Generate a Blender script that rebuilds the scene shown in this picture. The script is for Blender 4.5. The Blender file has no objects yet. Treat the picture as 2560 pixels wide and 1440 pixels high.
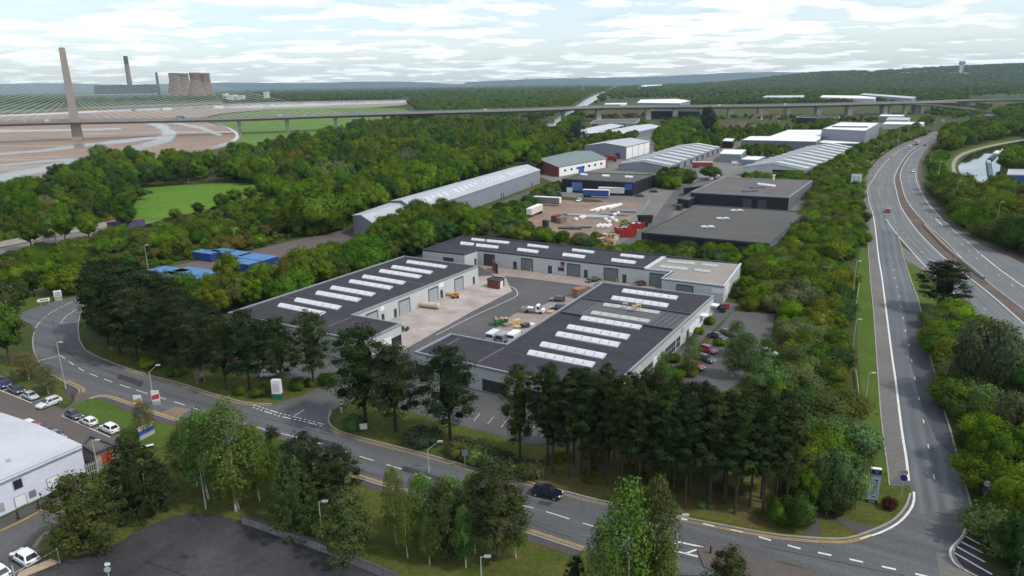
import bpy, math, random
import numpy as np
from mathutils import Matrix, Vector
SC = bpy.context.scene
COL = SC.collection
random.seed(11)
# ------------------------------------------------------------------ camera
CAM_H = 57.0
FOC = 1790.0                       # focal length in photo pixels (photo is 2560 wide)
PIT, ROL = math.radians(16.05), math.radians(-0.9)
cp, sp, cr, sr = math.cos(PIT), math.sin(PIT), math.cos(ROL), math.sin(ROL)
AX_R = Vector((cr, sr * sp, sr * cp)); AX_U = Vector((-sr, cr * sp, cr * cp)); AX_B = Vector((0, cp, -sp))
cam_d = bpy.data.cameras.new("camera"); cam = bpy.data.objects.new("camera", cam_d); COL.objects.link(cam)
cam_d.sensor_width = 36.0; cam_d.lens = FOC / 2560 * 36.0
cam_d.clip_start = 1.0; cam_d.clip_end = 90000
m = Matrix((AX_R, AX_U, -AX_B)).transposed().to_4x4(); m.translation = (0, 0, CAM_H); cam.matrix_world = m
SC.camera = cam
# ------------------------------------------------------------------ sky
SUN_AZ = Vector((0.85, -0.42)).normalized(); SUN_EL = math.radians(50)
W = bpy.data.worlds.new("World"); SC.world = W; W.use_nodes = True
nt = W.node_tree; nt.nodes.clear()
def wn(t, **k):
    n = nt.nodes.new(t)
    for a, b in k.items(): setattr(n, a, b)
    return n
L = nt.links.new
out = wn("ShaderNodeOutputWorld"); bg = wn("ShaderNodeBackground"); bg.inputs[1].default_value = 0.1
sky = wn("ShaderNodeTexSky", sky_type='NISHITA', sun_disc=False); sky.sun_elevation = SUN_EL
sky.sun_rotation = math.atan2(SUN_AZ.x, SUN_AZ.y); sky.altitude = 50; sky.air_density = 1.0; sky.dust_density = 1.2
tc = wn("ShaderNodeTexCoord"); sx = wn("ShaderNodeSeparateXYZ"); L(tc.outputs['Generated'], sx.inputs[0])
def wmath(op, a, b=None, c=None):
    n = wn("ShaderNodeMath", operation=op)
    for i, x in enumerate((a, b, c)):
        if x is None: continue
        if isinstance(x, (int, float)): n.inputs[i].default_value = x
        else: L(x, n.inputs[i])
    return n.outputs[0]
zc = wmath('ADD', wmath('MAXIMUM', sx.outputs[2], 0.0), 0.075)
cx = wn("ShaderNodeCombineXYZ"); L(wmath('DIVIDE', sx.outputs[0], zc), cx.inputs[0]); L(wmath('DIVIDE', sx.outputs[1], zc), cx.inputs[1])
def wnoise(scale, detail, rough, off):
    mp = wn("ShaderNodeMapping"); mp.inputs['Location'].default_value = off; L(cx.outputs[0], mp.inputs[0])
    n = wn("ShaderNodeTexNoise"); n.inputs['Scale'].default_value = scale; n.inputs['Detail'].default_value = detail; n.inputs['Roughness'].default_value = rough
    L(mp.outputs[0], n.inputs['Vector']); return n.outputs[0]
def wramp(v, a, b):
    n = wn("ShaderNodeMapRange", interpolation_type='SMOOTHSTEP'); n.inputs[1].default_value = a; n.inputs[2].default_value = b; L(v, n.inputs[0]); return n.outputs[0]
n1 = wnoise(1.5, 7, 0.55, (3.1, 7.7, 0)); n2 = wnoise(0.42, 4, 0.5, (1.3, 0.4, 0)); n3 = wnoise(1.5, 7, 0.55, (3.2, 7.95, 0))
cl = wramp(wmath('ADD', wmath('MULTIPLY', n1, 0.66), wmath('MULTIPLY', n2, 0.36)), 0.45, 0.585)
veil = wmath('MAXIMUM', wmath('MULTIPLY', cl, 0.94), 0.30)
shade = wramp(n3, 0.50, 0.70)
cc = wn("ShaderNodeMix", data_type='RGBA'); L(shade, cc.inputs[0])
cc.inputs[6].default_value = (12.2, 12.5, 12.6, 1); cc.inputs[7].default_value = (9.0, 9.8, 10.3, 1)
blue = wn("ShaderNodeMix", data_type='RGBA', blend_type='MULTIPLY'); blue.inputs[0].default_value = 1.0
L(sky.outputs[0], blue.inputs[6]); blue.inputs[7].default_value = (1.36, 1.48, 1.62, 1)
mx = wn("ShaderNodeMix", data_type='RGBA'); L(veil, mx.inputs[0]); L(blue.outputs[2], mx.inputs[6]); L(cc.outputs[2], mx.inputs[7])
L(mx.outputs[2], bg.inputs[0]); L(bg.outputs[0], out.inputs[0])
# ------------------------------------------------------------------ sun and exposure
sd = bpy.data.lights.new("sun", 'SUN'); sd.energy = 2.5; sd.angle = math.radians(3); sd.color = (1.0, 0.94, 0.84)
so = bpy.data.objects.new("sun", sd); COL.objects.link(so)
sv = Vector((SUN_AZ.x * math.cos(SUN_EL), SUN_AZ.y * math.cos(SUN_EL), math.sin(SUN_EL)))
so.rotation_euler = sv.to_track_quat('Z', 'Y').to_euler()
SC.view_settings.view_transform = 'Standard'; SC.view_settings.look = 'None'
SC.view_settings.exposure = 0.14; SC.view_settings.gamma = 1.0
SC.cycles.max_bounces = 5; SC.cycles.diffuse_bounces = 2; SC.cycles.glossy_bounces = 2; SC.cycles.transmission_bounces = 2
SC.cycles.volume_bounces = 0; SC.cycles.transparent_max_bounces = 4
SC.cycles.use_denoising = True
SC.cycles.use_adaptive_sampling = True
# ------------------------------------------------------------------ where things stand: a photo pixel read as a point at height z
def G(px, py, z=0.0):
    u = (px - 1280) / FOC; v = (720 - py) / FOC
    d = AX_R * u + AX_U * v + AX_B
    t = (z - CAM_H) / d.z
    return (d.x * t, d.y * t)
def proj(x, y, z):
    p = Vector((x, y, z - CAM_H)); d = p.dot(AX_B)
    return 1280 + FOC * p.dot(AX_R) / d, 720 - FOC * p.dot(AX_U) / d
def height_at(x, y, py):
    lo, hi = -5.0, 500.0
    for _ in range(45):
        mid = (lo + hi) / 2
        if proj(x, y, mid)[1] > py: lo = mid
        else: hi = mid
    return lo
def GP(pts, z=0.0): return [G(a, b, z) for a, b in pts]
def px_scale(x, y, z=0.0): return FOC / Vector((x, y, z - CAM_H)).dot(AX_B)
# ------------------------------------------------------------------ materials
def mat(name, col, rough=0.8, var=0.15, scale=0.3, fine=0.0, fscale=6.0, metal=0.0, bump=0.0, bscale=4.0, stretch=None, turn=0.0, spec=0.3, col2=None):
    M = bpy.data.materials.new(name); M.use_nodes = True
    t = M.node_tree; b = t.nodes["Principled BSDF"]; b.inputs['Roughness'].default_value = rough; b.inputs['Metallic'].default_value = metal
    b.inputs['Specular IOR Level'].default_value = spec
    g = t.nodes.new("ShaderNodeNewGeometry"); vec = g.outputs['Position']
    if turn:
        m0 = t.nodes.new("ShaderNodeMapping"); m0.inputs['Rotation'].default_value = (0, 0, turn); t.links.new(vec, m0.inputs[0]); vec = m0.outputs[0]
    if stretch:
        mp = t.nodes.new("ShaderNodeMapping"); mp.inputs['Scale'].default_value = stretch; t.links.new(vec, mp.inputs[0]); vec = mp.outputs[0]
    n = t.nodes.new("ShaderNodeTexNoise"); n.inputs['Scale'].default_value = scale; n.inputs['Detail'].default_value = 6; n.inputs['Roughness'].default_value = 0.62
    t.links.new(vec, n.inputs['Vector'])
    mr = t.nodes.new("ShaderNodeMapRange"); mr.inputs[1].default_value = 0.3; mr.inputs[2].default_value = 0.7; t.links.new(n.outputs[0], mr.inputs[0])
    mx = t.nodes.new("ShaderNodeMix"); mx.data_type = 'RGBA'; t.links.new(mr.outputs[0], mx.inputs[0])
    c2 = col2 if col2 else tuple(min(1, c * (1 + var)) for c in col)
    c1 = col if col2 else tuple(c * (1 - var) for c in col)
    mx.inputs[6].default_value = (*c1, 1); mx.inputs[7].default_value = (*c2, 1)
    o = mx.outputs[2]
    if fine:
        n2 = t.nodes.new("ShaderNodeTexNoise"); n2.inputs['Scale'].default_value = fscale; n2.inputs['Detail'].default_value = 3
        t.links.new(g.outputs['Position'], n2.inputs['Vector'])
        r2 = t.nodes.new("ShaderNodeMapRange"); r2.inputs[1].default_value = 0.3; r2.inputs[2].default_value = 0.7; r2.inputs[3].default_value = 1 - fine; r2.inputs[4].default_value = 1 + fine
        t.links.new(n2.outputs[0], r2.inputs[0])
        m2 = t.nodes.new("ShaderNodeVectorMath"); m2.operation = 'SCALE'; t.links.new(o, m2.inputs[0]); t.links.new(r2.outputs[0], m2.inputs['Scale']); o = m2.outputs[0]
    t.links.new(o, b.inputs['Base Color'])
    if bump:
        n3 = t.nodes.new("ShaderNodeTexNoise"); n3.inputs['Scale'].default_value = bscale; t.links.new(g.outputs['Position'], n3.inputs['Vector'])
        bp = t.nodes.new("ShaderNodeBump"); bp.inputs['Strength'].default_value = bump; bp.inputs['Distance'].default_value = 0.1
        t.links.new(n3.outputs[0], bp.inputs['Height']); t.links.new(bp.outputs[0], b.inputs['Normal'])
    return M
def clad(name, col, pitch=1.0, rough=0.5, horiz=False, depth=0.5, metal=0.0):
    """profiled sheet: fine ribs along the wall plus weathering"""
    M = mat(name, col, rough, 0.07, 0.15, fine=0.04, fscale=1.5, metal=metal)
    t = M.node_tree; b = t.nodes["Principled BSDF"]
    tcn = t.nodes.new("ShaderNodeUVMap")
    w = t.nodes.new("ShaderNodeTexWave"); w.wave_type = 'BANDS'; w.bands_direction = 'Y' if horiz else 'X'; w.wave_profile = 'SIN'
    w.inputs['Scale'].default_value = 0.314 / pitch; w.inputs['Distortion'].default_value = 0
    t.links.new(tcn.outputs[0], w.inputs['Vector'])
    bp = t.nodes.new("ShaderNodeBump"); bp.inputs['Strength'].default_value = depth; bp.inputs['Distance'].default_value = 0.05
    t.links.new(w.outputs[1], bp.inputs['Height']); t.links.new(bp.outputs[0], b.inputs['Normal'])
    return M
def prop_mat(name, prop, rough, spec=0.5, coat=0.0, metal=0.0):
    M = bpy.data.materials.new(name); M.use_nodes = True; t = M.node_tree; b = t.nodes["Principled BSDF"]
    a = t.nodes.new("ShaderNodeAttribute"); a.attribute_type = 'OBJECT'; a.attribute_name = prop; t.links.new(a.outputs['Color'], b.inputs['Base Color'])
    b.inputs['Roughness'].default_value = rough; b.inputs['Specular IOR Level'].default_value = spec; b.inputs['Coat Weight'].default_value = coat; b.inputs['Metallic'].default_value = metal
    return M
def road_mat(name, col, streak=0.16, lanes=2, width=9.0):
    """asphalt worn along its wheel tracks: UV is metres across and along"""
    M = mat(name, col, 0.85, 0.14, 0.06, fine=0.10, fscale=2.5, bump=0.25, bscale=12, spec=0.25)
    t = M.node_tree; b = t.nodes["Principled BSDF"]
    src = b.inputs['Base Color'].links[0].from_socket
    uv = t.nodes.new("ShaderNodeUVMap"); mp = t.nodes.new("ShaderNodeMapping"); mp.inputs['Scale'].default_value = (0.9, 0.012, 1); t.links.new(uv.outputs[0], mp.inputs[0])
    n = t.nodes.new("ShaderNodeTexNoise"); n.inputs['Scale'].default_value = 1.0; n.inputs['Detail'].default_value = 4; t.links.new(mp.outputs[0], n.inputs['Vector'])
    mr = t.nodes.new("ShaderNodeMapRange"); mr.inputs[1].default_value = 0.3; mr.inputs[2].default_value = 0.7; mr.inputs[3].default_value = 1 - streak; mr.inputs[4].default_value = 1 + streak; t.links.new(n.outputs[0], mr.inputs[0])
    w = t.nodes.new("ShaderNodeTexWave"); w.inputs['Scale'].default_value = 0.314 * lanes * 2 / width; w.inputs['Distortion'].default_value = 0.6; w.inputs['Detail'].default_value = 2; w.inputs['Detail Scale'].default_value = 0.2
    t.links.new(uv.outputs[0], w.inputs['Vector'])
    mr2 = t.nodes.new("ShaderNodeMapRange"); mr2.inputs[3].default_value = 0.93; mr2.inputs[4].default_value = 1.13; t.links.new(w.outputs[1], mr2.inputs[0])
    mm = t.nodes.new("ShaderNodeMath"); mm.operation = 'MULTIPLY'; t.links.new(mr.outputs[0], mm.inputs[0]); t.links.new(mr2.outputs[0], mm.inputs[1])
    vm = t.nodes.new("ShaderNodeVectorMath"); vm.operation = 'SCALE'; t.links.new(src, vm.inputs[0]); t.links.new(mm.outputs[0], vm.inputs['Scale']); t.links.new(vm.outputs[0], b.inputs['Base Color'])
    return M
MT = {}
MT['asphalt'] = mat("asphalt", (0.088, 0.086, 0.085), 0.9, 0.18, 0.08, fine=0.12, fscale=2.0, bump=0.2, bscale=9)
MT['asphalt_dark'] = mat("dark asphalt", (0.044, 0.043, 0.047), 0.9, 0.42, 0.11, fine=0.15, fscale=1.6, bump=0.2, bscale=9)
MT['asphalt_brown'] = mat("brown tarmac", (0.105, 0.088, 0.08), 0.9, 0.12, 0.12, fine=0.1, fscale=2.0)
MT['road'] = mat("road asphalt", (0.098, 0.101, 0.106), 0.88, 0.24, 0.35, fine=0.13, fscale=2.2, bump=0.2, bscale=10, stretch=(0.09, 1.6, 1), turn=0.5, spec=0.25)
MT['road_fast'] = road_mat("dual carriageway asphalt", (0.13, 0.138, 0.14), 0.2, 2, 8.5)
MT['slip'] = road_mat("slip road asphalt", (0.105, 0.115, 0.122), 0.2, 2, 9.5)
MT['footway'] = mat("footway tarmac", (0.072, 0.066, 0.066), 0.9, 0.15, 0.2, fine=0.1, fscale=2.5)
MT['strip'] = mat("hard strip", (0.138, 0.132, 0.125), 0.9, 0.16, 0.08, fine=0.12, fscale=1.5)
MT['concrete'] = mat("yard concrete", (0.34, 0.298, 0.272), 0.85, 0.26, 0.16, fine=0.08, fscale=0.9)
MT['concrete_pink'] = mat("pinkish yard concrete", (0.262, 0.213, 0.193), 0.85, 0.14, 0.15, fine=0.08, fscale=0.9)
MT['estate'] = mat("estate hardstanding", (0.15, 0.143, 0.132), 0.9, 0.25, 0.03, fine=0.12, fscale=0.5)
MT['gravel'] = mat("gravel yard", (0.22, 0.155, 0.115), 0.95, 0.22, 0.06, fine=0.15, fscale=0.9)
MT['ground'] = mat("rough ground", (0.036, 0.058, 0.014), 0.95, 0, 0.035, fine=0.2, fscale=0.9, bump=0.4, bscale=2, col2=(0.072, 0.07, 0.024), spec=0.1)
MT['verge'] = mat("mown grass", (0.052, 0.094, 0.014), 0.95, 0, 0.11, fine=0.16, fscale=1.4, bump=0.4, bscale=4, col2=(0.078, 0.118, 0.022), spec=0.1)
MT['lawn'] = mat("lawn grass", (0.046, 0.074, 0.012), 0.95, 0, 0.16, fine=0.22, fscale=1.6, bump=0.4, bscale=4, col2=(0.10, 0.096, 0.026), spec=0.1)
MT['needles'] = mat("needle litter", (0.10, 0.066, 0.036), 0.95, 0, 0.22, fine=0.2, fscale=1.6, col2=(0.09, 0.105, 0.022), spec=0.1)
MT['meadow'] = mat("meadow grass", (0.07, 0.155, 0.012), 0.95, 0, 0.04, fine=0.16, fscale=0.3, col2=(0.10, 0.185, 0.022), stretch=(0.4, 2.2, 1), spec=0.1)
MT['marsh'] = mat("salt marsh grass", (0.075, 0.17, 0.025), 0.95, 0, 0.012, fine=0.12, fscale=0.06, col2=(0.12, 0.165, 0.045), stretch=(0.5, 1.4, 1), spec=0.1)
MT['kerb'] = mat("kerb stone", (0.28, 0.25, 0.22), 0.85, 0.15, 0.8, fine=0.1)
MT['white'] = mat("road paint white", (0.62, 0.62, 0.6), 0.8, 0.16, 1.2, fine=0.12, fscale=5)
MT['yellow'] = mat("road paint yellow", (0.42, 0.28, 0.10), 0.8, 0.18, 1.0, fine=0.15, fscale=4)
MT['grey_steel'] = mat("galvanised steel", (0.42, 0.44, 0.44), 0.5, 0.1, 1.0, metal=0.3)
MT['green_steel'] = mat("weathered green steel", (0.33, 0.40, 0.36), 0.6, 0.1, 1.0)
MT['black'] = mat("black plastic", (0.02, 0.02, 0.022), 0.6, 0.1)
MT['rubber'] = mat("tyre rubber", (0.018, 0.018, 0.018), 0.85, 0.1)
MT['rim'] = mat("wheel alloy", (0.45, 0.45, 0.46), 0.35, 0.05, metal=0.6)
MT['glass'] = mat("dark glass", (0.018, 0.022, 0.028), 0.08, 0.1, spec=0.9)
MT['carglass'] = mat("car glass", (0.022, 0.027, 0.034), 0.06, 0.1, spec=0.9)
MT['lamp'] = mat("lamp glass", (0.75, 0.76, 0.76), 0.25, 0.03)
MT['red_lamp'] = mat("red lamp", (0.3, 0.01, 0.01), 0.3, 0.03)
MT['whitepaint'] = mat("white paint", (0.72, 0.72, 0.71), 0.5, 0.05, 0.6)
MT['paint'] = prop_mat("car paint", "paint", 0.28, 0.5, 0.6)
MT['dull'] = prop_mat("matt paint", "paint", 0.65, 0.3)
# ------------------------------------------------------------------ mesh helpers
class MB:
    def __init__(s): s.v = []; s.f = []; s.uv = []
    def add(s, vs, fs, uvs=None):
        o = len(s.v); s.v += [tuple(x) for x in vs]; s.f += [tuple(i + o for i in f) for f in fs]
        for k, f in enumerate(fs): s.uv.append(uvs[k] if uvs else None)
        return s
    def quad(s, a, b, c, d): return s.add([a, b, c, d], [(0, 1, 2, 3)])
    def box(s, cx, cy, cz, sx, sy, sz, rz=0.0):
        c, n = math.cos(rz), math.sin(rz); vs = []
        for z in (-.5, .5):
            for x, y in ((-.5, -.5), (.5, -.5), (.5, .5), (-.5, .5)):
                X, Y = x * sx, y * sy; vs.append((cx + X * c - Y * n, cy + X * n + Y * c, cz + z * sz))
        return s.add(vs, [(3, 2, 1, 0), (4, 5, 6, 7), (0, 1, 5, 4), (1, 2, 6, 5), (2, 3, 7, 6), (3, 0, 4, 7)])
    def prism(s, poly, z0, z1, top=True, bottom=True):
        n = len(poly); vs = [(x, y, z0) for x, y in poly] + [(x, y, z1) for x, y in poly]; fs = []; uv = []; acc = 0.0
        for i in range(n):
            j = (i + 1) % n; l = math.dist(poly[i], poly[j]); fs.append((i, j, n + j, n + i)); uv.append([(acc, z0), (acc + l, z0), (acc + l, z1), (acc, z1)]); acc += l
        if top: fs.append(tuple(range(n, 2 * n))); uv.append(None)
        if bottom: fs.append(tuple(reversed(range(n)))); uv.append(None)
        return s.add(vs, fs, uv)
    def cyl(s, p0, p1, r0, r1=None, n=8, caps=True):
        r1 = r0 if r1 is None else r1; p0 = Vector(p0); p1 = Vector(p1); d = (p1 - p0).normalized()
        a = d.orthogonal().normalized(); b = d.cross(a); vs = []
        for p, r in ((p0, r0), (p1, r1)):
            for i in range(n):
                w = 2 * math.pi * i / n; vs.append(p + a * (r * math.cos(w)) + b * (r * math.sin(w)))
        fs = [(i, (i + 1) % n, n + (i + 1) % n, n + i) for i in range(n)]
        if caps: fs += [tuple(reversed(range(n))), tuple(range(n, 2 * n))]
        return s.add(vs, fs)
    def tube(s, pts, r, n=6):
        for a, b in zip(pts, pts[1:]): s.cyl(a, b, r, r, n, True)
        return s
    def lathe(s, prof, n=24, cx=0, cy=0):
        vs = []; fs = []
        for r, z in prof:
            for i in range(n):
                w = 2 * math.pi * i / n; vs.append((cx + r * math.cos(w), cy + r * math.sin(w), z))
        for k in range(len(prof) - 1):
            for i in range(n):
                j = (i + 1) % n; fs.append((k * n + i, k * n + j, (k + 1) * n + j, (k + 1) * n + i))
        return s.add(vs, fs)
    def loft(s, secs, cap=True):
        n = len(secs[0]); vs = [p for q in secs for p in q]; fs = []
        for k in range(len(secs) - 1):
            for i in range(n - 1):
                fs.append((k * n + i, k * n + i + 1, (k + 1) * n + i + 1, (k + 1) * n + i))
        if cap: fs.append(tuple(reversed(range(n)))); fs.append(tuple(range((len(secs) - 1) * n, len(secs) * n)))
        return s.add(vs, fs)
def mesh_of(name, mb, mt, origin=(0, 0, 0), smooth=False):
    me = bpy.data.meshes.new(name); ox, oy, oz = origin
    me.from_pydata([(x - ox, y - oy, z - oz) for x, y, z in mb.v], [], mb.f)
    if any(mb.uv):
        ul = me.uv_layers.new(name="UVMap"); k = 0
        for f, u in zip(mb.f, mb.uv):
            for i in range(len(f)):
                if u: ul.data[k].uv = u[i]
                k += 1
    me.materials.append(MT[mt] if isinstance(mt, str) else mt)
    if smooth:
        for p in me.polygons: p.use_smooth = True
    return me
def link(name, data, parent=None, loc=(0, 0, 0), rz=0.0):
    o = bpy.data.objects.new(name, data); COL.objects.link(o); o.location = loc; o.rotation_euler = (0, 0, rz)
    if parent is not None: o.parent = parent
    return o
def part(root, name, mb, mt, smooth=False, label=None, local=False, paint=None):
    """a part whose shape is given in the world (or in its thing's own space when local)"""
    org = (0, 0, 0)
    if not local and root is not None:
        r = root
        while r is not None: org = tuple(a + b for a, b in zip(org, r.location)); r = r.parent
    o = link(name, mesh_of(name, mb, mt, org, smooth), root)
    if label: o['label'] = label
    if paint: o['paint'] = paint
    return o
def tag(o, label=None, cat=None, group=None, kind=None):
    if label: o['label'] = label
    if cat: o['category'] = cat
    if group: o['group'] = group
    if kind: o['kind'] = kind
    return o
def thing(name, label, cat, loc=(0, 0, 0), rz=0.0, group=None):
    return tag(link(name, None, None, loc, rz), label, cat, group)
def copy_tree(src, loc, rz=0.0, label=None, scale=None, paint=None, parent=None, group=None):
    r = src.copy(); COL.objects.link(r)
    if parent is None: r.location = loc; r.rotation_euler = (0, 0, rz)
    else: r.parent = parent
    if label: r['label'] = label
    if group: r['group'] = group
    if scale is not None: r.scale = scale
    if paint is not None and 'paint' in r: r['paint'] = paint
    for c in KIDS.get(src.name, []): 
        copy_tree(c, None, 0, None, None, paint, r)
    KIDS[r.name] = []
    return r
KIDS = {}
def note_kids(root):
    KIDS[root.name] = [o for o in bpy.data.objects if o.parent == root]
    for k in KIDS[root.name]: note_kids(k)
def structure(name, mb, mt, smooth=False): return tag(link(name, mesh_of(name, mb, mt, (0, 0, 0), smooth)), kind='structure')
def ccw(p):
    a = sum(p[i][0] * p[(i + 1) % len(p)][1] - p[(i + 1) % len(p)][0] * p[i][1] for i in range(len(p)))
    return p if a > 0 else p[::-1]
def offset(poly, d):
    """poly (ccw) moved outward by d"""
    n = len(poly); out = []
    for i in range(n):
        p, q, r = Vector(poly[i - 1]), Vector(poly[i]), Vector(poly[(i + 1) % n])
        a = (q - p).normalized(); b = (r - q).normalized(); na = Vector((a.y, -a.x)); nb = Vector((b.y, -b.x))
        bis = na + nb; k = bis.dot(na); bis = bis / k if abs(k) > 0.2 else na
        out.append(tuple(q + bis * d))
    return out
def smooth_px(pts, n=8, closed=False):
    P = list(pts); out = []; N = len(P)
    for i in range(N if closed else N - 1):
        p0, p1, p2, p3 = (P[(i - 1) % N] if closed or i > 0 else P[0]), P[i], P[(i + 1) % N], (P[(i + 2) % N] if closed or i + 2 < N else P[-1])
        for k in range(n):
            t = k / n
            out.append(tuple(0.5 * (2 * b + (c - a) * t + (2 * a - 5 * b + 4 * c - d) * t * t + (3 * b - a - 3 * c + d) * t ** 3) for a, b, c, d in zip(p0, p1, p2, p3)))
    if not closed: out.append(tuple(P[-1]))
    return out
def resample(path, n):
    P = [Vector(p) for p in path]; s = [0.0]
    for a, b in zip(P, P[1:]): s.append(s[-1] + (b - a).length)
    out = []; j = 0
    for k in range(n):
        d = s[-1] * k / (n - 1)
        while j < len(P) - 2 and s[j + 1] < d: j += 1
        t = (d - s[j]) / max(1e-6, s[j + 1] - s[j]); out.append(tuple(P[j].lerp(P[j + 1], min(1, max(0, t)))))
    return out
def path_len(p): return sum(math.dist(a, b) for a, b in zip(p, p[1:]))
KEEP = []
def keepout(poly, margin=0.0):
    xs = [p[0] for p in poly]; ys = [p[1] for p in poly]
    KEEP.append((min(xs) - margin, min(ys) - margin, max(xs) + margin, max(ys) + margin, poly, margin))
def inside(x, y, poly):
    r = False; j = len(poly) - 1
    for i in range(len(poly)):
        xi, yi = poly[i][:2]; xj, yj = poly[j][:2]
        if (yi > y) != (yj > y) and x < (xj - xi) * (y - yi) / (yj - yi) + xi: r = not r
        j = i
    return r
def near_edge(x, y, poly, d):
    for i in range(len(poly)):
        ax, ay = poly[i - 1][:2]; bx, by = poly[i][:2]; dx, dy = bx - ax, by - ay
        t = max(0, min(1, ((x - ax) * dx + (y - ay) * dy) / max(1e-9, dx * dx + dy * dy)))
        if (ax + dx * t - x) ** 2 + (ay + dy * t - y) ** 2 < d * d: return True
    return False
def blocked(x, y, r=0.0):
    for x0, y0, x1, y1, poly, mg in KEEP:
        if x0 - r < x < x1 + r and y0 - r < y < y1 + r:
            if inside(x, y, poly) or ((mg + r) > 0 and near_edge(x, y, poly, mg + r)): return True
    return False
def sheet(name, pts, z, mt, keep=True, smooth=0, margin=0.0, world=False):
    poly = pts if world else GP(smooth_px(pts, smooth, True) if smooth else pts)
    poly = ccw(list(poly))
    mb = MB(); mb.add([(x, y, z) for x, y in poly], [tuple(range(len(poly)))])
    if keep: keepout(poly, margin)
    return structure(name, mb, mt)
def slab(name, pts, z0, z1, mt, smooth=0, keep=False):
    poly = ccw(GP(smooth_px(pts, smooth, True) if smooth else pts)); mb = MB(); mb.prism(poly, z0, z1, True, False)
    if keep: keepout(poly)
    return structure(name, mb, mt)
def ribbon(name, lpx, rpx, z, mt, n=90, keep=True, margin=0.6):
    l = resample(GP(smooth_px(lpx, 6)), n); r = resample(GP(smooth_px(rpx, 6)), n)
    mb = MB(); s = 0.0
    for i in range(n - 1):
        d = math.dist(l[i], l[i + 1]); w0, w1 = math.dist(l[i], r[i]), math.dist(l[i + 1], r[i + 1]); K = 3
        for k in range(K):
            a, b = k / K, (k + 1) / K
            P = lambda u, q: (q[0][0] + (q[1][0] - q[0][0]) * u, q[0][1] + (q[1][1] - q[0][1]) * u, z)
            q0, q1 = (l[i], r[i]), (l[i + 1], r[i + 1])
            mb.add([P(a, q0), P(b, q0), P(b, q1), P(a, q1)], [(0, 1, 2, 3)], [[(a * w0, s), (b * w0, s), (b * w1, s + d), (a * w1, s + d)]])
        s += d
    if keep: keepout(l + r[::-1], margin)
    return structure(name, mb, mt)
def line_strip(mb, path, w, z, h=0.0, off=0.0):
    """a painted line (h=0) or a kerb of height h along a world path"""
    n = len(path); Lp = []; Rp = []
    for i in range(n):
        a = Vector(path[max(0, i - 1)]); b = Vector(path[min(n - 1, i + 1)]); t = (b - a).normalized() if (b - a).length > 1e-6 else Vector((1, 0)); nn = Vector((-t.y, t.x)); p = Vector(path[i])
        Lp.append(p + nn * (off + w / 2)); Rp.append(p + nn * (off - w / 2))
    for i in range(n - 1):
        if h == 0: mb.quad((*Rp[i], z), (*Rp[i + 1], z), (*Lp[i + 1], z), (*Lp[i], z))
        else:
            a, b, c, d = Rp[i], Rp[i + 1], Lp[i + 1], Lp[i]
            mb.add([(*a, z), (*b, z), (*c, z), (*d, z), (*a, z + h), (*b, z + h), (*c, z + h), (*d, z + h)], [(4, 5, 6, 7), (0, 1, 5, 4), (2, 3, 7, 6)])
    return mb
def dashes(mb, path, on, gap, w, z, start=0.0):
    T = path_len(path); N = max(8, int(T / 0.5)); P = resample(path, N); st = T / (N - 1); d = start
    while d + on < T:
        i, j = int(d / st), int((d + on) / st)
        if j > i: line_strip(mb, P[i:j + 1], w, z)
        d += on + gap
# ================================================================== ground, water and hills
gm = MB(); R0 = 13500
ring = [(-R0, -1000), (R0, -3000), (R0, R0), (-R0, R0)]
MT['far_land'] = mat("far farmland and woods", (0.026, 0.048, 0.02), 0.95, 0, 0.004, fine=0.25, fscale=0.02, col2=(0.055, 0.085, 0.03), stretch=(0.35, 1.0, 1), spec=0.1)
gm.quad((-R0, -1000, -0.6), (R0, -1000, -0.6), (R0, R0, -0.6), (-R0, R0, -0.6))
structure("land", gm, 'far_land')
sheet("ground", [(-500, -60), (1500, -60), (1500, 1000), (1100, 1900), (-900, 1900), (-900, 300)], 0.0, 'ground', keep=False, world=True)
# the estuary at low tide
MT['dark_drain'] = mat("drain channel", (.022, .021, .022), .9, .2)
for q in ([(2150, 1228), (2212, 1228), (2235, 1320), (2150, 1320)], [(2425, 1235), (2480, 1235), (2500, 1340), (2432, 1330)]): keepout(ccw(GP(q)))
def mud_mat():
    M = mat("wet tidal mud", (0.225, 0.145, 0.092), 0.5, 0.12, 0.012, fine=0.07, fscale=0.08)
    t = M.node_tree; b = t.nodes["Principled BSDF"]
    g = t.nodes.new("ShaderNodeNewGeometry"); mp = t.nodes.new("ShaderNodeMapping"); mp.inputs['Rotation'].default_value = (0, 0, -0.30); mp.inputs['Scale'].default_value = (0.0034, 0.0105, 1); t.links.new(g.outputs['Position'], mp.inputs[0])
    n = t.nodes.new("ShaderNodeTexNoise"); n.inputs['Scale'].default_value = 1; n.inputs['Detail'].default_value = 7; n.inputs['Roughness'].default_value = 0.55; n.inputs['Distortion'].default_value = 1.6; t.links.new(mp.outputs[0], n.inputs['Vector'])
    r = t.nodes.new("ShaderNodeMapRange"); r.interpolation_type = 'SMOOTHSTEP'; r.inputs[1].default_value = 0.54; r.inputs[2].default_value = 0.70; r.inputs[3].default_value = 0.60; r.inputs[4].default_value = 0.22; t.links.new(n.outputs[0], r.inputs[0])
    t.links.new(r.outputs[0], b.inputs['Roughness']); b.inputs['Specular IOR Level'].default_value = 0.5
    return M
MT['mud'] = mud_mat()
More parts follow.
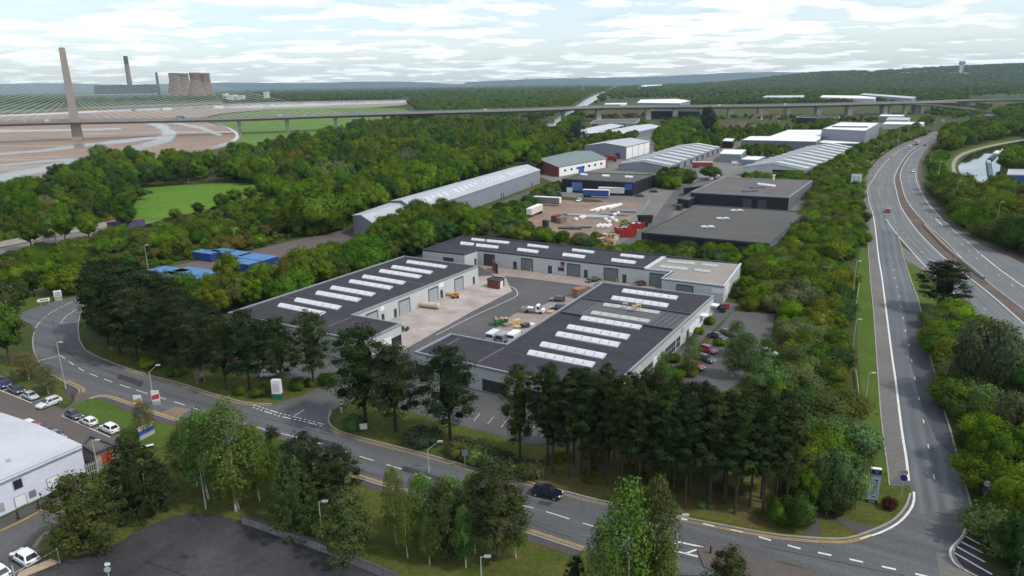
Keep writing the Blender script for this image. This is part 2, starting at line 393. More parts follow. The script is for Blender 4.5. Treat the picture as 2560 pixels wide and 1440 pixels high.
def water_mat(name, col, rough, bump, sc):
    M = bpy.data.materials.new(name); M.use_nodes = True; t = M.node_tree; b = t.nodes["Principled BSDF"]
    b.inputs['Base Color'].default_value = (*col, 1); b.inputs['Roughness'].default_value = rough; b.inputs['Specular IOR Level'].default_value = 0.5; b.inputs['IOR'].default_value = 1.33
    g = t.nodes.new("ShaderNodeNewGeometry"); n = t.nodes.new("ShaderNodeTexNoise"); n.inputs['Scale'].default_value = sc; n.inputs['Detail'].default_value = 3; t.links.new(g.outputs['Position'], n.inputs['Vector'])
    bp = t.nodes.new("ShaderNodeBump"); bp.inputs['Strength'].default_value = bump; bp.inputs['Distance'].default_value = 0.1; t.links.new(n.outputs[0], bp.inputs['Height']); t.links.new(bp.outputs[0], b.inputs['Normal'])
    return M
MT['water'] = water_mat("estuary water", (0.16, 0.15, 0.14), 0.12, 0.25, 0.6)
MT['still'] = water_mat("still canal water", (0.03, 0.036, 0.03), 0.02, 0.02, 0.5)
MT['still'].node_tree.nodes["Principled BSDF"].inputs['IOR'].default_value = 2.1
MT['ship'] = water_mat("ship canal water", (0.09, 0.1, 0.09), 0.12, 0.2, 0.5)
sheet("mud_flat", [(-700, 296), (-300, 290), (0, 286), (190, 277), (500, 264), (640, 257), (850, 252), (1015, 250.5), (1020, 256), (1005, 263), (905, 269), (700, 273), (560, 283), (505, 297), (540, 312), (590, 326), (603, 344), (560, 368), (470, 385), (360, 402), (230, 420), (60, 480), (-300, 520), (-900, 640)], 0.10, 'mud', smooth=5)
sheet("tidal_channel", [(640, 259), (850, 254), (1008, 251.5), (1000, 257), (860, 262), (700, 268), (560, 271), (300, 279), (0, 291), (-400, 300), (-400, 297), (0, 288), (300, 274), (560, 264)], 0.16, 'water', smooth=5)
sheet("bank_channel", [(540, 309), (568, 320), (586, 333), (587, 345), (564, 357), (530, 367), (536, 370), (570, 362), (594, 348), (596, 334), (578, 319), (552, 309)], 0.16, 'water', smooth=5)
MT['wet'] = water_mat("wet silver mud", (0.24, 0.22, 0.21), 0.22, 0.3, 0.3)
def wet_mud():
    M = MT['wet']; t = M.node_tree; b = t.nodes["Principled BSDF"]; a = t.nodes.new("ShaderNodeAttribute"); a.attribute_name = "wet"
    g = t.nodes.new("ShaderNodeNewGeometry"); n = t.nodes.new("ShaderNodeTexNoise"); n.inputs['Scale'].default_value = 0.03; n.inputs['Detail'].default_value = 7; t.links.new(g.outputs['Position'], n.inputs['Vector'])
    m1 = t.nodes.new("ShaderNodeMath"); m1.operation = 'ADD'; t.links.new(a.outputs['Fac'], m1.inputs[0]); t.links.new(n.outputs[0], m1.inputs[1])
    r = t.nodes.new("ShaderNodeMapRange"); r.interpolation_type = 'SMOOTHSTEP'; r.inputs[1].default_value = 0.72; r.inputs[2].default_value = 1.15; r.inputs[4].default_value = .92; t.links.new(m1.outputs[0], r.inputs[0]); t.links.new(r.outputs[0], b.inputs['Alpha'])
    paths = [[(372, 307, 9), (402, 315, 13), (424, 331, 16), (414, 350, 16), (350, 367, 16), (270, 387, 17), (180, 407, 17), (90, 426, 17), (0, 446, 17), (-120, 470, 17)], [(-80, 392, 7), (110, 377, 8), (220, 363, 9), (330, 351, 9), (430, 340, 8)], [(430, 306, 5), (500, 319, 8), (548, 337, 7)], [(-60, 420, 6), (100, 405, 7), (180, 398, 5)], [(-80, 330, 5), (120, 326, 6), (300, 322, 4)]]
    segs = [(a_, b_) for q in paths for a_, b_ in zip(q, q[1:])]; nx, ny = 170, 84; pos = []; wet = []
    for j in range(ny + 1):
        for i in range(nx + 1):
            x, y = -130 + 730 * i / nx, 299 + 181 * j / ny; best = 0
            for (ax, ay, aw), (bx, by, bw) in segs:
                dx, dy = bx - ax, (by - ay) * 2.4; f = max(0, min(1, ((x - ax) * dx + (y - ay) * 2.4 * dy) / (dx * dx + dy * dy))); d = math.hypot(x - ax - dx * f, (y - ay) * 2.4 - dy * f) / ((aw + (bw - aw) * f) * 1.9); best = max(best, 1 - d)
            pos.append((*G(x, y), 0.15)); wet.append(max(0.0, best))
    fs = [(k, k + nx + 1, k + nx + 2, k + 1) for k in (j * (nx + 1) + i for j in range(ny) for i in range(nx)) if max(wet[k], wet[k + 1], wet[k + nx + 1], wet[k + nx + 2]) > 0]
    me = bpy.data.meshes.new("tidal_channel"); me.from_pydata(pos, [], fs); at = me.attributes.new("wet", 'FLOAT', 'POINT'); at.data.foreach_set("value", wet); me.materials.append(M); tag(link("tidal_channel", me), kind='structure')
wet_mud()
sheet("creek", [(60, 478), (130, 455), (200, 420), (215, 404), (190, 404), (165, 420), (110, 450), (35, 478)], 0.16, 'water', smooth=5)
sheet("salt_marsh", [(508, 300), (545, 312), (588, 325), (606, 344), (575, 368), (610, 390), (700, 380), (860, 330), (950, 300), (1040, 290), (1010, 272), (905, 268), (700, 274), (600, 282), (560, 286)], 0.06, 'marsh')
slab("shore_rocks", [(520, 301), (560, 312), (592, 325), (604, 334), (602, 343), (597, 331), (578, 320), (545, 309), (515, 303)], 0, 0.9, mat("shore rocks", (0.2, 0.18, 0.16), 0.9, 0.35, 0.5, bump=1, bscale=1))
sheet("far_shore", [(-700, 294), (0, 284), (190, 275), (500, 262), (640, 255), (640, 252), (500, 257), (190, 268), (0, 276), (-700, 285)], 0.04, mat("tidal sand and grass", (0.17, 0.14, 0.085), 0.9, 0.3, 0.01, col2=(0.1, 0.115, 0.05)), smooth=4)
sheet("meadow", [(340, 556), (338, 500), (345, 474), (430, 465), (560, 459), (690, 462), (680, 480), (600, 500), (500, 528), (420, 545)], 0.03, 'meadow', smooth=4)
sheet("ship_canal", [(1352, 325), (1385, 298), (1435, 268), (1462, 250), (1490, 236), (1520, 224), (1537, 217.5), (1552, 217), (1540, 223), (1518, 233), (1495, 247), (1462, 268), (1432, 288), (1405, 312), (1385, 330)], 0.10, 'ship', smooth=4)
sheet("canal", [(2398, 428), (2397, 412), (2408, 397), (2432, 383), (2470, 371), (2500, 364), (2560, 352), (2640, 340), (2640, 395), (2560, 396), (2510, 400), (2500, 430), (2510, 446), (2482, 470), (2456, 475), (2432, 464), (2410, 449)], 0.05, 'still', smooth=6)
ribbon("towpath", [(2560, 348), (2494, 359), (2440, 371), (2398, 386), (2381, 404), (2380, 425), (2390, 447)], [(2560, 351), (2496, 362.5), (2444, 375), (2406, 390), (2390, 406), (2389, 425), (2400, 447)], 0.06, mat("towpath gravel", (0.27, 0.24, 0.2), 0.9, 0.12), n=60, margin=0.5)
sheet("canal_bank", [(2560, 340), (2490, 353), (2430, 366), (2385, 383), (2362, 405), (2355, 430), (2380, 450), (2420, 470), (2456, 480), (2482, 474), (2500, 470), (2450, 470), (2400, 440), (2398, 400), (2440, 378), (2560, 350)], 0.03, 'verge', smooth=3)
# distant ridges
def ridge(name, x0, x1, y0, y1, hfun, nx, ny, mt, bumpy=6, seed=1):
    rnd = random.Random(seed); mb = MB(); vs = []; fs = []
    for j in range(ny + 1):
        for i in range(nx + 1):
            fx, fy = i / nx, j / ny; h = hfun(fx, fy)
            vs.append((x0 + (x1 - x0) * fx, y0 + (y1 - y0) * fy, h + (rnd.uniform(-bumpy, bumpy) if h > 2 else 0) - 0.5))
    for j in range(ny):
        for i in range(nx): k = j * (nx + 1) + i; fs.append((k, k + 1, k + nx + 2, k + nx + 1))
    mb.add(vs, fs); return structure(name, mb, mt, True)
MT['hillwood'] = mat("wooded hillside", (0.018, 0.036, 0.024), 0.95, 0, 0.006, fine=0.3, fscale=0.025, bump=1, bscale=0.05, col2=(0.036, 0.058, 0.02), spec=0.1)
MT['moor'] = mat("haze tinted moorland", (0.045, 0.072, 0.09), 0.95, 0.15, 0.0006, spec=0.1)  # blue of the distance haze mixed into the moor's base colour
bump1 = lambda f: max(0.0, math.sin(math.pi * min(1, max(0, f))))
# wooded hill beyond the viaduct, rising to one side
def hill_h(fx, fy):
    prof = [(0, 0), (0.2, 22), (0.3, 58), (0.38, 88), (0.48, 86), (0.56, 104), (0.66, 122), (0.8, 128), (1.0, 150)]
    for (a, p), (b, q) in zip(prof, prof[1:]):
        if a <= fx <= b: top = p + (q - p) * (fx - a) / (b - a); break
    s = min(1, fy / 0.75); s = s * s * (3 - 2 * s)
    return top * s
ridge("wooded_hill", 850, 5200, 3300, 6200, hill_h, 110, 40, 'hillwood', 7, 3)
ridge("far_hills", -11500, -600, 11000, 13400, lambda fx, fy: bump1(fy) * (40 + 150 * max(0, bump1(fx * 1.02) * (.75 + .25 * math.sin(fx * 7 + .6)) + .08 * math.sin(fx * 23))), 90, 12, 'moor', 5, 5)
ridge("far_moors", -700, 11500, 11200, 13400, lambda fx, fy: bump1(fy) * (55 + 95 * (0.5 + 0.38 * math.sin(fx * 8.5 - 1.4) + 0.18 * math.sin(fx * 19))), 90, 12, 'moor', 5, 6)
# ================================================================== roads
U_EDGE = [(330, 690), (215, 742), (202, 775), (194, 812), (196, 845), (203, 862), (214, 877), (250, 896), (317, 922), (375, 940), (450, 960), (525, 984), (600, 1005), (640, 1010), (680, 1011)]
U_EDGE2 = [(825, 1027), (819, 1050), (830, 1070), (865, 1086), (940, 1106), (1077, 1141), (1185, 1172), (1300, 1202), (1402, 1228), (1495, 1252), (1680, 1291), (1800, 1314), (1920, 1336), (2015, 1346), (2110, 1349), (2170, 1333), (2232, 1305), (2266, 1270), (2279, 1235), (2277, 1215)]
L_EDGE = [(50, 782), (75, 808), (88, 830), (84, 855), (90, 885), (115, 925), (160, 953), (198, 972), (200, 983), (180, 1008), (225, 998), (262, 992), (335, 1016), (395, 1038), (440, 1052), (520, 1088), (700, 1138), (902, 1197), (1035, 1239), (1327, 1334), (1455, 1376), (1600, 1415), (1760, 1440), (1920, 1402), (2045, 1431), (2250, 1490)]
R_SLIP = [(2240, 575), (2250, 610), (2257, 640), (2270, 682), (2284, 722), (2296, 757), (2310, 820), (2330, 915), (2340, 945), (2355, 1012), (2375, 1080), (2395, 1155), (2412, 1217), (2425, 1267), (2424, 1300), (2410, 1337), (2390, 1362), (2379, 1377), (2381, 1392), (2395, 1412), (2412, 1430), (2445, 1445)]
L_WHITE = [(2346, 332), (2315, 345), (2265, 366), (2228, 392), (2200, 422), (2185, 445), (2170, 470), (2172, 500), (2182, 532), (2189, 575), (2196, 640), (2205, 695), (2216, 782), (2230, 890), (2239, 952), (2255, 1080), (2265, 1142), (2272, 1202)]
L_OUT = [(2342, 329), (2310, 340), (2257, 360), (2215, 385), (2182, 415), (2158, 450), (2153, 480), (2157, 520), (2165, 570), (2171, 620), (2177, 700), (2183, 760), (2190, 850), (2197, 950), (2203, 1030), (2212, 1110), (2222, 1180), (2226, 1215)]
MED_L = [(2348, 339), (2330, 350), (2282, 375), (2255, 407), (2241, 435), (2238, 452), (2243, 475), (2257, 520), (2295, 575), (2340, 622), (2390, 665), (2470, 727), (2532, 780), (2600, 840)]
NOSE = [(2215, 547), (2232, 572), (2250, 595), (2285, 635), (2320, 672), (2397, 745), (2452, 795), (2560, 855), (2620, 895)]
FAR_L = [(2349, 341), (2332, 352), (2284, 378), (2262, 405), (2250, 432), (2252, 457), (2267, 502), (2310, 555), (2370, 610), (2420, 662), (2482, 715), (2560, 775), (2640, 840)]
FAR_R = [(2358, 341), (2340, 356), (2320, 370), (2302, 395), (2295, 420), (2297, 452), (2320, 500), (2350, 540), (2382, 567), (2452, 610), (2520, 640), (2640, 700)]
ribbon("hard_strip", L_OUT, L_WHITE, 0.018, 'strip')
ribbon("slip_road", [(2189, 575), (2196, 640), (2205, 695), (2216, 782), (2230, 890), (2239, 952), (2255, 1080), (2265, 1142), (2272, 1202), (2285, 1290)], R_SLIP[:14], 0.03, 'slip')
ribbon("carriageway", L_WHITE[:10], MED_L[:9] , 0.024, 'road_fast', n=80)
ribbon("carriageway", [(2216, 550), (2232, 572), (2250, 597), (2285, 635), (2320, 672), (2397, 745), (2452, 795), (2560, 855), (2620, 895)], [(2276, 551), (2295, 575), (2318, 600), (2340, 622), (2390, 665), (2470, 727), (2532, 780), (2600, 840), (2680, 900)], 0.027, 'road_fast', n=70)
ribbon("carriageway", FAR_L, FAR_R, 0.024, 'road_fast', n=100)
ribbon("central_reservation", MED_L, FAR_L, 0.06, mat("median soil", (0.105, 0.08, 0.066), 0.95, 0.25, 0.15, fine=0.2))
ribbon("verge_strip", FAR_R, [(a + 9 + max(0, b - 420) * 0.05, b - 2) for a, b in FAR_R], 0.02, mat("verge soil", (0.085, 0.06, 0.05), 0.95, 0.2, 0.2))
sheet("paving", [(2250, 612), (2285, 637), (2322, 676), (2330, 690), (2300, 672), (2268, 655), (2258, 640)], 0.036, 'strip')
sheet("grass_verge", [(2262, 655), (2280, 658), (2300, 672), (2325, 694), (2340, 760), (2300, 760), (2286, 722), (2270, 680)], 0.04, 'verge')
road_poly = U_EDGE + U_EDGE2 + [(2226, 1215), (2250, 1180), (2275, 1180), (2300, 1100), (2375, 1082)] + R_SLIP[10:] + [(2520, 1500), (2250, 1495)] + list(reversed(L_EDGE[:-1]))
sheet("estate_road", road_poly, 0.02, 'road', smooth=3, margin=0.8)
ribbon("storage_road", [(180, 760), (300, 706), (440, 664), (620, 628), (740, 600), (880, 572), (930, 560)], [(205, 775), (330, 724), (460, 692), (640, 660), (760, 628), (890, 604), (945, 590)], 0.012, 'asphalt_brown', n=50)
ribbon("old_trackbed", [(-200, 680), (0, 622), (140, 592), (300, 560), (380, 540), (450, 520)], [(-200, 700), (0, 640), (140, 610), (300, 577), (380, 556), (450, 534)], 0.014, mat("track ballast", (0.17, 0.15, 0.14), 0.95, 0.2), n=40, margin=2.5)
ribbon("distant_road", [(2420, 309), (2445, 298), (2470, 284), (2482, 277), (2500, 276)], [(2440, 309), (2462, 298), (2484, 288), (2500, 283), (2530, 283)], 0.03, 'road_fast', n=30)
# yards and car parks
sheet("estate_yard", [(677, 1010), (760, 985), (847, 950), (840, 880), (1000, 850), (1180, 640), (1700, 735), (1850, 760), (1600, 1000), (1100, 960), (1035, 975), (905, 990), (825, 1027)], 0.010, 'asphalt', margin=0.0)
sheet("car_park", [(905, 985), (1040, 950), (1270, 985), (1530, 1000), (1480, 1085), (1335, 1112), (1180, 1072), (1058, 1040)], 0.014, 'asphalt', margin=0.3)
sheet("car_park", [(470, 880), (860, 880), (858, 925), (770, 950), (600, 935), (500, 915)], 0.014, 'asphalt', margin=0.3)
sheet("car_park", [(1745, 900), (1762, 868), (1832, 778), (1937, 785), (1927, 842), (1872, 900), (1850, 958), (1800, 985), (1735, 965), (1700, 945)], 0.014, 'asphalt', margin=0.3)
sheet("concrete_apron", [(1000, 880), (1180, 779), (1280, 728), (1262, 690), (1200, 690), (1100, 735), (960, 800)], 0.016, 'concrete')
sheet("concrete_apron", [(1190, 660), (1240, 692), (1255, 689), (1344, 699), (1480, 717), (1700, 748), (1700, 715), (1450, 680), (1210, 650)], 0.0175, 'concrete_pink')
sheet("concrete_apron", [(1205, 852), (1267, 797), (1299, 778), (1352, 765), (1400, 745), (1442, 737), (1480, 725), (1520, 740), (1270, 890)], 0.0195, 'concrete_pink')
sheet("pale_slab", [(1060, 815), (1120, 790), (1190, 752), (1215, 742), (1235, 746), (1180, 772), (1100, 812)], 0.0225, 'concrete')
sheet("industrial_estate", [(1345, 440), (1420, 400), (1400, 345), (1500, 322), (1700, 312), (1900, 330), (2090, 318), (2215, 306), (2190, 330), (2130, 380), (2125, 420), (2040, 455), (2035, 500), (2010, 560), (1935, 640), (1700, 650), (1560, 645), (1480, 605), (1560, 540), (1500, 500), (1395, 490), (1395, 460)], 0.008, 'estate', keep=False)
sheet("gravel_yard", [(1308, 556), (1322, 532), (1358, 508), (1410, 500), (1470, 506), (1600, 508), (1594, 530), (1560, 560), (1500, 590), (1460, 600), (1380, 592), (1318, 580)], 0.014, 'gravel', smooth=3)
sheet("estate_lane", [(1640, 540), (1668, 500), (1690, 470), (1780, 440), (1815, 432), (1780, 452), (1725, 478), (1700, 508), (1672, 545), (1625, 590), (1560, 640), (1510, 640), (1600, 575)], 0.018, 'asphalt')
sheet("estate_lane", [(1130, 575), (1290, 500), (1400, 462), (1400, 455), (1290, 488), (1120, 566)], 0.018, 'asphalt')
sheet("works_car_park", [(-150, 955), (0, 935), (60, 972), (105, 1003), (160, 1024), (178, 1012), (197, 974), (232, 996), (190, 1012), (165, 1030), (240, 1062), (312, 1092), (330, 1105), (250, 1165), (200, 1150), (-150, 1040)], 0.024, 'asphalt_brown')
sheet("works_road", [(-200, 1420), (0, 1328), (120, 1268), (200, 1225), (235, 1232), (170, 1300), (126, 1330), (97, 1367), (103, 1395), (122, 1402), (40, 1490), (-200, 1520)], 0.02, 'asphalt')
sheet("footway", [(-200, 1412), (0, 1325), (118, 1265), (200, 1221), (210, 1200), (100, 1252), (0, 1300), (-200, 1390)], 0.05, 'footway')
sheet("vacant_lot", [(140, 1410), (225, 1390), (300, 1355), (350, 1325), (425, 1295), (500, 1284), (550, 1289), (605, 1308), (640, 1321), (800, 1378), (950, 1441), (1060, 1492), (1000, 1700), (60, 1700), (50, 1490)], 0.02, 'asphalt_dark', smooth=3)
# grass by the roads
sheet("grass_verge", [(2150, 620), (2171, 620), (2177, 700), (2183, 760), (2190, 850), (2197, 950), (2203, 1030), (2212, 1110), (2222, 1180), (2190, 1190), (2165, 1060), (2150, 960), (2142, 850), (2140, 740)], 0.03, 'verge', margin=2.0)
sheet("grass_verge", [(2190, 1185), (2226, 1190), (2228, 1215), (2277, 1217), (2279, 1235), (2266, 1270), (2232, 1305), (2170, 1333), (2110, 1349), (2015, 1346), (1920, 1336), (1680, 1291), (1690, 1278), (1920, 1315), (2040, 1300), (2060, 1260), (2130, 1270)], 0.032, 'lawn', keep=False)
sheet("needle_bed", [(1300, 1195), (1402, 1220), (1495, 1243), (1680, 1280), (1900, 1322), (1990, 1300), (1960, 1200), (1700, 1120), (1480, 1110), (1340, 1115)], 0.034, 'needles', keep=False)
sheet("lawn", [(840, 1035), (905, 1000), (1060, 1040), (1180, 1074), (1335, 1115), (1360, 1190), (1300, 1200), (1185, 1170), (1077, 1139), (940, 1104), (865, 1084), (832, 1068), (822, 1050)], 0.03, 'lawn', keep=False)
sheet("lawn", [(216, 878), (250, 897), (317, 923), (450, 961), (525, 985), (600, 1006), (680, 1012), (760, 986), (846, 950), (770, 950), (600, 936), (480, 900), (350, 880), (240, 860)], 0.03, 'lawn', keep=False)
sheet("grass_verge", [(185, 1012), (228, 1000), (265, 997), (335, 1022), (395, 1045), (430, 1062), (455, 1085), (400, 1120), (335, 1110), (312, 1090), (240, 1060), (168, 1030)], 0.034, 'verge', keep=False)
sheet("grass_verge", [(50, 778), (110, 762), (208, 735), (205, 722), (120, 735), (40, 745)], 0.03, 'verge', keep=False)
sheet("lawn", [(-100, 900), (60, 895), (110, 925), (160, 954), (196, 972), (175, 1008), (150, 1012), (105, 1000), (60, 968), (0, 930), (-100, 930)], 0.03, 'lawn', keep=False)
sheet("lawn", [(235, 1235), (300, 1180), (480, 1085), (700, 1138), (900, 1199), (1325, 1336), (1600, 1420), (1600, 1500), (1080, 1500), (800, 1372), (606, 1304), (500, 1282), (420, 1292), (300, 1352), (225, 1388), (140, 1408), (105, 1396), (98, 1367), (128, 1330)], 0.016, 'lawn', keep=False)
sheet("lawn", [(1100, 580), (1290, 505), (1400, 470), (1400, 455), (1350, 460), (1120, 555)], 0.016, 'lawn', keep=False)
sheet("splitter_island", [(1740, 1368), (1790, 1372), (1920, 1402), (2045, 1432), (2140, 1470), (1900, 1470), (1760, 1420)], 0.14, 'asphalt_brown')
sheet("footpath", [(2015, 1345), (2050, 1346), (2052, 1290), (2058, 1240), (2030, 1220), (2024, 1280)], 0.05, 'footway', keep=False)
sheet("footpath", [(2052, 1286), (2110, 1296), (2170, 1315), (2190, 1322), (2150, 1338), (2090, 1300), (2050, 1294)], 0.054, 'footway', keep=False)
sheet("footway", [(902, 1199), (1035, 1241), (1327, 1336), (1455, 1378), (1440, 1392), (1300, 1348), (1020, 1254), (890, 1210)], 0.05, 'footway', keep=False)
sheet("footway", [(232, 995), (262, 992), (335, 1017), (395, 1040), (440, 1054), (440, 1066), (395, 1056), (330, 1034), (262, 1003)], 0.05, 'footway', keep=False)
sheet("footway", [(165, 953), (198, 971), (192, 983), (168, 1000), (163, 975)], 0.05, 'footway', keep=False)
sheet("road_bay", [(2381, 1387), (2412, 1337), (2440, 1365), (2465, 1405), (2500, 1450), (2445, 1450), (2400, 1418)], 0.026, 'asphalt_dark', keep=False)
sheet("splay_patch", [(2340, 1382), (2380, 1384), (2400, 1415), (2450, 1450), (2350, 1450)], 0.025, 'strip', keep=False)
sheet("road_patch", [(2262, 775), (2301, 778), (2330, 915), (2356, 1015), (2392, 1150), (2340, 1100), (2300, 1000), (2275, 900)], 0.036, mat("newer asphalt", (0.062, 0.064, 0.072), 0.9, 0.14, 0.2, fine=0.12), keep=False)
# kerbs
kb = MB()
for e, o in ((U_EDGE[1:], 0.15), (U_EDGE2[:-1], 0.15)): line_strip(kb, resample(GP(smooth_px(e, 6)), 120), 0.28, 0.02, 0.12, o)
for e in (L_EDGE[2:9], L_EDGE[10:15], L_EDGE[15:21]): line_strip(kb, resample(GP(smooth_px(e, 6)), 80), 0.28, 0.02, 0.12, -0.15)
line_strip(kb, resample(GP(smooth_px(R_SLIP, 5)), 140), 0.25, 0.02, 0.12, 0.12)
line_strip(kb, resample(GP(smooth_px(L_OUT, 5)), 140), 0.22, 0.01, 0.1, -0.1)
structure("kerb", kb, 'kerb')
# painted lines
wm = MB()
line_strip(wm, resample(GP(smooth_px(L_WHITE[8:], 6)), 160), 0.36, 0.047)
line_strip(wm, resample(GP(smooth_px(L_WHITE[:9], 6)), 80), 0.22, 0.044)
line_strip(wm, resample(GP(smooth_px(NOSE, 6)), 100), 0.26, 0.049)
line_strip(wm, resample(GP(smooth_px([(a + 1.5, b + 1) for a, b in FAR_L], 6)), 140), 0.22, 0.045)
line_strip(wm, resample(GP(smooth_px(MED_L, 6)), 140), 0.22, 0.046, 0, -0.5)
line_strip(wm, resample(GP(smooth_px([(2290, 430), (2292, 455), (2315, 502), (2357, 550)], 6)), 60), 0.2, 0.045)
line_strip(wm, resample(GP([(2452, 636), (2500, 675), (2560, 717), (2640, 775)]), 60), 0.3, 0.045)
dashes(wm, GP([(2372, 567), (2412, 600), (2452, 636)]), 1.4, 1.6, 0.35, 0.045)
dashes(wm, GP(smooth_px([(2232, 656), (2238, 695), (2247, 735), (2262, 820), (2272, 862), (2286, 940), (2300, 1010), (2316, 1090), (2333, 1185), (2352, 1262)], 5)), 1.5, 8.5, 0.15, 0.047)
dashes(wm, GP(smooth_px([(2258, 375), (2230, 400), (2208, 440), (2208, 480), (2230, 540), (2262, 590), (2340, 662), (2440, 755), (2540, 832)], 5)), 1.8, 9.0, 0.15, 0.047)
dashes(wm, GP(smooth_px([(2300, 380), (2276, 410), (2272, 450), (2290, 497), (2330, 545), (2390, 597), (2452, 655), (2520, 705), (2600, 765)], 5)), 1.8, 9.0, 0.16, 0.046)
line_strip(wm, GP([(2338, 545), (2357, 565)]), 0.5, 0.047); line_strip(wm, GP([(2345, 548), (2372, 561)]), 0.5, 0.047)
line_strip(wm, GP([(2350, 557), (2357, 565), (2344, 563)]), 0.5, 0.0475); line_strip(wm, GP([(2362, 556), (2372, 561), (2358, 563)]), 0.5, 0.0475)
CL = [(152, 889), (172, 904), (215, 930), (280, 955), (355, 980), (430, 1003), (530, 1035), (640, 1068), (735, 1092), (820, 1115), (905, 1143), (1000, 1172), (1110, 1207), (1230, 1245), (1350, 1275), (1480, 1315), (1590, 1345), (1690, 1372)]
dashes(wm, GP(smooth_px(CL, 5)), 3.2, 2.4, 0.16, 0.04)
line_strip(wm, GP([(92, 903), (152, 889)]), 0.2, 0.04)
dashes(wm, GP(smooth_px([(1690, 1294), (1760, 1310), (1850, 1330), (1930, 1352), (2000, 1372), (2070, 1387), (2140, 1402), (2220, 1420), (2310, 1440), (2400, 1462)], 5)), 1.7, 1.9, 0.32, 0.04)
for off in (0, 1): dashes(wm, GP([(632, 1012 + off * 7), (700, 1034 + off * 7), (760, 1048 + off * 6), (816, 1063 + off * 5)]), 0.6, 0.35, 0.22, 0.041, off * 0.3)
dashes(wm, GP([(735, 1040), (765, 1022), (824, 996)]), 3.2, 2.6, 0.18, 0.04)
dashes(wm, GP(smooth_px([(205, 742), (170, 760), (130, 780), (100, 805), (88, 822)], 5)), 0.9, 0.7, 0.18, 0.04)
line_strip(wm, GP([(191, 774), (166, 790), (151, 808), (197, 805)]), 0.12, 0.04)
line_strip(wm, resample(GP(smooth_px([(2285, 1230), (2284, 1255), (2272, 1280), (2245, 1308), (2200, 1332), (2150, 1347)], 5)), 60), 0.3, 0.041)
line_strip(wm, resample(GP(smooth_px([(2424, 1292), (2408, 1338), (2386, 1362), (2376, 1378), (2379, 1395), (2395, 1415), (2450, 1446)], 5)), 60), 0.3, 0.05)
for a, b in (((2420, 1327), (2440, 1337)), ((2413, 1341), (2452, 1362)), ((2402, 1355), (2458, 1383)), ((2392, 1367), (2462, 1406)), ((2385, 1382), (2480, 1437))): line_strip(wm, GP([a, b]), 0.3, 0.05)
line_strip(wm, GP([(1680, 1352), (1760, 1369)]), 0.3, 0.041); line_strip(wm, GP([(1680, 1376), (1745, 1392)]), 0.3, 0.041)
for a, b in (((1692, 1354), (1680, 1364)), ((1748, 1372), (1715, 1384))): line_strip(wm, GP([a, b]), 0.3, 0.041)
line_strip(wm, GP([(-60, 950), (0, 976), (80, 1008), (108, 997)]), 0.14, 0.04)
for a, b in (((46, 994), (62, 982)), ((8, 978), (22, 968))): line_strip(wm, GP([a, b]), 0.12, 0.04)
line_strip(wm, GP([(155, 1040), (205, 1062), (275, 1093)]), 0.14, 0.04); line_strip(wm, GP([(155, 1040), (168, 1028)]), 0.12, 0.04)
for a, b in (((192, 1056), (212, 1042)), ((238, 1074), (258, 1062))): line_strip(wm, GP([a, b]), 0.12, 0.04)
for x in (1325, 1362, 1381): line_strip(wm, GP([(x, 691 + (x - 1325) * .09), (x + 22, 680 + (x - 1325) * .1)]), 0.14, 0.03)
for k in range(6): line_strip(wm, GP([(1185 + k * 34, 1052 + k * 8), (1200 + k * 34, 1034 + k * 8)]), 0.09, 0.03)
line_strip(wm, resample(GP(smooth_px([(1275, 716), (1288, 722), (1294, 735), (1285, 744), (1240, 765), (1180, 792), (1090, 838)], 6)), 60), 0.16, 0.03)
structure("road_marking", wm, 'white')
dm = MB()
for pts in ([(300, 1448), (366, 1407), (400, 1380), (446, 1352)], [(366, 1407), (420, 1424), (480, 1446)], [(250, 1470), (300, 1448)]): line_strip(dm, resample(GP(pts), 20), 0.16, 0.026)
for a, b in (((452, 1391), (470, 1393)), ((364, 1405), (372, 1409))): line_strip(dm, GP([a, b]), 0.7, 0.028)
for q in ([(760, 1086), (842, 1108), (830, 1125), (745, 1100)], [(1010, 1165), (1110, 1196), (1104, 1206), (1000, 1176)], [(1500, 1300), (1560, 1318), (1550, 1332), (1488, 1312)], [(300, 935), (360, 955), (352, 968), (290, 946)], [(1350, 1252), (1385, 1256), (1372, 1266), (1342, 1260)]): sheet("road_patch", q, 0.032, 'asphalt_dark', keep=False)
for pts in ([(215, 905), (420, 985), (640, 1040), (840, 1092)], [(860, 1165), (1000, 1205), (1200, 1268), (1430, 1345)], [(1900, 1365), (2060, 1398), (2260, 1440)], [(130, 800), (150, 860), (200, 905)]): line_strip(dm, resample(GP(smooth_px(pts, 6)), 60), 0.10, 0.034)
structure("drain_channel", dm, 'dark_drain')
ym = MB()
for d in (0.0, 0.3):
    line_strip(ym, resample(GP(smooth_px(L_EDGE[16:21], 6)), 60), 0.16, 0.042, 0, 0.45 + d)
    line_strip(ym, resample(GP(smooth_px(U_EDGE[8:], 6)), 60), 0.12, 0.042, 0, -0.35 - d)
    line_strip(ym, resample(GP(smooth_px(U_EDGE2[2:12], 6)), 80), 0.1, 0.042, 0, -0.35 - d)
    line_strip(ym, resample(GP(smooth_px(U_EDGE2[11:16], 6)), 60), 0.16, 0.042, 0, -0.35 - d)
    line_strip(ym, resample(GP(smooth_px(L_EDGE[6:9], 6)), 30), 0.16, 0.042, 0, 0.4 + d)
    line_strip(ym, resample(GP(smooth_px(L_EDGE[10:15], 6)), 60), 0.18, 0.042, 0, 0.4 + d)
    line_strip(ym, resample(GP([(-60, 1352), (0, 1324.5), (60, 1296), (118, 1264.5)]), 30), 0.16, 0.055, 0, -0.2 - d)
    line_strip(ym, resample(GP(smooth_px([(128, 1330), (108, 1350), (98, 1368)], 4)), 20), 0.14, 0.045, 0, -0.4 - d)
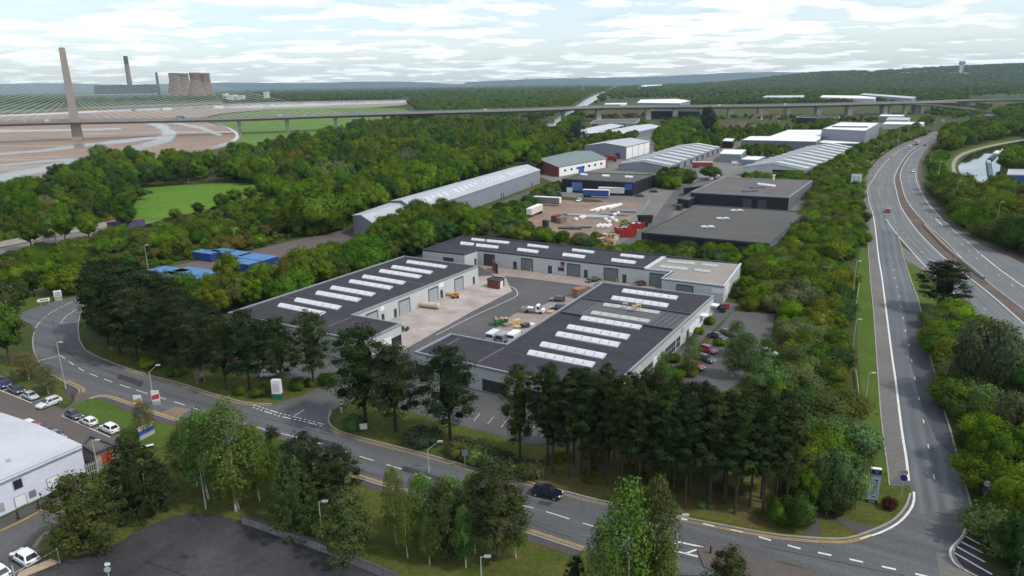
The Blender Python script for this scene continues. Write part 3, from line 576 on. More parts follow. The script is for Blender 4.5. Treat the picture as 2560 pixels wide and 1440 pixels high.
for k in range(6): line_strip(ym, GP([(398 + k * 9, 1036 + k * 1.4), (440 + k * 7, 1018 + k * 1)]), 0.2, 0.043)
for a, b in (((1344, 696), (1362, 684)), ((1337, 693), (1353, 683))): line_strip(ym, GP([a, b]), 0.2, 0.032)
structure("road_marking", ym, 'yellow')
# ================================================================== buildings
MT['clad_light'] = clad("light grey wall sheet", (0.44, 0.46, 0.455), 0.9)
MT['clad_grey'] = clad("mid grey wall sheet", (0.21, 0.225, 0.26), 1.0)
MT['clad_blue'] = clad("blue grey wall sheet", (0.18, 0.20, 0.24), 1.0)
MT['clad_black'] = clad("black wall sheet", (0.011, 0.012, 0.02), 1.0)
MT['clad_dgrey'] = clad("dark grey wall sheet", (0.13, 0.145, 0.165), 1.0)
MT['clad_white'] = clad("white wall sheet", (0.56, 0.59, 0.69), 0.28, horiz=True, depth=0.5)
MT['felt'] = mat("roof felt", (0.036, 0.035, 0.041), 0.9, 0.2, 0.5, fine=0.14, fscale=0.5, stretch=(.12, 2.0, 1), turn=.47)
MT['felt_pale'] = mat("sandy roof felt", (0.25, 0.225, 0.20), 0.9, 0.12, 0.1, fine=0.08)
MT['felt_grey'] = mat("grey roof felt", (0.082, 0.078, 0.072), 0.9, 0.14, 0.4, fine=0.1, fscale=.12, stretch=(.1, 1.6, 1), turn=.47)
MT['felt_brown'] = mat("brownish roof felt", (0.112, 0.10, 0.094), 0.9, 0.16, 0.3, fine=0.12, fscale=.15, stretch=(.12, 1.4, 1), turn=.47)
MT['asbestos'] = mat("weathered roof sheet", (0.10, 0.092, 0.097), 0.9, 0.12, 0.5, fine=0.1)
MT['trim'] = mat("grey parapet trim", (0.22, 0.24, 0.26), 0.5, 0.06, 0.8)
MT['trim_dark'] = mat("dark trim", (0.05, 0.053, 0.065), 0.5, 0.06, 0.8)
MT['trim_light'] = mat("light trim", (0.45, 0.50, 0.51), 0.5, 0.06, 0.8)
MT['skylight'] = mat("translucent rooflight", (0.53, 0.54, 0.565), 0.45, 0.12, 1.0)
MT['skylight_old'] = mat("weathered rooflight", (0.36, 0.39, 0.38), 0.6, 0.15, 0.8)
MT['shutter'] = mat("roller shutter", (0.15, 0.165, 0.185), 0.5, 0.08, 0.6)
MT['shutter_pale'] = mat("pale roller shutter", (0.30, 0.32, 0.33), 0.5, 0.08, 0.6)
MT['dark_door'] = mat("dark door", (0.05, 0.055, 0.065), 0.5, 0.1)
MT['brick'] = mat("red brick", (0.15, 0.052, 0.038), 0.9, 0.2, 3.0, fine=0.15)
MT['brick_buff'] = mat("buff brick", (0.30, 0.22, 0.17), 0.9, 0.15, 2.0, fine=0.1)
MT['roof_white'] = mat("white membrane roof", (0.72, 0.72, 0.71), 0.7, 0.08, 0.05, fine=0.05, fscale=0.4)
MT['roof_metal'] = clad("grey metal roof", (0.36, 0.39, 0.41), 1.0, 0.45)
MT['roof_pale'] = clad("pale metal roof", (0.44, 0.46, 0.46), 1.2, 0.5)
MT['roof_green'] = clad("slate green roof", (0.15, 0.19, 0.185), 0.6, 0.7)
MT['roof_works'] = clad("pale works roof sheet", (0.45, 0.47, 0.50), 0.6, 0.5)
MT['roof_tile'] = mat("brown roof tile", (0.10, 0.07, 0.06), 0.9, 0.2, 0.8)
MT['concrete_pale'] = mat("pale structural concrete", (0.36, 0.34, 0.31), 0.85, 0.12, 0.08, fine=0.06)
MT['sign_white'] = mat("white sign", (0.66, 0.67, 0.68), 0.5, 0.03)
MT['sign_blue'] = mat("blue sign", (0.03, 0.10, 0.32), 0.5, 0.05)
MT['sign_purple'] = mat("purple sign", (0.06, 0.02, 0.17), 0.5, 0.05)
MT['sign_red'] = mat("red sign", (0.42, 0.05, 0.06), 0.5, 0.05)
MT['sign_green'] = mat("green sign", (0.02, 0.11, 0.075), 0.5, 0.05)
def shell(name, label, cat, poly, z, wall, roof, trim, group=None, para=0.35, lip=0.22, z0=0.0, keep=True):
    """flat-roofed shed: walls, sunk roof, parapet ring"""
    poly = ccw(list(poly)); c = (sum(p[0] for p in poly) / len(poly), sum(p[1] for p in poly) / len(poly), z0)
    r = thing(name, label, cat, c, 0, group)
    mb = MB(); mb.prism(poly, z0, z - 0.02, False, False); part(r, "wall", mb, wall)
    inn = offset(poly, -para + 0.03); mb = MB(); mb.add([(x, y, z - lip) for x, y in inn], [tuple(range(len(inn)))]); part(r, "roof", mb, roof)
    o = offset(poly, 0.09); i2 = offset(poly, -para); n = len(poly); mb = MB()
    vs = [(x, y, z + 0.1) for x, y in o] + [(x, y, z + 0.1) for x, y in i2] + [(x, y, z - 0.42) for x, y in o] + [(x, y, z - lip - 0.05) for x, y in i2] + [(x, y, z - 0.42) for x, y in offset(poly, -0.02)]
    fs = []
    for k in range(n):
        j = (k + 1) % n; fs += [(k, j, n + j, n + k), (2 * n + k, 2 * n + j, j, k), (n + k, n + j, 3 * n + j, 3 * n + k), (4 * n + k, 4 * n + j, 2 * n + j, 2 * n + k)]
    mb.add(vs, fs); part(r, "parapet", mb, trim)
    if keep: keepout(poly, 1.0)
    return r, poly
def at_px(A, B, px, z):
    lo, hi = 0.0, 1.0; s = proj(A[0], A[1], z)[0] < proj(B[0], B[1], z)[0]
    for _ in range(40):
        t = (lo + hi) / 2; x = proj(A[0] + (B[0] - A[0]) * t, A[1] + (B[1] - A[1]) * t, z)[0]
        if (x < px) == s: lo = t
        else: hi = t
    return lo
def face_box(A, B, t0, t1, z0, z1, d=0.07, back=0.05, out=0.0):
    """a panel on the wall A-B standing d proud of it (toward the side right of A->B)"""
    a = Vector(A); b = Vector(B); u = (b - a).normalized(); n = Vector((u.y, -u.x)); L_ = (b - a).length
    p, q = a + u * (t0 * L_), a + u * (t1 * L_)
    P = [p + n * (d + out), q + n * (d + out), q - n * back + n * out, p - n * back + n * out]
    mb = MB(); mb.add([(*P[0], z0), (*P[1], z0), (*P[2], z0), (*P[3], z0), (*P[0], z1), (*P[1], z1), (*P[2], z1), (*P[3], z1)],
                      [(0, 1, 5, 4), (1, 2, 6, 5), (2, 3, 7, 6), (3, 0, 4, 7), (4, 5, 6, 7), (3, 2, 1, 0)])
    return mb
def on_wall(r, name, A, B, x0, x1, z0, z1, mt, d=0.07, label=None, out=0.0):
    """x0, x1: photo columns where the piece starts and ends on the wall"""
    zm = (z0 + z1) / 2; t0, t1 = at_px(A, B, x0, zm), at_px(A, B, x1, zm)
    if t0 > t1: t0, t1 = t1, t0
    return part(r, name, face_box(A, B, t0, t1, z0, z1, d, 0.05, out), mt, label=label), t0, t1
def roller(r, A, B, x0, x1, h=3.7, mt='shutter'):
    o, t0, t1 = on_wall(r, "roller_door", A, B, x0, x1, 0.03, h, mt, 0.04)
    e = 0.16 / math.dist(A, B)
    mb = face_box(A, B, t0 - e, t0, 0.0, h + 0.2, 0.14); mb2 = face_box(A, B, t1, t1 + e, 0.0, h + 0.2, 0.14); mb3 = face_box(A, B, t0, t1, h, h + 0.28, 0.16)
    mb.add(mb2.v, mb2.f); mb.add(mb3.v, mb3.f); part(r, "door_frame", mb, 'trim_dark')
    k = MB()
    for i in range(1, 9): q = face_box(A, B, t0 + e * .2, t1 - e * .2, h * i / 9.0, h * i / 9.0 + 0.05, 0.075, -0.03); k.add(q.v, q.f)
    tag(part(o, "slat", k, mt), kind='stuff')
def pdoor(r, A, B, x0, x1, mt='dark_door', h=2.3):
    o, t0, t1 = on_wall(r, "door", A, B, x0, x1, 0.05, h, mt, 0.05)
    w = t1 - t0; part(o, "pane", face_box(A, B, t0 + w * .25, t1 - w * .25, h * .55, h * .85, 0.08, -0.04), 'glass')
def glazing(r, A, B, t0, t1, z0, z1, n, frame='trim_dark', rows=1):
    o = part(r, "window", face_box(A, B, t0, t1, z0, z1, 0.05), frame); L_ = math.dist(A, B); e = 0.07 / L_
    for i in range(n):
        for j in range(rows):
            a, b = t0 + (t1 - t0) * i / n + e, t0 + (t1 - t0) * (i + 1) / n - e; h0 = z0 + (z1 - z0) * j / rows + .06; h1 = z0 + (z1 - z0) * (j + 1) / rows - .06
            part(o, "pane", face_box(A, B, a, b, h0, h1, 0.075, -0.04), 'glass')
def skylight(r, q, z, n=6, mt='skylight', rise=0.42):
    """q: photo corners TL, BL, TR, BR on the roof; a low barrel of n translucent panes on a kerb"""
    TL, BL, TR, BR = [Vector(G(x, y, z)) for x, y in q]
    mb = MB(); P = [BL, BR, TR, TL]; mb.prism(ccw([tuple(p) for p in P]), z - 0.3, z + 0.12, True, False); fr = part(r, "rooflight", mb, mt)
    for k in range(n):
        a, b = k / n + 0.006, (k + 1) / n - 0.006; m2 = MB(); K = 4; pts = []
        for t in (a, b):
            for s in range(K + 1):
                f = s / K; p = (BL.lerp(BR, t)).lerp(TL.lerp(TR, t), f); pts.append((p.x, p.y, z + 0.13 + rise * math.sin(math.pi * f) * (0.9 + 0.1 * math.sin(math.pi * (t)))))
        m2.add(pts, [(s, K + 1 + s, K + 2 + s, s + 1) for s in range(K)] + [tuple(range(K + 1)), tuple(reversed(range(K + 1, 2 * K + 2)))])
        part(fr, "pane", m2, mt)
def cq(ox, oy, k, *p): return [(ox + x / k, oy + y / k) for x, y in p]
ZU = 5.0
# --- long unit block beside the yard
A_poly = GP([(570, 782), (1010, 640), (1195, 665), (882, 787), (1003, 809), (907, 854)], ZU)
rA, A_ = shell("unit_block", "light grey unit block with nine rooflights across its long dark roof", "building", A_poly, ZU, 'clad_light', 'felt', 'trim')
for q in (cq(640, 420, 4, (1530, 925), (1497, 950), (1915, 982), (1885, 1005)), cq(640, 420, 4, (1385, 975), (1347, 1003), (1770, 1035), (1735, 1062)), cq(640, 420, 4, (1265, 1015), (1225, 1043), (1660, 1078), (1620, 1105)),
          cq(640, 420, 4, (1095, 1070), (1055, 1100), (1498, 1137), (1460, 1167)), cq(640, 420, 4, (965, 1118), (922, 1147), (1372, 1187), (1330, 1217)), cq(640, 420, 4, (780, 1180), (737, 1212), (1197, 1252), (1150, 1285)),
          cq(640, 420, 4, (635, 1230), (588, 1265), (1055, 1307), (1005, 1340)), cq(640, 420, 4, (425, 1300), (377, 1335), (858, 1382), (808, 1418)), cq(640, 720, 4, (265, 155), (210, 187), (700, 240), (640, 277))): skylight(rA, q, ZU - 0.1)
W1, W2 = G(882, 787, ZU), G(1195, 665, ZU)
for a, b in ((917, 944), (998, 1024), (1072, 1094), (1137, 1157)): roller(rA, W1, W2, a, b, 3.6, 'shutter_pale')
for a, b in ((954, 961), (985, 992), (1101, 1107), (1182, 1187)): pdoor(rA, W1, W2, a, b)
for a, b in ((1097, 1109), (950, 960)): on_wall(rA, "sign_panel", W1, W2, a, b, 3.1, 4.3, 'sign_white', 0.1)
F1, F2 = G(570, 782, ZU), G(907, 854, ZU)
for t in (0.12, 0.36, 0.6, 0.84): glazing(rA, F1, F2, t, t + 0.1, 0.3, 2.5, 4)
E1, E2 = G(907, 854, ZU), G(1003, 809, ZU)
glazing(rA, E1, E2, 0.55, 0.98, 0.2, 2.6, 4)
on_wall(rA, "sign_panel", E1, E2, 958, 978, 0.3, 3.2, 'sign_white', 0.1)
# --- block by the road
B_poly = GP([(1036, 880), (1127, 834), (1264, 860), (1505, 706), (1784, 740), (1512, 985)], ZU)
rB, B_ = shell("unit_block", "light grey unit block behind the pines with a sunken strip of old roof", "building", B_poly, ZU, 'clad_light', 'felt', 'trim')
for q in ([(1125, 10), (1093, 43), (1663, 85), (1640, 118)], [(1020, 80), (985, 115), (1570, 160), (1545, 197)], [(715, 280), (678, 318), (1303, 378), (1270, 415)], [(580, 368), (540, 407), (1183, 470), (1145, 517)],
          [(475, 438), (428, 480), (1085, 548), (1050, 595)], [(320, 540), (270, 583), (947, 660), (905, 710)], [(190, 622), (145, 668), (835, 745), (795, 797)]): skylight(rB, cq(1280, 720, 4, *q), ZU - 0.1, 7)
old = GP(cq(1280, 720, 4, (705, 105), (1795, 265), (1600, 415), (492, 243)), ZU)
mb = MB(); mb.add([(x, y, ZU - 0.14) for x, y in ccw(old)], [(0, 1, 2, 3)]); part(rB, "old_roof", mb, 'asbestos')
o0, o1, o2, o3 = [Vector(p) for p in old]
for k in (0.02, 0.06, 0.1, 0.14, 0.8, 0.85, 0.9, 0.95):
    a, b = o0.lerp(o1, k), o3.lerp(o2, k); mb = MB(); line_strip(mb, [tuple(a), tuple(b)], 0.35, ZU - 0.13, 0.14); part(rB, "roof_rib", mb, 'trim_dark')
for a, b in ((o0, o1), (o3, o2)): mb = MB(); line_strip(mb, [tuple(a), tuple(b)], 0.45, ZU - 0.15, 0.4); part(rB, "party_wall", mb, 'trim_dark')
for q in ([(930, 150), (903, 180), (1485, 235), (1460, 262)], [(815, 230), (780, 262), (1385, 320), (1360, 350)]): skylight(rB, cq(1280, 720, 4, *q), ZU - 0.1, 6, 'skylight_old', 0.25)
for q in (cq(640, 720, 4, (2120, 740), (2240, 735), (2490, 600), (2400, 610)),): pass
S1, S2 = G(1512, 985, ZU), G(1784, 740, ZU)
for a, b, z0, z1, m_ in ((1593, 1608, 0.1, 3.0, 'sign_white'), (1632, 1650, 0.3, 3.1, 'sign_white'), (1722, 1752, 0.1, 2.7, 'sign_white'), (1752, 1771, 0.2, 2.6, 'clad_white'), (1703, 1709, 3.0, 4.2, 'shutter_pale')): on_wall(rB, "wall_panel", S1, S2, a, b, z0, z1, m_, 0.08)
for a, b, n in ((1609, 1631, 5), (1662, 1688, 5), (1690, 1700, 2)):
    t0, t1 = at_px(S1, S2, a, 1.5), at_px(S1, S2, b, 1.5); glazing(rB, S1, S2, t0, t1, 0.3, 2.9, n, 'trim_light', 2)
for a, b in ((1716, 1721), (1752, 1755)): pdoor(rB, S1, S2, a, b)
for x in (1752, 1779):
    t = at_px(S1, S2, x, 3); part(rB, "canopy", face_box(S1, S2, t - 0.012, t + 0.022, 2.9, 3.15, 1.6), 'whitepaint')
Q1, Q2 = G(1036, 880, ZU), G(1512, 985, ZU)
for x0, x1, n in ((1040, 1085, 4), (1130, 1170, 4), (1206, 1262, 6), (1300, 1350, 5), (1400, 1450, 5)):
    t0, t1 = at_px(Q1, Q2, x0, 1.3), at_px(Q1, Q2, x1, 1.3); glazing(rB, Q1, Q2, t0, t1, 0.2, 2.6, n, 'trim_dark', 2)
Y1, Y2 = G(1264, 860, ZU), G(1505, 706, ZU)
for r_, pts in ((rA, [(880, 793), (822, 815)]), (rB, [(1262, 868), (1196, 905)]), (rB, [(1150, 845), (1100, 872)]), (rA, [(700, 740), (760, 752)]), (rA, [(1000, 700), (1060, 712)])):
    mb = MB(); line_strip(mb, GP(pts, ZU - .2), 0.5, ZU - 0.20, 0.03); part(r_, "roof_seam", mb, 'asbestos')
# --- block at the back of the yard
C_poly = GP([(1056, 624), (1162, 587), (1852, 659), (1810, 715), (1655, 696), (1681, 679), (1194, 624), (1161, 635)], ZU)
rC, C_ = shell("unit_block", "long grey unit block closing the yard, one end roofed in sandy felt", "building", C_poly, ZU, 'clad_light', 'felt', 'trim_dark')
sand = offset(ccw(GP([(1655, 643), (1852, 659), (1810, 715), (1655, 696), (1681, 679), (1612, 670)], ZU)), -0.4)
mb = MB(); mb.prism(sand, ZU - 0.21, ZU - 0.1, True, False); part(rC, "sandy_roof", mb, 'felt_pale')
mb = MB(); line_strip(mb, GP([(1614, 671), (1660, 642)], ZU), 1.3, ZU - 0.2, 0.32); part(rC, "ridge_capping", mb, 'trim_light')
mb = MB(); line_strip(mb, GP([(1612, 671.5), (1681, 679), (1655, 696), (1810, 715), (1852, 659)], ZU), 0.55, ZU - 0.2, 0.36); part(rC, "capping", mb, 'trim_light')
for q in ([(165, 763), (150, 783), (370, 790), (355, 805)], [(65, 803), (48, 828), (270, 830), (250, 853)], [(610, 812), (597, 830), (827, 838), (810, 855)], [(518, 852), (500, 880), (737, 880), (718, 905)],
          [(1095, 862), (1080, 882), (1325, 885), (1310, 907)], [(1005, 905), (988, 933), (1243, 937), (1222, 962)]): skylight(rC, cq(1280, 420, 4, *q), ZU - 0.1, 4)
for q in ([(2055, 738), (2040, 765), (2185, 755), (2170, 777)], [(2165, 705), (2150, 722), (2297, 720), (2280, 735)], [(2210, 758), (2195, 785), (2430, 785), (2412, 807)], [(2315, 720), (2303, 738), (2538, 742), (2520, 760)]): skylight(rC, cq(640, 420, 4, *q), ZU - 0.1, 4)
for q in ([(1560, 925), (1545, 942), (1835, 945), (1818, 970)], [(1485, 973), (1470, 997), (1765, 998), (1748, 1025)], [(1905, 957), (1893, 975), (2068, 972), (2050, 993)], [(1830, 1008), (1818, 1030), (1995, 1025), (1978, 1050)]): skylight(rC, cq(1280, 420, 4, *q), ZU - 0.05, 4, 'skylight_old', 0.2)
D1, D2 = G(1194, 624, ZU), G(1681, 679, ZU)
roller(rC, D1, D2, 1211, 1236, 3.7, 'trim_dark')
for a, b in ((1304, 1331), (1419, 1449), (1511, 1544), (1625, 1657)): roller(rC, D1, D2, a, b, 3.7)
for a, b in ((1283, 1292), (1370, 1380), (1460, 1469), (1556, 1566)): pdoor(rC, D1, D2, a, b, 'dark_door', 2.5)
t0, t1 = at_px(D1, D2, 1395, 1.7), at_px(D1, D2, 1410, 1.7); glazing(rC, D1, D2, t0, t1, 1.2, 2.4, 3, 'trim_dark', 1)
on_wall(rC, "sign_panel", D1, D2, 1402, 1411, 3.5, 4.2, 'sign_purple', 0.1); on_wall(rC, "sign_panel", D1, D2, 1402, 1411, 2.7, 3.48, 'sign_red', 0.1)
H1, H2 = G(1056, 624, ZU), G(1161, 635, ZU); on_wall(rC, "window_shutter", H1, H2, 1108, 1134, 1.3, 3.3, 'trim_dark', 0.06)
H3 = G(1194, 624, ZU); pdoor(rC, H2, H3, 1186, 1191)
K1, K2 = G(1655, 696, ZU), G(1810, 715, ZU); roller(rC, K1, K2, 1692, 1731, 3.7); on_wall(rC, "sign_panel", K1, K2, 1779, 1807, 2.8, 4.1, 'sign_white', 0.1)
K3 = G(1852, 659, ZU); on_wall(rC, "sign_panel", K2, K3, 1813, 1822, 1.4, 4.0, 'sign_white', 0.1)
# --- dark sheds of the next estate
def vent_pair(r, px, py, z):
    x, y = G(px, py, z); mb = MB()
    for s in (-1, 1): mb.box(x + s * 1.3, y, z + 0.45, 1.7, 2.2, 0.35)
    mb.box(x, y, z + 0.1, 5.0, 1.2, 0.7); part(r, "roof_vent", mb, 'skylight')
def side_band(r, A, B, z0, z1, mt): part(r, "wall_band", face_box(A, B, 0.005, 0.995, z0, z1, 0.09), mt)
rD, D_ = shell("warehouse", "black walled shed with a plain grey felt roof and three twin vents", "building", GP([(1604, 581), (1747, 512), (2012, 529), (1924, 609)], 5.2), 5.2, 'clad_black', 'felt_grey', 'trim_dark')
for p in ((1807, 548), (1769, 569), (1842, 528)): vent_pair(rD, p[0], p[1], 5.0)
a, b = G(1924, 609, 5.2), G(2012, 529, 5.2); side_band(rD, a, b, 2.5, 4.7, 'clad_dgrey'); side_band(rD, a, b, 0.2, 2.35, 'clad_dgrey')
a, b = G(1604, 581, 5.2), G(1924, 609, 5.2); t = 0.012; glazing(rD, a, b, t, t + 0.055, 3.4, 4.5, 4); glazing(rD, a, b, 0.075, 0.095, 2.4, 4.5, 1)
rE, E_ = shell("warehouse", "black shed with brownish roof, one long rooflight and clerestory side walls", "building", GP([(1727, 480), (1811, 443), (2031, 451), (1972, 493)], 6.0), 6.0, 'clad_black', 'felt_brown', 'trim')
a, b = G(1972, 493, 6.0), G(2031, 451, 6.0); side_band(rE, a, b, 3.0, 5.5, 'clad_dgrey'); side_band(rE, a, b, 0.2, 2.85, 'clad_dgrey')
skylight(rE, cq(1280, 420, 4, (2460, 150), (2452, 165), (2640, 172), (2630, 188)), 5.9, 4)
for p in ((1874, 478), (1895, 469)): x, y = G(p[0], p[1], 5.9); mb = MB(); mb.box(x, y, 6.0, 7, 3, 0.5, 0.2); part(rE, "roof_hatch", mb, 'asbestos')
x, y = G(1934, 449, 5.9); mb = MB(); mb.cyl((x, y, 5.8), (x, y, 8), .5); mb.cyl((x, y, 8), (x, y, 8.4), .9); part(rE, "flue", mb, 'whitepaint')
a, b = G(1727, 480, 6.0), G(1972, 493, 6.0)
for t in (0.55, 0.7): part(rE, "roller_door", face_box(a, b, t, t + 0.09, 0, 4.0, .06), 'trim_dark')
shell("annexe", "low black annexe beside the black shed with clerestory walls", "building", GP([(1694, 496), (1727, 481), (1752, 483), (1722, 500)], 4.0), 4.0, 'clad_black', 'felt_brown', 'trim_dark')
shell("annexe", "low black annexe with sloping drive behind the black shed", "building", GP([(1709, 470), (1742, 455), (1802, 447), (1766, 464)], 4.2), 4.2, 'clad_black', 'felt_brown', 'trim_dark')
rF, F_ = shell("warehouse", "black shed with blue mural wall and three small rooflights", "building", GP([(1405, 447), (1464, 431), (1635, 437), (1582, 456)], 7.0), 7.0, 'clad_black', 'felt_grey', 'trim_dark')
for q in ([(690, 55), (682, 68), (758, 60), (750, 75)], [(905, 67), (898, 82), (980, 70), (972, 87)], [(1133, 78), (1126, 92), (1212, 82), (1204, 98)]): skylight(rF, cq(1280, 420, 4, *q), 6.9, 3)
a, b = G(1405, 447, 7.0), G(1582, 456, 7.0); on_wall(rF, "mural", a, b, 1430, 1456, 1.2, 5.6, mat("blue mural", (0.02, 0.05, 0.2), 0.6, 0, 0.35, col2=(0.13, 0.22, 0.45)), 0.1); on_wall(rF, "roller_door", a, b, 1417, 1431, 0.0, 2.6, 'whitepaint', 0.1); on_wall(rF, "sign_panel", a, b, 1562, 1580, 3.0, 6.2, 'sign_blue', 0.1)
# --- gabled sheds
def gable(name, label, q, ze, rise, wall, roof, along=True, cat="building", gwall=None, over=0.4, keep=True, ribs=0, group=None, world=False):
    """q: eave corners a, b, c, d; ridge runs from the middle of d-a to the middle of b-c"""
    if q[2] is None and not world:
        w0, w1, w3 = GP([q[0], q[1], q[3]], ze); q = [w0, w1, (w1[0] + w3[0] - w0[0], w1[1] + w3[1] - w0[1]), w3]; world = True
    P = [Vector(p) for p in (q if world else GP(q, ze))]
    if (P[1] - P[0]).cross(P[2] - P[1]) < 0: P = [P[1], P[0], P[3], P[2]]
    a, b, c, d = P; m1, m2 = (a + d) / 2, (b + c) / 2; ctr = (a + b + c + d) / 4
    r = thing(name, label, cat, (ctr.x, ctr.y, 0), 0, group)
    mb = MB()
    for p, s in ((a, b), (c, d)): L_ = (s - p).length; mb.add([(*p, 0), (*s, 0), (*s, ze), (*p, ze)], [(0, 1, 2, 3)], [[(0, 0), (L_, 0), (L_, ze), (0, ze)]])
    part(r, "wall", mb, wall)
    for p, s, mm in ((b, c, m2), (d, a, m1)):
        mb = MB(); L_ = (s - p).length; mb.add([(*p, 0), (*s, 0), (*s, ze), (*mm, ze + rise), (*p, ze)], [(0, 1, 2, 3, 4)], [[(0, 0), (L_, 0), (L_, ze), (L_ / 2, ze + rise), (0, ze)]]); part(r, "gable_wall", mb, gwall or wall)
    u = (b - a).normalized() * over; w = (d - a).normalized() * over; dz = rise / ((d - a).length / 2) * over
    for (p, s, mm0, mm1, ww) in ((a, b, m1, m2, -w), (c, d, m2, m1, w)):
        uu = u if p is a else -u
        p0, p1, r0, r1 = p - uu + ww, s + uu + ww, mm0 - uu, mm1 + uu; L_ = (p1 - p0).length; K = (r0 - p0).length; mb = MB(); T = 0.15
        mb.add([(*p0, ze - dz + T), (*p1, ze - dz + T), (*r1, ze + rise + T), (*r0, ze + rise + T), (*p0, ze - dz - .05), (*p1, ze - dz - .05)], [(0, 1, 2, 3), (4, 5, 1, 0)], [[(0, 0), (L_, 0), (L_, K), (0, K)], [(0, 0), (L_, 0), (L_, .1), (0, .1)]])
        part(r, "roof", mb, roof)
        if ribs:
            for k in range(ribs):
                f = (k + .5) / ribs; e = 0.5 / L_ * (L_ / ribs) * 0.42; m3 = MB()
                s0, s1 = p0.lerp(p1, f - e), p0.lerp(p1, f + e); q0, q1 = r0.lerp(r1, f - e), r0.lerp(r1, f + e); h = 0.75
                m3.add([(*s0, ze - dz + T), (*s1, ze - dz + T), (*q1, ze + rise + T), (*q0, ze + rise + T), (*s0, ze - dz + T + h), (*s1, ze - dz + T + h), (*q1, ze + rise + T + h), (*q0, ze + rise + T + h)], [(4, 5, 6, 7), (0, 1, 5, 4), (0, 4, 7, 3), (1, 2, 6, 5), (2, 3, 7, 6)])
                part(r, "barrel_rooflight", m3, 'roof_pale')
    if keep: keepout([tuple(p) for p in P], 1.0)
    return r, (a, b, c, d, m1, m2)
# long grey warehouse seen along its flank
rG, g_ = gable("long_warehouse", "very long grey warehouse with rows of small roof slots beside the wood", [(1040, 527), (1350, 425), (1288, 417), (975, 503)], 7.8, 2.2, 'clad_grey', 'roof_metal')
a, b, c, d, m1, m2 = g_
fa, fb = (a, b) if proj(a.x, a.y, 8)[1] > proj(d.x, d.y, 8)[1] else (d, c)
n_ = Vector(((m1 - fa).x, (m1 - fa).y))
if proj(fa.x, fa.y, 8)[0] > proj(fb.x, fb.y, 8)[0]: fa, fb = fb, fa
ra, rb = ((m1, m2) if (m1 - fa).length < (m2 - fa).length else (m2, m1))
for k in range(24):
    if k % 6 == 5: continue
    f0 = 0.07 + 0.9 * k / 24; f1 = f0 + 0.9 / 24 * 0.5; mb = MB()
    for_ = []
    for f in (f0, f1):
        for s in (0.32, 0.72): p = fa.lerp(fb, f).lerp(ra.lerp(rb, f), s); for_.append((p.x, p.y, 7.8 + 2.2 * s + 0.22))
    mb.add([for_[0], for_[2], for_[3], for_[1]], [(0, 1, 2, 3)]); part(rG, "roof_slot", mb, 'skylight')
for f in (0.3, 0.33, 0.6, 0.62, 0.9):
    q = face_box(tuple(fa), tuple(fb), f, f + 0.007, 0, 2.4, 0.1); part(rG, "door", q, 'dark_door')
rG2, _ = gable("long_warehouse", "lower end bay of the long grey warehouse half hidden by trees", [(930, 556), (1050, 521), (982, 505), (881, 539)], 7.2, 1.4, 'clad_blue', 'roof_metal')
# other sheds beyond
rH, h_ = gable("workshop", "red brick workshop with low slate green roof and pale rear wall", [(1396, 418), (1518, 396), (1440, 377), (1316, 404)], 6.0, 2.4, 'brick', 'roof_green', gwall='brick')
a, b = G(1396, 418, 6.0), G(1518, 396, 6.0); on_wall(rH, "wall_panel", a, b, 1398, 1514, 0.1, 5.6, 'whitepaint', 0.1)
for x in (1410, 1426, 1441, 1456, 1470, 1485, 1500): on_wall(rH, "window", a, b, x, x + 5, 2.6, 3.9, 'glass', 0.16)
on_wall(rH, "roller_door", a, b, 1446, 1460, 0.1, 4, 'sign_blue', 0.16)

zt = lambda bx, by, ty: height_at(*G(bx, by), ty)
zi = zt(1564, 399, 367)
rI, i_ = gable("tall_shed", "tall blue grey shed with a row of white panel doors", [(1565, 367), (1625, 353), None, (1462, 364)], zi, zi * 0.24, 'clad_blue', 'roof_metal')
a, b = G(1565, 367, zi), G(1625, 353, zi)
for k in range(4): part(rI, "panel_door", face_box(a, b, 0.02 + k * .245, 0.02 + k * .245 + .225, 0.2, zi - 0.7, 0.1), 'whitepaint')
a2 = G(1462, 364, zi)
on_wall(rI, "roller_door", a2, a, 1538, 1550, 0, zi * .5, 'dark_door', 0.1)
zj = zt(1672, 434, 418)
rJ, j_ = gable("barrel_roof_units", "row of grey units with nine pale barrel ribs across the roof", [(1670, 417), (1800, 368), None, (1546, 411)], zj, 2.4, 'clad_grey', 'trim', ribs=9)
a, b = G(1670, 417, zj), G(1800, 368, zj)
for k in range(9): part(rJ, "roller_door", face_box(a, b, k / 9 + .04, k / 9 + .075, 0.1, zj * .8, 0.1), 'dark_door')
zk = zt(1857, 441, 420)
rK, k_ = gable("striped_shed", "wide shed with many pale stripes across its shallow roof", [(2011, 426), (2146, 371), None, (1857, 419)], zk, 3.0, 'clad_grey', 'trim', ribs=10, gwall='clad_light')
a, b = G(1857, 419, zk), G(2011, 426, zk)
mb = face_box(a, b, 0.5, 0.985, 0.1, zk - 0.3, 0.12); part(rK, "dark_cladding", mb, 'clad_black'); glazing(rK, a, b, 0.53, 0.72, zk * .4, zk * .68, 5, 'trim')
part(rK, "sign_panel", face_box(a, b, 0.53, 0.56, zk * .4, zk * .68, 0.25), 'sign_white')
zl = 8.5
rL, l_ = shell("white_roof_store", "wide flat store with a bright white membrane roof", "building", GP([(1853, 350), (1876, 340), (1925, 340), (1971, 324), (2056, 324), (2052, 346), (2040, 354)], zl), zl, 'clad_dgrey', 'roof_white', 'trim')
zm_ = zl + 6
rM, m_ = shell("white_roof_store", "tall windowless grey box with a white roof rising behind the wide store", "building", GP([(2056, 322), (2102, 305), (2199, 307), (2164, 327)], zm_), zm_, 'clad_grey', 'roof_white', 'trim')
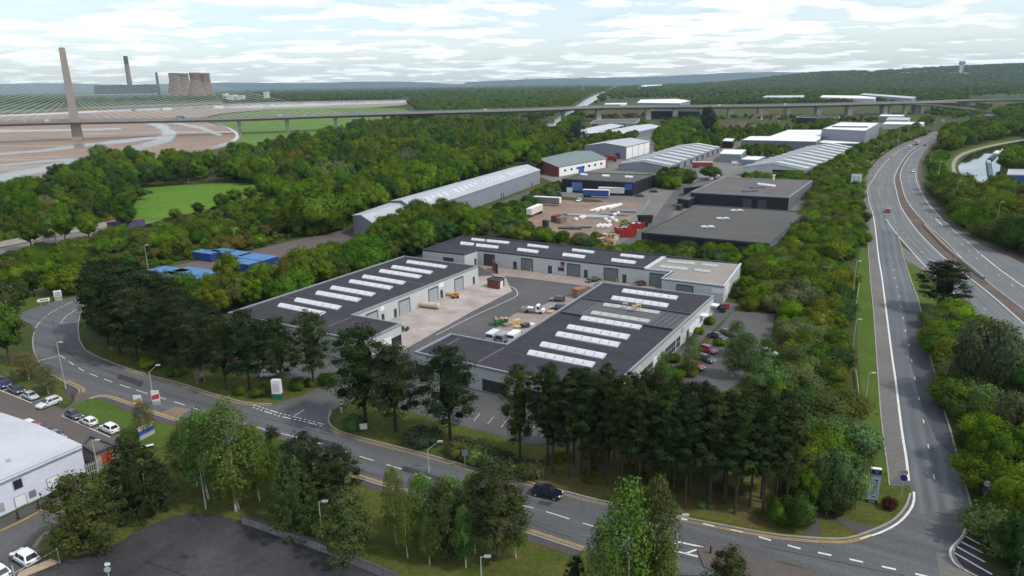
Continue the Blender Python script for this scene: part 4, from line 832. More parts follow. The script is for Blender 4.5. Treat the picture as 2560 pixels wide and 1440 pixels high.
a, b = G(2080, 317, zm_), G(2170, 318, zm_); mb = MB(); line_strip(mb, [a, b], 6, zm_ + 0.1, 0.5); part(rM, "roof_gutter", mb, 'dark_door')
shell("white_roof_store", "low white roofed annexe in front of the tall grey box", "building", GP([(2040, 357), (2060, 349), (2158, 349), (2146, 359)], 5.5), 5.5, 'clad_dgrey', 'roof_white', 'trim')
zn = zt(1558, 352, 338)
gable("pale_warehouse", "pale roofed warehouse with dark gable beyond the tall shed", [(1558, 337), (1659, 316), None, (1477, 334)], zn, 2.2, 'clad_blue', 'roof_pale')
gable("pale_warehouse", "pale roofed warehouse bay beside the big dark fir", [(1477, 334), (1560, 314), None, (1400, 335)], zn, 2.2, 'clad_blue', 'roof_pale')
shell("store_shed", "small white roofed store by the blue lorry", "building", GP([(1798, 384), (1810, 373), (1866, 374), (1852, 386)], 6), 6, 'clad_grey', 'roof_white', 'trim_light')
shell("store_shed", "low pale roofed shed beside the striped roof", "building", GP([(1852, 398), (1870, 390), (1912, 391), (1893, 400)], 4), 4, 'clad_grey', 'roof_white', 'trim_light')
shell("store_shed", "small dark cube store behind the roadside trees", "building", GP([(1806, 352), (1814, 345), (1836, 346), (1832, 353)], 6), 6, 'clad_black', 'roof_white', 'trim_light')
for lab, q, z, wl, rf in (("dark scrapyard building standing under the viaduct", [(1620, 277), (1640, 271), (1752, 271), (1750, 278)], 11, 'clad_black', 'felt'),
    ("long white roofed factory just beyond the viaduct", [(1592, 257), (1602, 249), (1690, 247), (1726, 251), (1700, 258)], 14, 'clad_grey', 'roof_white'),
    ("low white shed beyond the viaduct near the canal", [(1510, 261), (1514, 258), (1568, 257), (1566, 261)], 9, 'clad_grey', 'roof_white'),
    ("blue grey scrapyard shed with rusty heaps behind", [(1476, 308), (1486, 300), (1600, 297), (1590, 307)], 7, 'clad_blue', 'felt_brown'),
    ("black flat roofed depot by the viaduct piers", [(1990, 293), (2000, 289), (2098, 290), (2100, 296)], 8, 'clad_black', 'felt'),
    ("white roofed garage with two dark chimneys", [(2197, 290), (2204, 286), (2262, 287), (2256, 291)], 6, 'clad_grey', 'roof_white'),
    ("white roofed garage next to the roundabout", [(2215, 299), (2222, 293), (2276, 294), (2270, 300)], 6, 'clad_light', 'roof_pale'),
    ("long white canopy roof by the dual carriageway", [(2205, 310), (2216, 304), (2312, 305), (2306, 311)], 5.5, 'clad_light', 'roof_white'),
    ("flat retail shed among trees past the viaduct", [(1906, 243), (1915, 239), (2010, 238), (2012, 243)], 10, 'clad_light', 'roof_pale'),
    ("long retail park with white parapet beyond the viaduct", [(2050, 243), (2056, 238), (2150, 239), (2190, 243), (2186, 247)], 11, 'clad_light', 'roof_white'),
    ("grey retail shed end nearest the roundabout", [(2150, 236), (2160, 233), (2290, 242), (2280, 246)], 12, 'clad_grey', 'roof_pale'),
    ("small white roof alone in the far wood", [(2162, 208), (2166, 205), (2192, 205), (2190, 208)], 12, 'clad_light', 'roof_white'),
    ("pale shed in the woods beside the ship canal", [(1600, 217), (1606, 213), (1660, 211), (1655, 216)], 12, 'clad_light', 'roof_white'),
    ("second pale shed in the canal woods", [(1700, 213), (1706, 210), (1746, 210), (1742, 213)], 12, 'clad_light', 'roof_white'),
    ("blue workshop by the canal moorings", [(2518, 436), (2521, 423), (2564, 423), (2564, 437)], 4.5, 'sign_blue', 'roof_metal')):
    shell("distant_shed" if 'moorings' not in lab else "workshop", lab, "building", GP(q, z), z, wl, rf, 'trim_light')
def house(px, py, w, l, rz, lab):
    x, y = G(px, py); c, s_ = math.cos(rz), math.sin(rz)
    pt = lambda u, v: (x + u * c - v * s_, y + u * s_ + v * c)
    r, (a, b, c_, d, m1, m2) = gable("house", lab, [pt(-l / 2, -w / 2), pt(l / 2, -w / 2), pt(l / 2, w / 2), pt(-l / 2, w / 2)], 5.2, 2.8, 'brick_buff', 'roof_tile', world=True, group="houses beyond the estate trees")
    for t in (0.15, 0.45, 0.75):
        for z in (0.9, 3.4): q = face_box(tuple(a), tuple(b), t, t + 0.12, z, z + 1.2, 0.08); part(r, "window", q, 'whitepaint')
    mb = MB(); mb.box(m1.x * .8 + m2.x * .2, m1.y * .8 + m2.y * .2, 8.2, .9, .7, 1.6); part(r, "chimney", mb, 'brick')
for i, (px, py, lab) in enumerate(((1822, 327, "brown tiled house end on among the trees"), (1848, 322, "white windowed house with brown roof among trees"), (1868, 330, "low brown roofed house nearest the white store"), (1893, 300, "grey roofed house beneath the viaduct"), (1940, 303, "second grey roofed house beneath the viaduct"), (1912, 285, "small house beyond the viaduct piers"), (1965, 283, "row house behind the viaduct"))): house(px, py, 9, 12 + (i % 3) * 4, 0.4 * i - 0.6, lab)
# --- white profiled building at the lower corner of the view
P0 = Vector(G(217, 1190)); P1 = Vector(G(0, 1292)); u = (P1 - P0).normalized(); nrm = Vector((-u.y, u.x))
if nrm.dot(Vector((0, 1))) < 0: nrm = -nrm
ze = height_at(P0.x, P0.y, 1114)
best = None
for k in range(40, 300):
    dd = k / 10; p = P0 + nrm * dd
    for rr in (0.5, 0.9, 1.3, 1.7): 
        q = proj(p.x, p.y, ze + rr); e = (q[0] - 91) ** 2 + (q[1] - 1076) ** 2
        if best is None or e < best[0]: best = (e, dd, rr)
half, rise = best[1], best[2]
FAR = P0 + u * 45
rW, w_ = gable("white_works", "white profiled works building with rounded silver eaves and pale roof", [tuple(P0), tuple(FAR), tuple(FAR + nrm * 2 * half), tuple(P0 + nrm * 2 * half)], ze, rise, 'clad_white', 'roof_works', world=True, over=0.15)
wa, wb = tuple(FAR), tuple(P0)
if (Vector(wb) - Vector(wa)).cross(nrm) < 0: wa, wb = wb, wa
mb = MB(); K = 8; secs = []
for p in (P0 - u * 0.1, FAR):
    ring_ = []
    for k in range(K + 1):
        w = math.pi / 2 * k / K; ring_.append((p.x - nrm.x * (0.75 * math.sin(w) - 0.55), p.y - nrm.y * (0.75 * math.sin(w) - 0.55), ze - 0.55 + 0.75 * math.cos(w)))
    secs.append(ring_)
mb.loft(secs, False); mb.add([tuple(p) for p in secs[0]] + [(P0.x + nrm.x * .5, P0.y + nrm.y * .5, ze - .55)], [tuple(range(K + 2))]); part(rW, "curved_eave", mb, mat("silver eave sheet", (0.55, 0.58, 0.63), 0.3, 0.12, 0.8, metal=0.7), True)
for x0, x1, z0, z1, m1_, nm in ((34, 54, 2.9, 4.2, 'glass', "window"), (38, 64, 0.2, 1.75, 'sign_white', "wall_panel"), (119, 144, 0.6, 2.3, 'sign_white', "wall_panel"), (74, 88, 0.7, 1.6, 'shutter', "louvre"), (-5, 8, 0.7, 1.8, 'shutter_pale', "louvre")):
    t0, t1 = sorted((at_px(wa, wb, x0, (z0 + z1) / 2), at_px(wa, wb, x1, (z0 + z1) / 2))); e = 0.1 / math.dist(wa, wb)
    part(rW, nm + "_frame", face_box(wa, wb, t0 - e, t1 + e, z0 - .1, z1 + .1, 0.06), 'trim'); part(rW, nm, face_box(wa, wb, t0, t1, z0, z1, 0.09), m1_)
e1 = P0 + nrm * half
mb = MB(); mb.cyl((P0.x + nrm.x * .2, P0.y + nrm.y * .2, 0), (P0.x + nrm.x * .2, P0.y + nrm.y * .2, ze - .5), 0.14); part(rW, "corner_trim", mb, 'grey_steel')
for k in range(1, 5):
    for s in (0.35, 0.8):
        p = P0 + u * (k * 8) + nrm * (half * s); mb = MB(); mb.box(p.x, p.y, ze + rise * s + 0.35, .5, .4, .3, 0.4); part(rW, "roof_vent", mb, 'grey_steel')
# --- substation with the orange door
zs = zt(292, 1147, 1112)
q = GP([(205, 1113), (224, 1087), (291, 1112), (236, 1133)], zs); rS, s_ = shell("substation", "small brick substation with a rusty orange double door", "building", q, zs, 'brick_buff', 'felt_brown', 'trim_dark')
a, b = G(236, 1133, zs), G(291, 1112, zs); o, t0, t1 = on_wall(rS, "door", a, b, 253, 280, 0.1, zs * .78, mat("rusty orange door", (0.30, 0.055, 0.022), 0.6, 0.25, 2.0), 0.07, "rusty orange steel double door")
part(o, "door_seam", face_box(a, b, (t0 + t1) / 2 - .006, (t0 + t1) / 2 + .006, 0.1, zs * .78, .085, -.06), 'dark_door')
# --- brick shed in the yard
zb = zt(1247, 724, 703)
q = GP([(1218, 697), (1232, 691), (1261, 694), (1246, 703)], zb); rB2, _ = shell("brick_shed", "small red brick meter house standing alone in the yard", "shed", q, zb, 'brick', 'felt', 'trim_dark', para=.2, lip=.12)
a, b = G(1246, 703, zb), G(1261, 694, zb); part(rB2, "door", face_box(a, b, .3, .7, .05, 2.0, .07), 'sign_white')
# --- brick wing wall by the back block
mb = MB(); p, q2 = G(1232, 672), G(1243, 685); line_strip(mb, [p, q2], 0.4, 0, 3.2); o = tag(link("screen_wall", mesh_of("screen_wall", mb, 'brick')), "red brick screen wall standing between the two yard blocks", "wall")
# ================================================================== the river bridge and its approach viaduct
bx_px = [(-260, 318), (0, 307), (185, 302.5), (400, 299.5), (600, 296), (717, 291), (838, 287), (1080, 280.5), (1300, 275), (1410, 271), (1495, 267.5), (1620, 266), (1755, 266), (1900, 264.5), (2050, 261.5), (2213, 257.5), (2310, 255)]
gx = [(-960, 660), (-720, 748), (-500, 847), (-400, 890), (-310, 922), (-270, 940), (-225, 960), (-110, 1000), (15, 1042), (80, 1070), (145, 1092), (213, 1108), (290, 1116), (375, 1120), (465, 1128), (600, 1150), (700, 1175)]
DECK = []
for x, y in resample(smooth_px(gx, 6), 90):
    px = proj(x, y, 19)[0]; t = px
    for (a, ya), (b, yb) in zip(bx_px, bx_px[1:]):
        if a <= px <= b: ty = ya + (yb - ya) * (px - a) / (b - a); break
    else: ty = bx_px[0][1] if px < bx_px[0][0] else bx_px[-1][1]
    DECK.append([x, y, height_at(x, y, ty)])
for _ in range(6):
    for i in range(1, len(DECK) - 1): DECK[i][2] = (DECK[i - 1][2] + DECK[i][2] * 2 + DECK[i + 1][2]) / 4
def deck_section(w, d): return [(-w / 2, 0.9), (-w / 2, -0.9), (-w / 2 + 2.5, -1.2), (-w * .28, -d), (w * .28, -d), (w / 2 - 2.5, -1.2), (w / 2, -0.9), (w / 2, 0.9), (w / 2 - .4, 0.9), (w / 2 - .4, 0), (-w / 2 + .4, 0), (-w / 2 + .4, 0.9)]
def sweep(path, sec, closed=True):
    mb = MB(); secs = []
    for i, p in enumerate(path):
        a = Vector(path[max(0, i - 1)][:2]); b = Vector(path[min(len(path) - 1, i + 1)][:2]); t = (b - a).normalized(); n = Vector((t.y, -t.x))
        secs.append([(p[0] + n.x * o, p[1] + n.y * o, p[2] + h) for o, h in sec])
    if closed: secs = [s + [s[0]] for s in secs]
    mb.loft(secs, True); return mb
MT['deck'] = mat("bridge concrete", (0.25, 0.235, 0.225), 0.85, 0.1, 0.02, fine=0.05, fscale=0.3)
MT['pylon'] = mat("pylon concrete", (0.265, 0.24, 0.21), 0.85, 0.08, 0.02, fine=0.05, fscale=0.3)
MT['bridge_road'] = mat("bridge surfacing", (0.16, 0.155, 0.155), 0.9, 0.1, 0.05)
MT['cable'] = mat("pale stay cable", (0.55, 0.62, 0.56), 0.5, 0.03)
rBr = thing("river_bridge", "long cable stayed bridge and viaduct crossing the whole view", "bridge", (-500, 847, 0))
part(rBr, "deck", sweep(DECK, deck_section(30, 3.6)), 'deck')
mb = MB(); line_strip(mb, [(p[0], p[1]) for p in DECK], 1, 0)
rd = sweep(DECK, [(-14.4, 0.06), (14.4, 0.06), (14.4, 0.1), (-14.4, 0.1)]); part(rBr, "carriageway", rd, 'bridge_road')
for s in (-1, 1):
    part(rBr, "parapet_rail", sweep(DECK, [(s * 14.9 - .12, 1.5), (s * 14.9 + .12, 1.5), (s * 14.9 + .12, 2.1), (s * 14.9 - .12, 2.1)]), 'trim')
def deck_at(x):
    for a, b in zip(DECK, DECK[1:]):
        if a[0] <= x <= b[0]: t = (x - a[0]) / (b[0] - a[0]); return [a[k] + (b[k] - a[k]) * t for k in range(3)], (Vector(b[:2]) - Vector(a[:2])).normalized()
    return DECK[-1], Vector((1, 0.2))
PT = deck_at(-500); py_x, py_y, py_z = PT[0]; td = PT[1]; TOP = height_at(py_x, py_y, 119)
ang = math.atan2(td.y, td.x)
mb = MB(); secs = []
for z, w, d in ((-1, 10.5, 9), (py_z, 9.2, 7.5), (TOP * .55, 7.0, 6), (TOP, 5.6, 5.2)):
    c, s = math.cos(ang), math.sin(ang); secs.append([(py_x + X * w * c - Y * d * s, py_y + X * w * s + Y * d * c, z) for X, Y in ((-.5, -.5), (.5, -.5), (.5, .5), (-.5, .5), (-.5, -.5))])
mb.loft(secs, True); py = part(rBr, "pylon", mb, 'pylon')
mb = MB(); mb.cyl((py_x, py_y, TOP), (py_x, py_y, TOP + 9), .18, .08, 5); part(py, "mast", mb, 'grey_steel')
NC = 27
for s in (-1, 1):
    for k in range(NC):
        f = (k + 1) / NC; zt_ = TOP - 4 - (1 - f) ** 0.9 * (TOP - py_z) * 0.66; o, _ = deck_at(max(DECK[0][0] + 1, py_x + s * (14 + f * (330 if s < 0 else 268))))
        mb = MB(); mb.cyl((py_x + td.x * s * 3, py_y + td.y * s * 3, zt_), (o[0], o[1], o[2] + 1), 0.19, 0.19, 4, False); part(rBr, "stay_cable", mb, 'cable')
def pier(px, base, kind):
    x = G(px, base)[0]; lo, hi = x - 120, x + 120
    for _ in range(40):
        m_ = (lo + hi) / 2; q = deck_at(m_)[0]
        if proj(q[0], q[1], q[2] - 4)[0] < px: lo = m_
        else: hi = m_
    q, t = deck_at((lo + hi) / 2); a = math.atan2(t.y, t.x); mb = MB()
    if kind == 1:
        secs = []
        for z, w, d in ((-1, 4.0, 5.5), (q[2] - 9, 3.6, 5.0), (q[2] - 3.3, 4.5, 9.5)):
            c, s = math.cos(a), math.sin(a); secs.append([(q[0] + X * w * c - Y * d * s, q[1] + X * w * s + Y * d * c, z) for X, Y in ((-.5, -.5), (.5, -.5), (.5, .5), (-.5, .5), (-.5, -.5))])
        mb.loft(secs, True); part(rBr, "pier", mb, 'concrete_pale')
    else:
        for off in (-6.5, 6.5):
            mb = MB(); mb.box(q[0] - math.sin(a) * off + math.cos(a) * off * .25, q[1] + math.cos(a) * off, (q[2] - 3.2) / 2 - .5, 7.5, 3.0, q[2] - 2.2, a); part(rBr, "pier", mb, 'concrete_pale')
for p in ((597, 338), (717, 328), (838, 325), (960, 318), (1085, 312), (1180, 310), (1297, 312), (1407, 300)): pier(p[0], p[1], 1)
for p in ((1495, 292), (1620, 296), (1688, 296), (1755, 298), (1826, 291), (1900, 292), (1970, 291), (2045, 292), (2122, 287), (2210, 282), (2290, 280)): pier(p[0], p[1], 2)
# slip road down from the viaduct and the level deck that goes on
br = []
for (px, py_, z) in ((2200, 259.5, 15.8), (2290, 260, 14.5), (2350, 264, 12), (2400, 269, 9), (2445, 275, 6), (2480, 281, 2.5)): x, y = G(px, py_, z); br.append((x, y, z))
rSl = thing("slip_viaduct", "curved ramp dropping from the viaduct to the roundabout", "bridge", (br[0][0], br[0][1], 0))
BRS = resample(smooth_px(br, 6), 40); part(rSl, "deck", sweep(BRS, deck_section(13, 2.4)), 'deck')
part(rSl, "carriageway", sweep(BRS, [(-6, .06), (6, .06), (6, .1), (-6, .1)]), 'bridge_road')
for k in (4, 10, 16, 22):
    p = BRS[k]; mb = MB(); mb.box(p[0], p[1], p[2] / 2 - 1, 4, 7, p[2] - 1); part(rSl, "pier", mb, 'concrete_pale')
lv = [G(px, py_, 15.5) + (15.5,) for px, py_ in ((2300, 255.5), (2350, 252.5), (2420, 250), (2500, 249), (2600, 248.5), (2700, 248))]
rLv = thing("level_viaduct", "straight deck carrying on past the roundabout to the edge", "bridge", (lv[0][0], lv[0][1], 0))
LVS = resample(lv, 24); part(rLv, "deck", sweep(LVS, deck_section(20, 3.0)), 'deck'); part(rLv, "carriageway", sweep(LVS, [(-9, .06), (9, .06), (9, .1), (-9, .1)]), 'bridge_road')
for k in (5, 11): p = LVS[k]; mb = MB(); mb.box(p[0], p[1], p[2] / 2 - 1, 10, 9, p[2] - 1); part(rLv, "pier", mb, 'concrete_pale')
# ================================================================== power station across the river
MT['tower'] = mat("cooling tower concrete", (0.14, 0.085, 0.062), 0.9, 0.18, 0.05, fine=0.08, fscale=0.05, stretch=(1, 1, .1))
Dp = 3950.0
def far_at(px, d=Dp):
    lo, hi = -4000.0, 4000.0
    for _ in range(50):
        m_ = (lo + hi) / 2
        if proj(m_, d, 40)[0] < px: lo = m_
        else: hi = m_
    return lo
def cooling(px, wpx, d, topy, lab):
    x = far_at(px, d); s = px_scale(x, d, 60); R = wpx / s; Hh = height_at(x, d, topy)
    r = thing("cooling_tower", lab, "cooling tower", (x, d, 0), 0, "power station cooling towers")
    prof = []
    for k in range(15):
        f = k / 14; z = Hh * (0.06 + .94 * f); zz = (f - 0.80); prof.append((R * math.sqrt(0.54 ** 2 + (zz * 1.05) ** 2 if zz < 0 else 0.54 ** 2 + (zz * 0.8) ** 2), z))
    inner = [(a - 1.2, b) for a, b in reversed(prof)]
    mb = MB(); mb.lathe(prof + inner, 36, x, d); part(r, "shell", mb, 'tower', True)
    mb = MB()
    for k in range(24): w = 2 * math.pi * k / 24; mb.cyl((x + prof[0][0] * 1.03 * math.cos(w), d + prof[0][0] * 1.03 * math.sin(w), -1), (x + prof[0][0] * math.cos(w + .13), d + prof[0][0] * math.sin(w + .13), prof[0][1]), .7, .7, 4)
    tag(part(r, "leg", mb, 'tower'), kind='stuff')
for px, w, d, ty, lab in ((440, 23, 3950, 182.5, "cooling tower standing first in line, its shell fully in view"), (464, 20, 4300, 183, "cooling tower set back behind the first and second towers"), (492, 23.5, 3850, 181.5, "cooling tower standing third in the row, widest in view"), (517, 20, 4250, 182.5, "cooling tower at the end of the row away from the chimney")): cooling(px, w, d, ty, lab)
def chimney(px, d, ty, wpx, lab, dark):
    x = far_at(px, d); s = px_scale(x, d, 80); Hh = height_at(x, d, ty); R = wpx / s / 2
    r = thing("chimney", lab, "chimney", (x, d, 0)); mb = MB(); mb.lathe([(R * 1.25, -1), (R, Hh * .8)], 20, x, d); part(r, "shaft", mb, 'tower' if not dark else 'chim_dark', True)
    mb = MB(); mb.lathe([(R, Hh * .8), (R * .96, Hh), (0.1, Hh)], 20, x, d); part(r, "top", mb, 'chim_dark', True)
MT['chim_dark'] = mat("sooty chimney", (0.045, 0.038, 0.05), 0.9, 0.1)
chimney(327, 3950, 140, 10.5, "very tall brown chimney with a dark top", False); chimney(397, 3800, 181, 6, "shorter dark chimney between the boiler house and towers", True)
xa, xb = far_at(236, 3900), far_at(388, 3900); zb_ = height_at((xa + xb) / 2, 3900, 213)
rBo = thing("boiler_house", "huge dark blocky boiler house of the power station", "building", (xa, 3900, 0)); mb = MB(); mb.box((xa + xb) / 2, 3930, zb_ * .45, xb - xa, 60, zb_ * .9); part(rBo, "wall", mb, mat("boiler house cladding", (0.045, 0.07, 0.062), 0.8, 0.1, 0.02))
for k in range(5): mb = MB(); w = (xb - xa) / 5.4; mb.box(xa + (xb - xa) * (k + .5) / 5, 3930, zb_ * .95, w, 50, zb_ * .12); part(rBo, "roof_block", mb, 'chim_dark')
rT = thing("turbine_hall", "long low pale turbine hall below the boiler house", "building", (xa, 3850, 0)); x2 = far_at(410, 3850); mb = MB(); mb.box((xa + x2) / 2 - 40, 3850, 13, (x2 - xa) + 120, 40, 24); part(rT, "wall", mb, 'clad_dgrey'); mb = MB(); mb.box((xa + x2) / 2 - 40, 3850, 26, (x2 - xa) + 124, 44, 3); part(rT, "roof", mb, 'roof_pale')
for px, w, h, lab in ((575, 40, 7, "white works building by the far shore woods"), (600, 26, 4, "low white shed across the river"), (563, 10, 12, "small white tower block across the river"), (665, 14, 16, "white silo above the far shore woods")):
    x = far_at(px, 2900); r = thing("far_works", lab, "building", (x, 2900, 0)); mb = MB(); mb.box(x, 2900, h / 2 + 8, w, 30, h + 16); part(r, "wall", mb, 'clad_light'); mb = MB(); mb.box(x, 2900, h + 17, w + 2, 32, 2); part(r, "roof", mb, 'roof_white')
# tower on the wooded hill
def on_hill(px, py):
    best = None
    for k in range(0, 220):
        d = 3320 + k * 12; x = far_at(px, d)
        if x < 860: continue
        z = hill_h(min(1, max(0, (x - 850) / 4350)), (d - 3300) / 2900) - .5; e = abs(proj(x, d, z)[1] - py)
        if best is None or e < best[0]: best = (e, x, d, z)
    return best[1:]
x, d, zg = on_hill(2400, 186); ztw = height_at(x, d, 153) - zg; s_ = 1 / px_scale(x, d, 60)
rTw = thing("research_tower", "tall pale tower with a wider head on the wooded hillside", "tower", (x, d, zg)); mb = MB()
mb.box(x, d, zg + ztw * .37, 8 * s_, 12, ztw * .74); part(rTw, "shaft", mb, 'clad_light'); mb = MB(); mb.box(x, d, zg + ztw * .87, 12 * s_, 18, ztw * .26); part(rTw, "head", mb, 'clad_grey'); mb = MB(); mb.box(x + 3 * s_, d + 3, zg + ztw * .38, 3 * s_, 22, ztw * .6); part(rTw, "stair_shaft", mb, 'clad_grey')
for px, py, w, lab in ((2378, 187, 14, "white laboratory block at the foot of the hill tower"), (2412, 187, 22, "long white laboratory wing beside the hill tower"), (2262, 186, 20, "pale hall on the lower hillside"), (2300, 184, 24, "grey hall on the lower hillside"), (2170, 190, 16, "low pale hall lowest on the hillside")):
    xx, dd, zz = on_hill(px, py); w = w / px_scale(xx, dd, 60); r = thing("laboratory", lab, "building", (xx, dd, zz)); mb = MB(); mb.box(xx, dd, zz + 4, w, 20, 14); part(r, "wall", mb, 'clad_light'); mb = MB(); mb.box(xx, dd, zz + 11.6, w + 2, 22, 1.2); part(r, "roof", mb, 'roof_white')
# pylons on the skyline
def pylon_tower(px, d, ty, lab):
    x = far_at(px, d); Hh = height_at(x, d, ty); r = thing("power_pylon", lab, "pylon", (x, d, 0), 0, "power pylons on the skyline"); mb = MB()
    for a, b in ((-1, -1), (1, -1), (1, 1), (-1, 1)): mb.cyl((x + a * 5, d + b * 5, 0), (x, d, Hh), .5, .25, 4)
    part(r, "frame", mb, 'grey_steel'); mb = MB()
    for f, w in ((.68, 11), (.8, 13), (.92, 9)): mb.box(x, d, Hh * f, w * 2, .6, .9)
    part(r, "crossarm", mb, 'grey_steel')
for px, d, ty, lab in ((1316, 3000, 191, "lattice pylon nearest the ship canal"), (1458, 3300, 190, "lattice pylon above the canal bend"), (1221, 3600, 197, "small lattice pylon on the far plain"), (1598, 3600, 190, "lattice pylon at the foot of the wooded hill")): pylon_tower(px, d, ty, lab)
# ================================================================== vehicles
def car_template(kind):
    L_, Wd, H_, xf0, xf1, xr1, xr0 = {"hatch": (4.1, 1.76, 1.46, 0.95, 0.30, -1.45, -1.95), "saloon": (4.5, 1.78, 1.42, 0.85, 0.15, -1.0, -1.75), "suv": (4.45, 1.86, 1.66, 1.0, 0.42, -1.7, -2.1)}[kind]
    hl, w = L_ / 2, Wd / 2; belt = H_ * .62
    r = link("car", None); b = MB(); secs = []
    for x, ww, z0, z1 in ((-hl, .80, .38, belt - .22), (-hl + .12, .93, .25, belt - .05), (-hl + .6, 1, .2, belt), (0, 1, .2, belt - .01), (xf0, 1, .2, belt - .03), (hl - .55, .97, .2, belt - .12), (hl - .15, .88, .25, belt - .22), (hl, .72, .36, belt - .36)):
        W_ = w * ww; secs.append([(x, -W_ * .9, z0), (x, -W_, z0 + .2), (x, -W_, z1 - .14), (x, -W_ * .92, z1), (x, 0, z1 + .03), (x, W_ * .92, z1), (x, W_, z1 - .14), (x, W_, z0 + .2), (x, W_ * .9, z0), (x, -W_ * .9, z0)])
    b.loft(secs)
    wb, wt, zt0, zt1 = w * .9, w * .70, belt - .04, H_
    cs = []
    for x0, x1, f in ((xr0, xr1, 0), ((xr0 + xr1) / 2 * 0 + xr1, xr1, 1), (xf1, xf1, 1), (xf0, xf1, 0)): pass
    sec = lambda x, z, hw: [(x, -hw, z), (x, -hw * .55, z + (.05 if z > belt else 0)), (x, hw * .55, z + (.05 if z > belt else 0)), (x, hw, z)]
    top = [sec(xr0, zt0, wb), sec(xr1, zt1 - .06, wt), sec((xr1 + xf1) / 2, zt1, wt), sec(xf1, zt1 - .04, wt), sec(xf0, zt0, wb)]
    b.loft(top, False)
    for s in (-1, 1):
        vs = [(xr0, s * wb, zt0), (xr1, s * wt, zt1 - .06), ((xr1 + xf1) / 2, s * wt, zt1), (xf1, s * wt, zt1 - .04), (xf0, s * wb, zt0)]
        b.add(vs, [(0, 1, 2, 3, 4) if s > 0 else (4, 3, 2, 1, 0)])
    body = part(r, "body", b, 'paint', True, local=True, paint=[.5, .5, .5])
    body.data.polygons.foreach_set("use_smooth", [False] * len(body.data.polygons))
    def glassq(nm, P):
        q = MB(); q.add(P, [(0, 1, 2, 3)]); part(r, nm, q, 'carglass', local=True)
    lerp = lambda a, c, t: tuple(i + (j - i) * t for i, j in zip(a, c))
    def inset(a, b_, c, d, e, off): # a,b bottom; c,d top
        P = [lerp(lerp(a, b_, e), lerp(d, c, e), .1), lerp(lerp(a, b_, 1 - e), lerp(d, c, 1 - e), .1), lerp(lerp(a, b_, 1 - e), lerp(d, c, 1 - e), .88), lerp(lerp(a, b_, e), lerp(d, c, e), .88)]
        return [(p[0] + off[0], p[1] + off[1], p[2] + off[2]) for p in P]
    glassq("windscreen", inset((xf0, -wb, zt0), (xf0, wb, zt0), (xf1, wt, zt1), (xf1, -wt, zt1), .07, (.03, 0, .04)))
    glassq("rear_window", inset((xr0, wb, zt0), (xr0, -wb, zt0), (xr1, -wt, zt1), (xr1, wt, zt1), .1, (-.03, 0, .03)))
    for s in (-1, 1):
        for xa, xb, ya, yb in ((xf0 - .35, -.28, xf1 - .05, -.28), (-.38, xr0 + .35, -.38, xr1 + .1)):
            P = [(xa, s * wb, zt0), (xb, s * wb, zt0), (yb, s * wt, zt1), (ya, s * wt, zt1)]
            if s < 0: P = [P[1], P[0], P[3], P[2]]
            P = [lerp(P[0], P[3], .12), lerp(P[1], P[2], .12), lerp(P[1], P[2], .86), lerp(P[0], P[3], .86)]
            glassq("side_window", [(p[0], p[1] + s * .012, p[2] + .006) for p in P])
        for nm, x, m_, hh in (("headlight", hl - .12, 'lamp', belt - .28), ("tail_light", -hl + .04, 'red_lamp', belt - .22)):
            q = MB(); q.box(x, s * w * .66, hh, .18, .34, .15); part(r, nm, q, m_, local=True)
        for x in (hl - .85, -hl + .78):
            q = MB(); q.cyl((x, s * (w - .2), .31), (x, s * (w + .015), .31), .31, .31, 14); wh = part(r, "wheel", q, 'rubber', local=True)
            q = MB(); q.cyl((x, s * (w - .1), .31), (x, s * (w + .03), .31), .2, .18, 10); part(wh, "rim", q, 'rim', local=True)
        q = MB(); q.box(xf0 - .25, s * (w + .08), belt + .06, .16, .2, .13); part(r, "mirror", q, 'black', local=True)
    for x, s in ((hl + .005, 1), (-hl - .005, -1)): q = MB(); q.box(x, 0, .5, .03, .5, .11); part(r, "number_plate", q, 'sign_white', local=True)
    note_kids(r); return r
def van_template():
    r = link("van", None); b = MB(); w = .98
    prof = [(-2.6, .35), (-2.65, 2.0), (-2.5, 2.2), (.9, 2.2), (1.35, 2.05), (2.0, 1.25), (2.6, 1.05), (2.68, .4)]
    b.add([(x, -w, z) for x, z in prof] + [(x, w, z) for x, z in prof], [tuple(range(8)), tuple(reversed(range(8, 16)))] + [(i, 8 + i, 8 + (i + 1) % 8, (i + 1) % 8) for i in range(8)])
    part(r, "body", b, 'paint', local=True, paint=[.5, .5, .5])
    q = MB(); q.add([(2.03, -.85, 1.28), (2.03, .85, 1.28), (1.42, .78, 2.03), (1.42, -.78, 2.03)], [(0, 1, 2, 3)]); part(r, "windscreen", q, 'carglass', local=True)
    q = MB(); q.add([(-2.66, .85, 1.25), (-2.66, -.85, 1.25), (-2.67, -.8, 1.9), (-2.67, .8, 1.9)], [(0, 1, 2, 3)]); part(r, "rear_window", q, 'carglass', local=True)
    for s in (-1, 1):
        P = [(1.8, s * (w + .012), 1.25), (.75, s * (w + .012), 1.25), (.75, s * (w + .012), 1.9), (1.35, s * (w + .012), 1.9)]; q = MB(); q.add(P if s > 0 else P[::-1], [(0, 1, 2, 3)]); part(r, "side_window", q, 'carglass', local=True)
        for x in (1.7, -1.65): q = MB(); q.cyl((x, s * .78, .34), (x, s * 1.0, .34), .34, .34, 12); part(r, "wheel", q, 'rubber', local=True)
        q = MB(); q.box(2.6, s * .75, .85, .15, .3, .2); part(r, "headlight", q, 'lamp', local=True)
    note_kids(r); return r
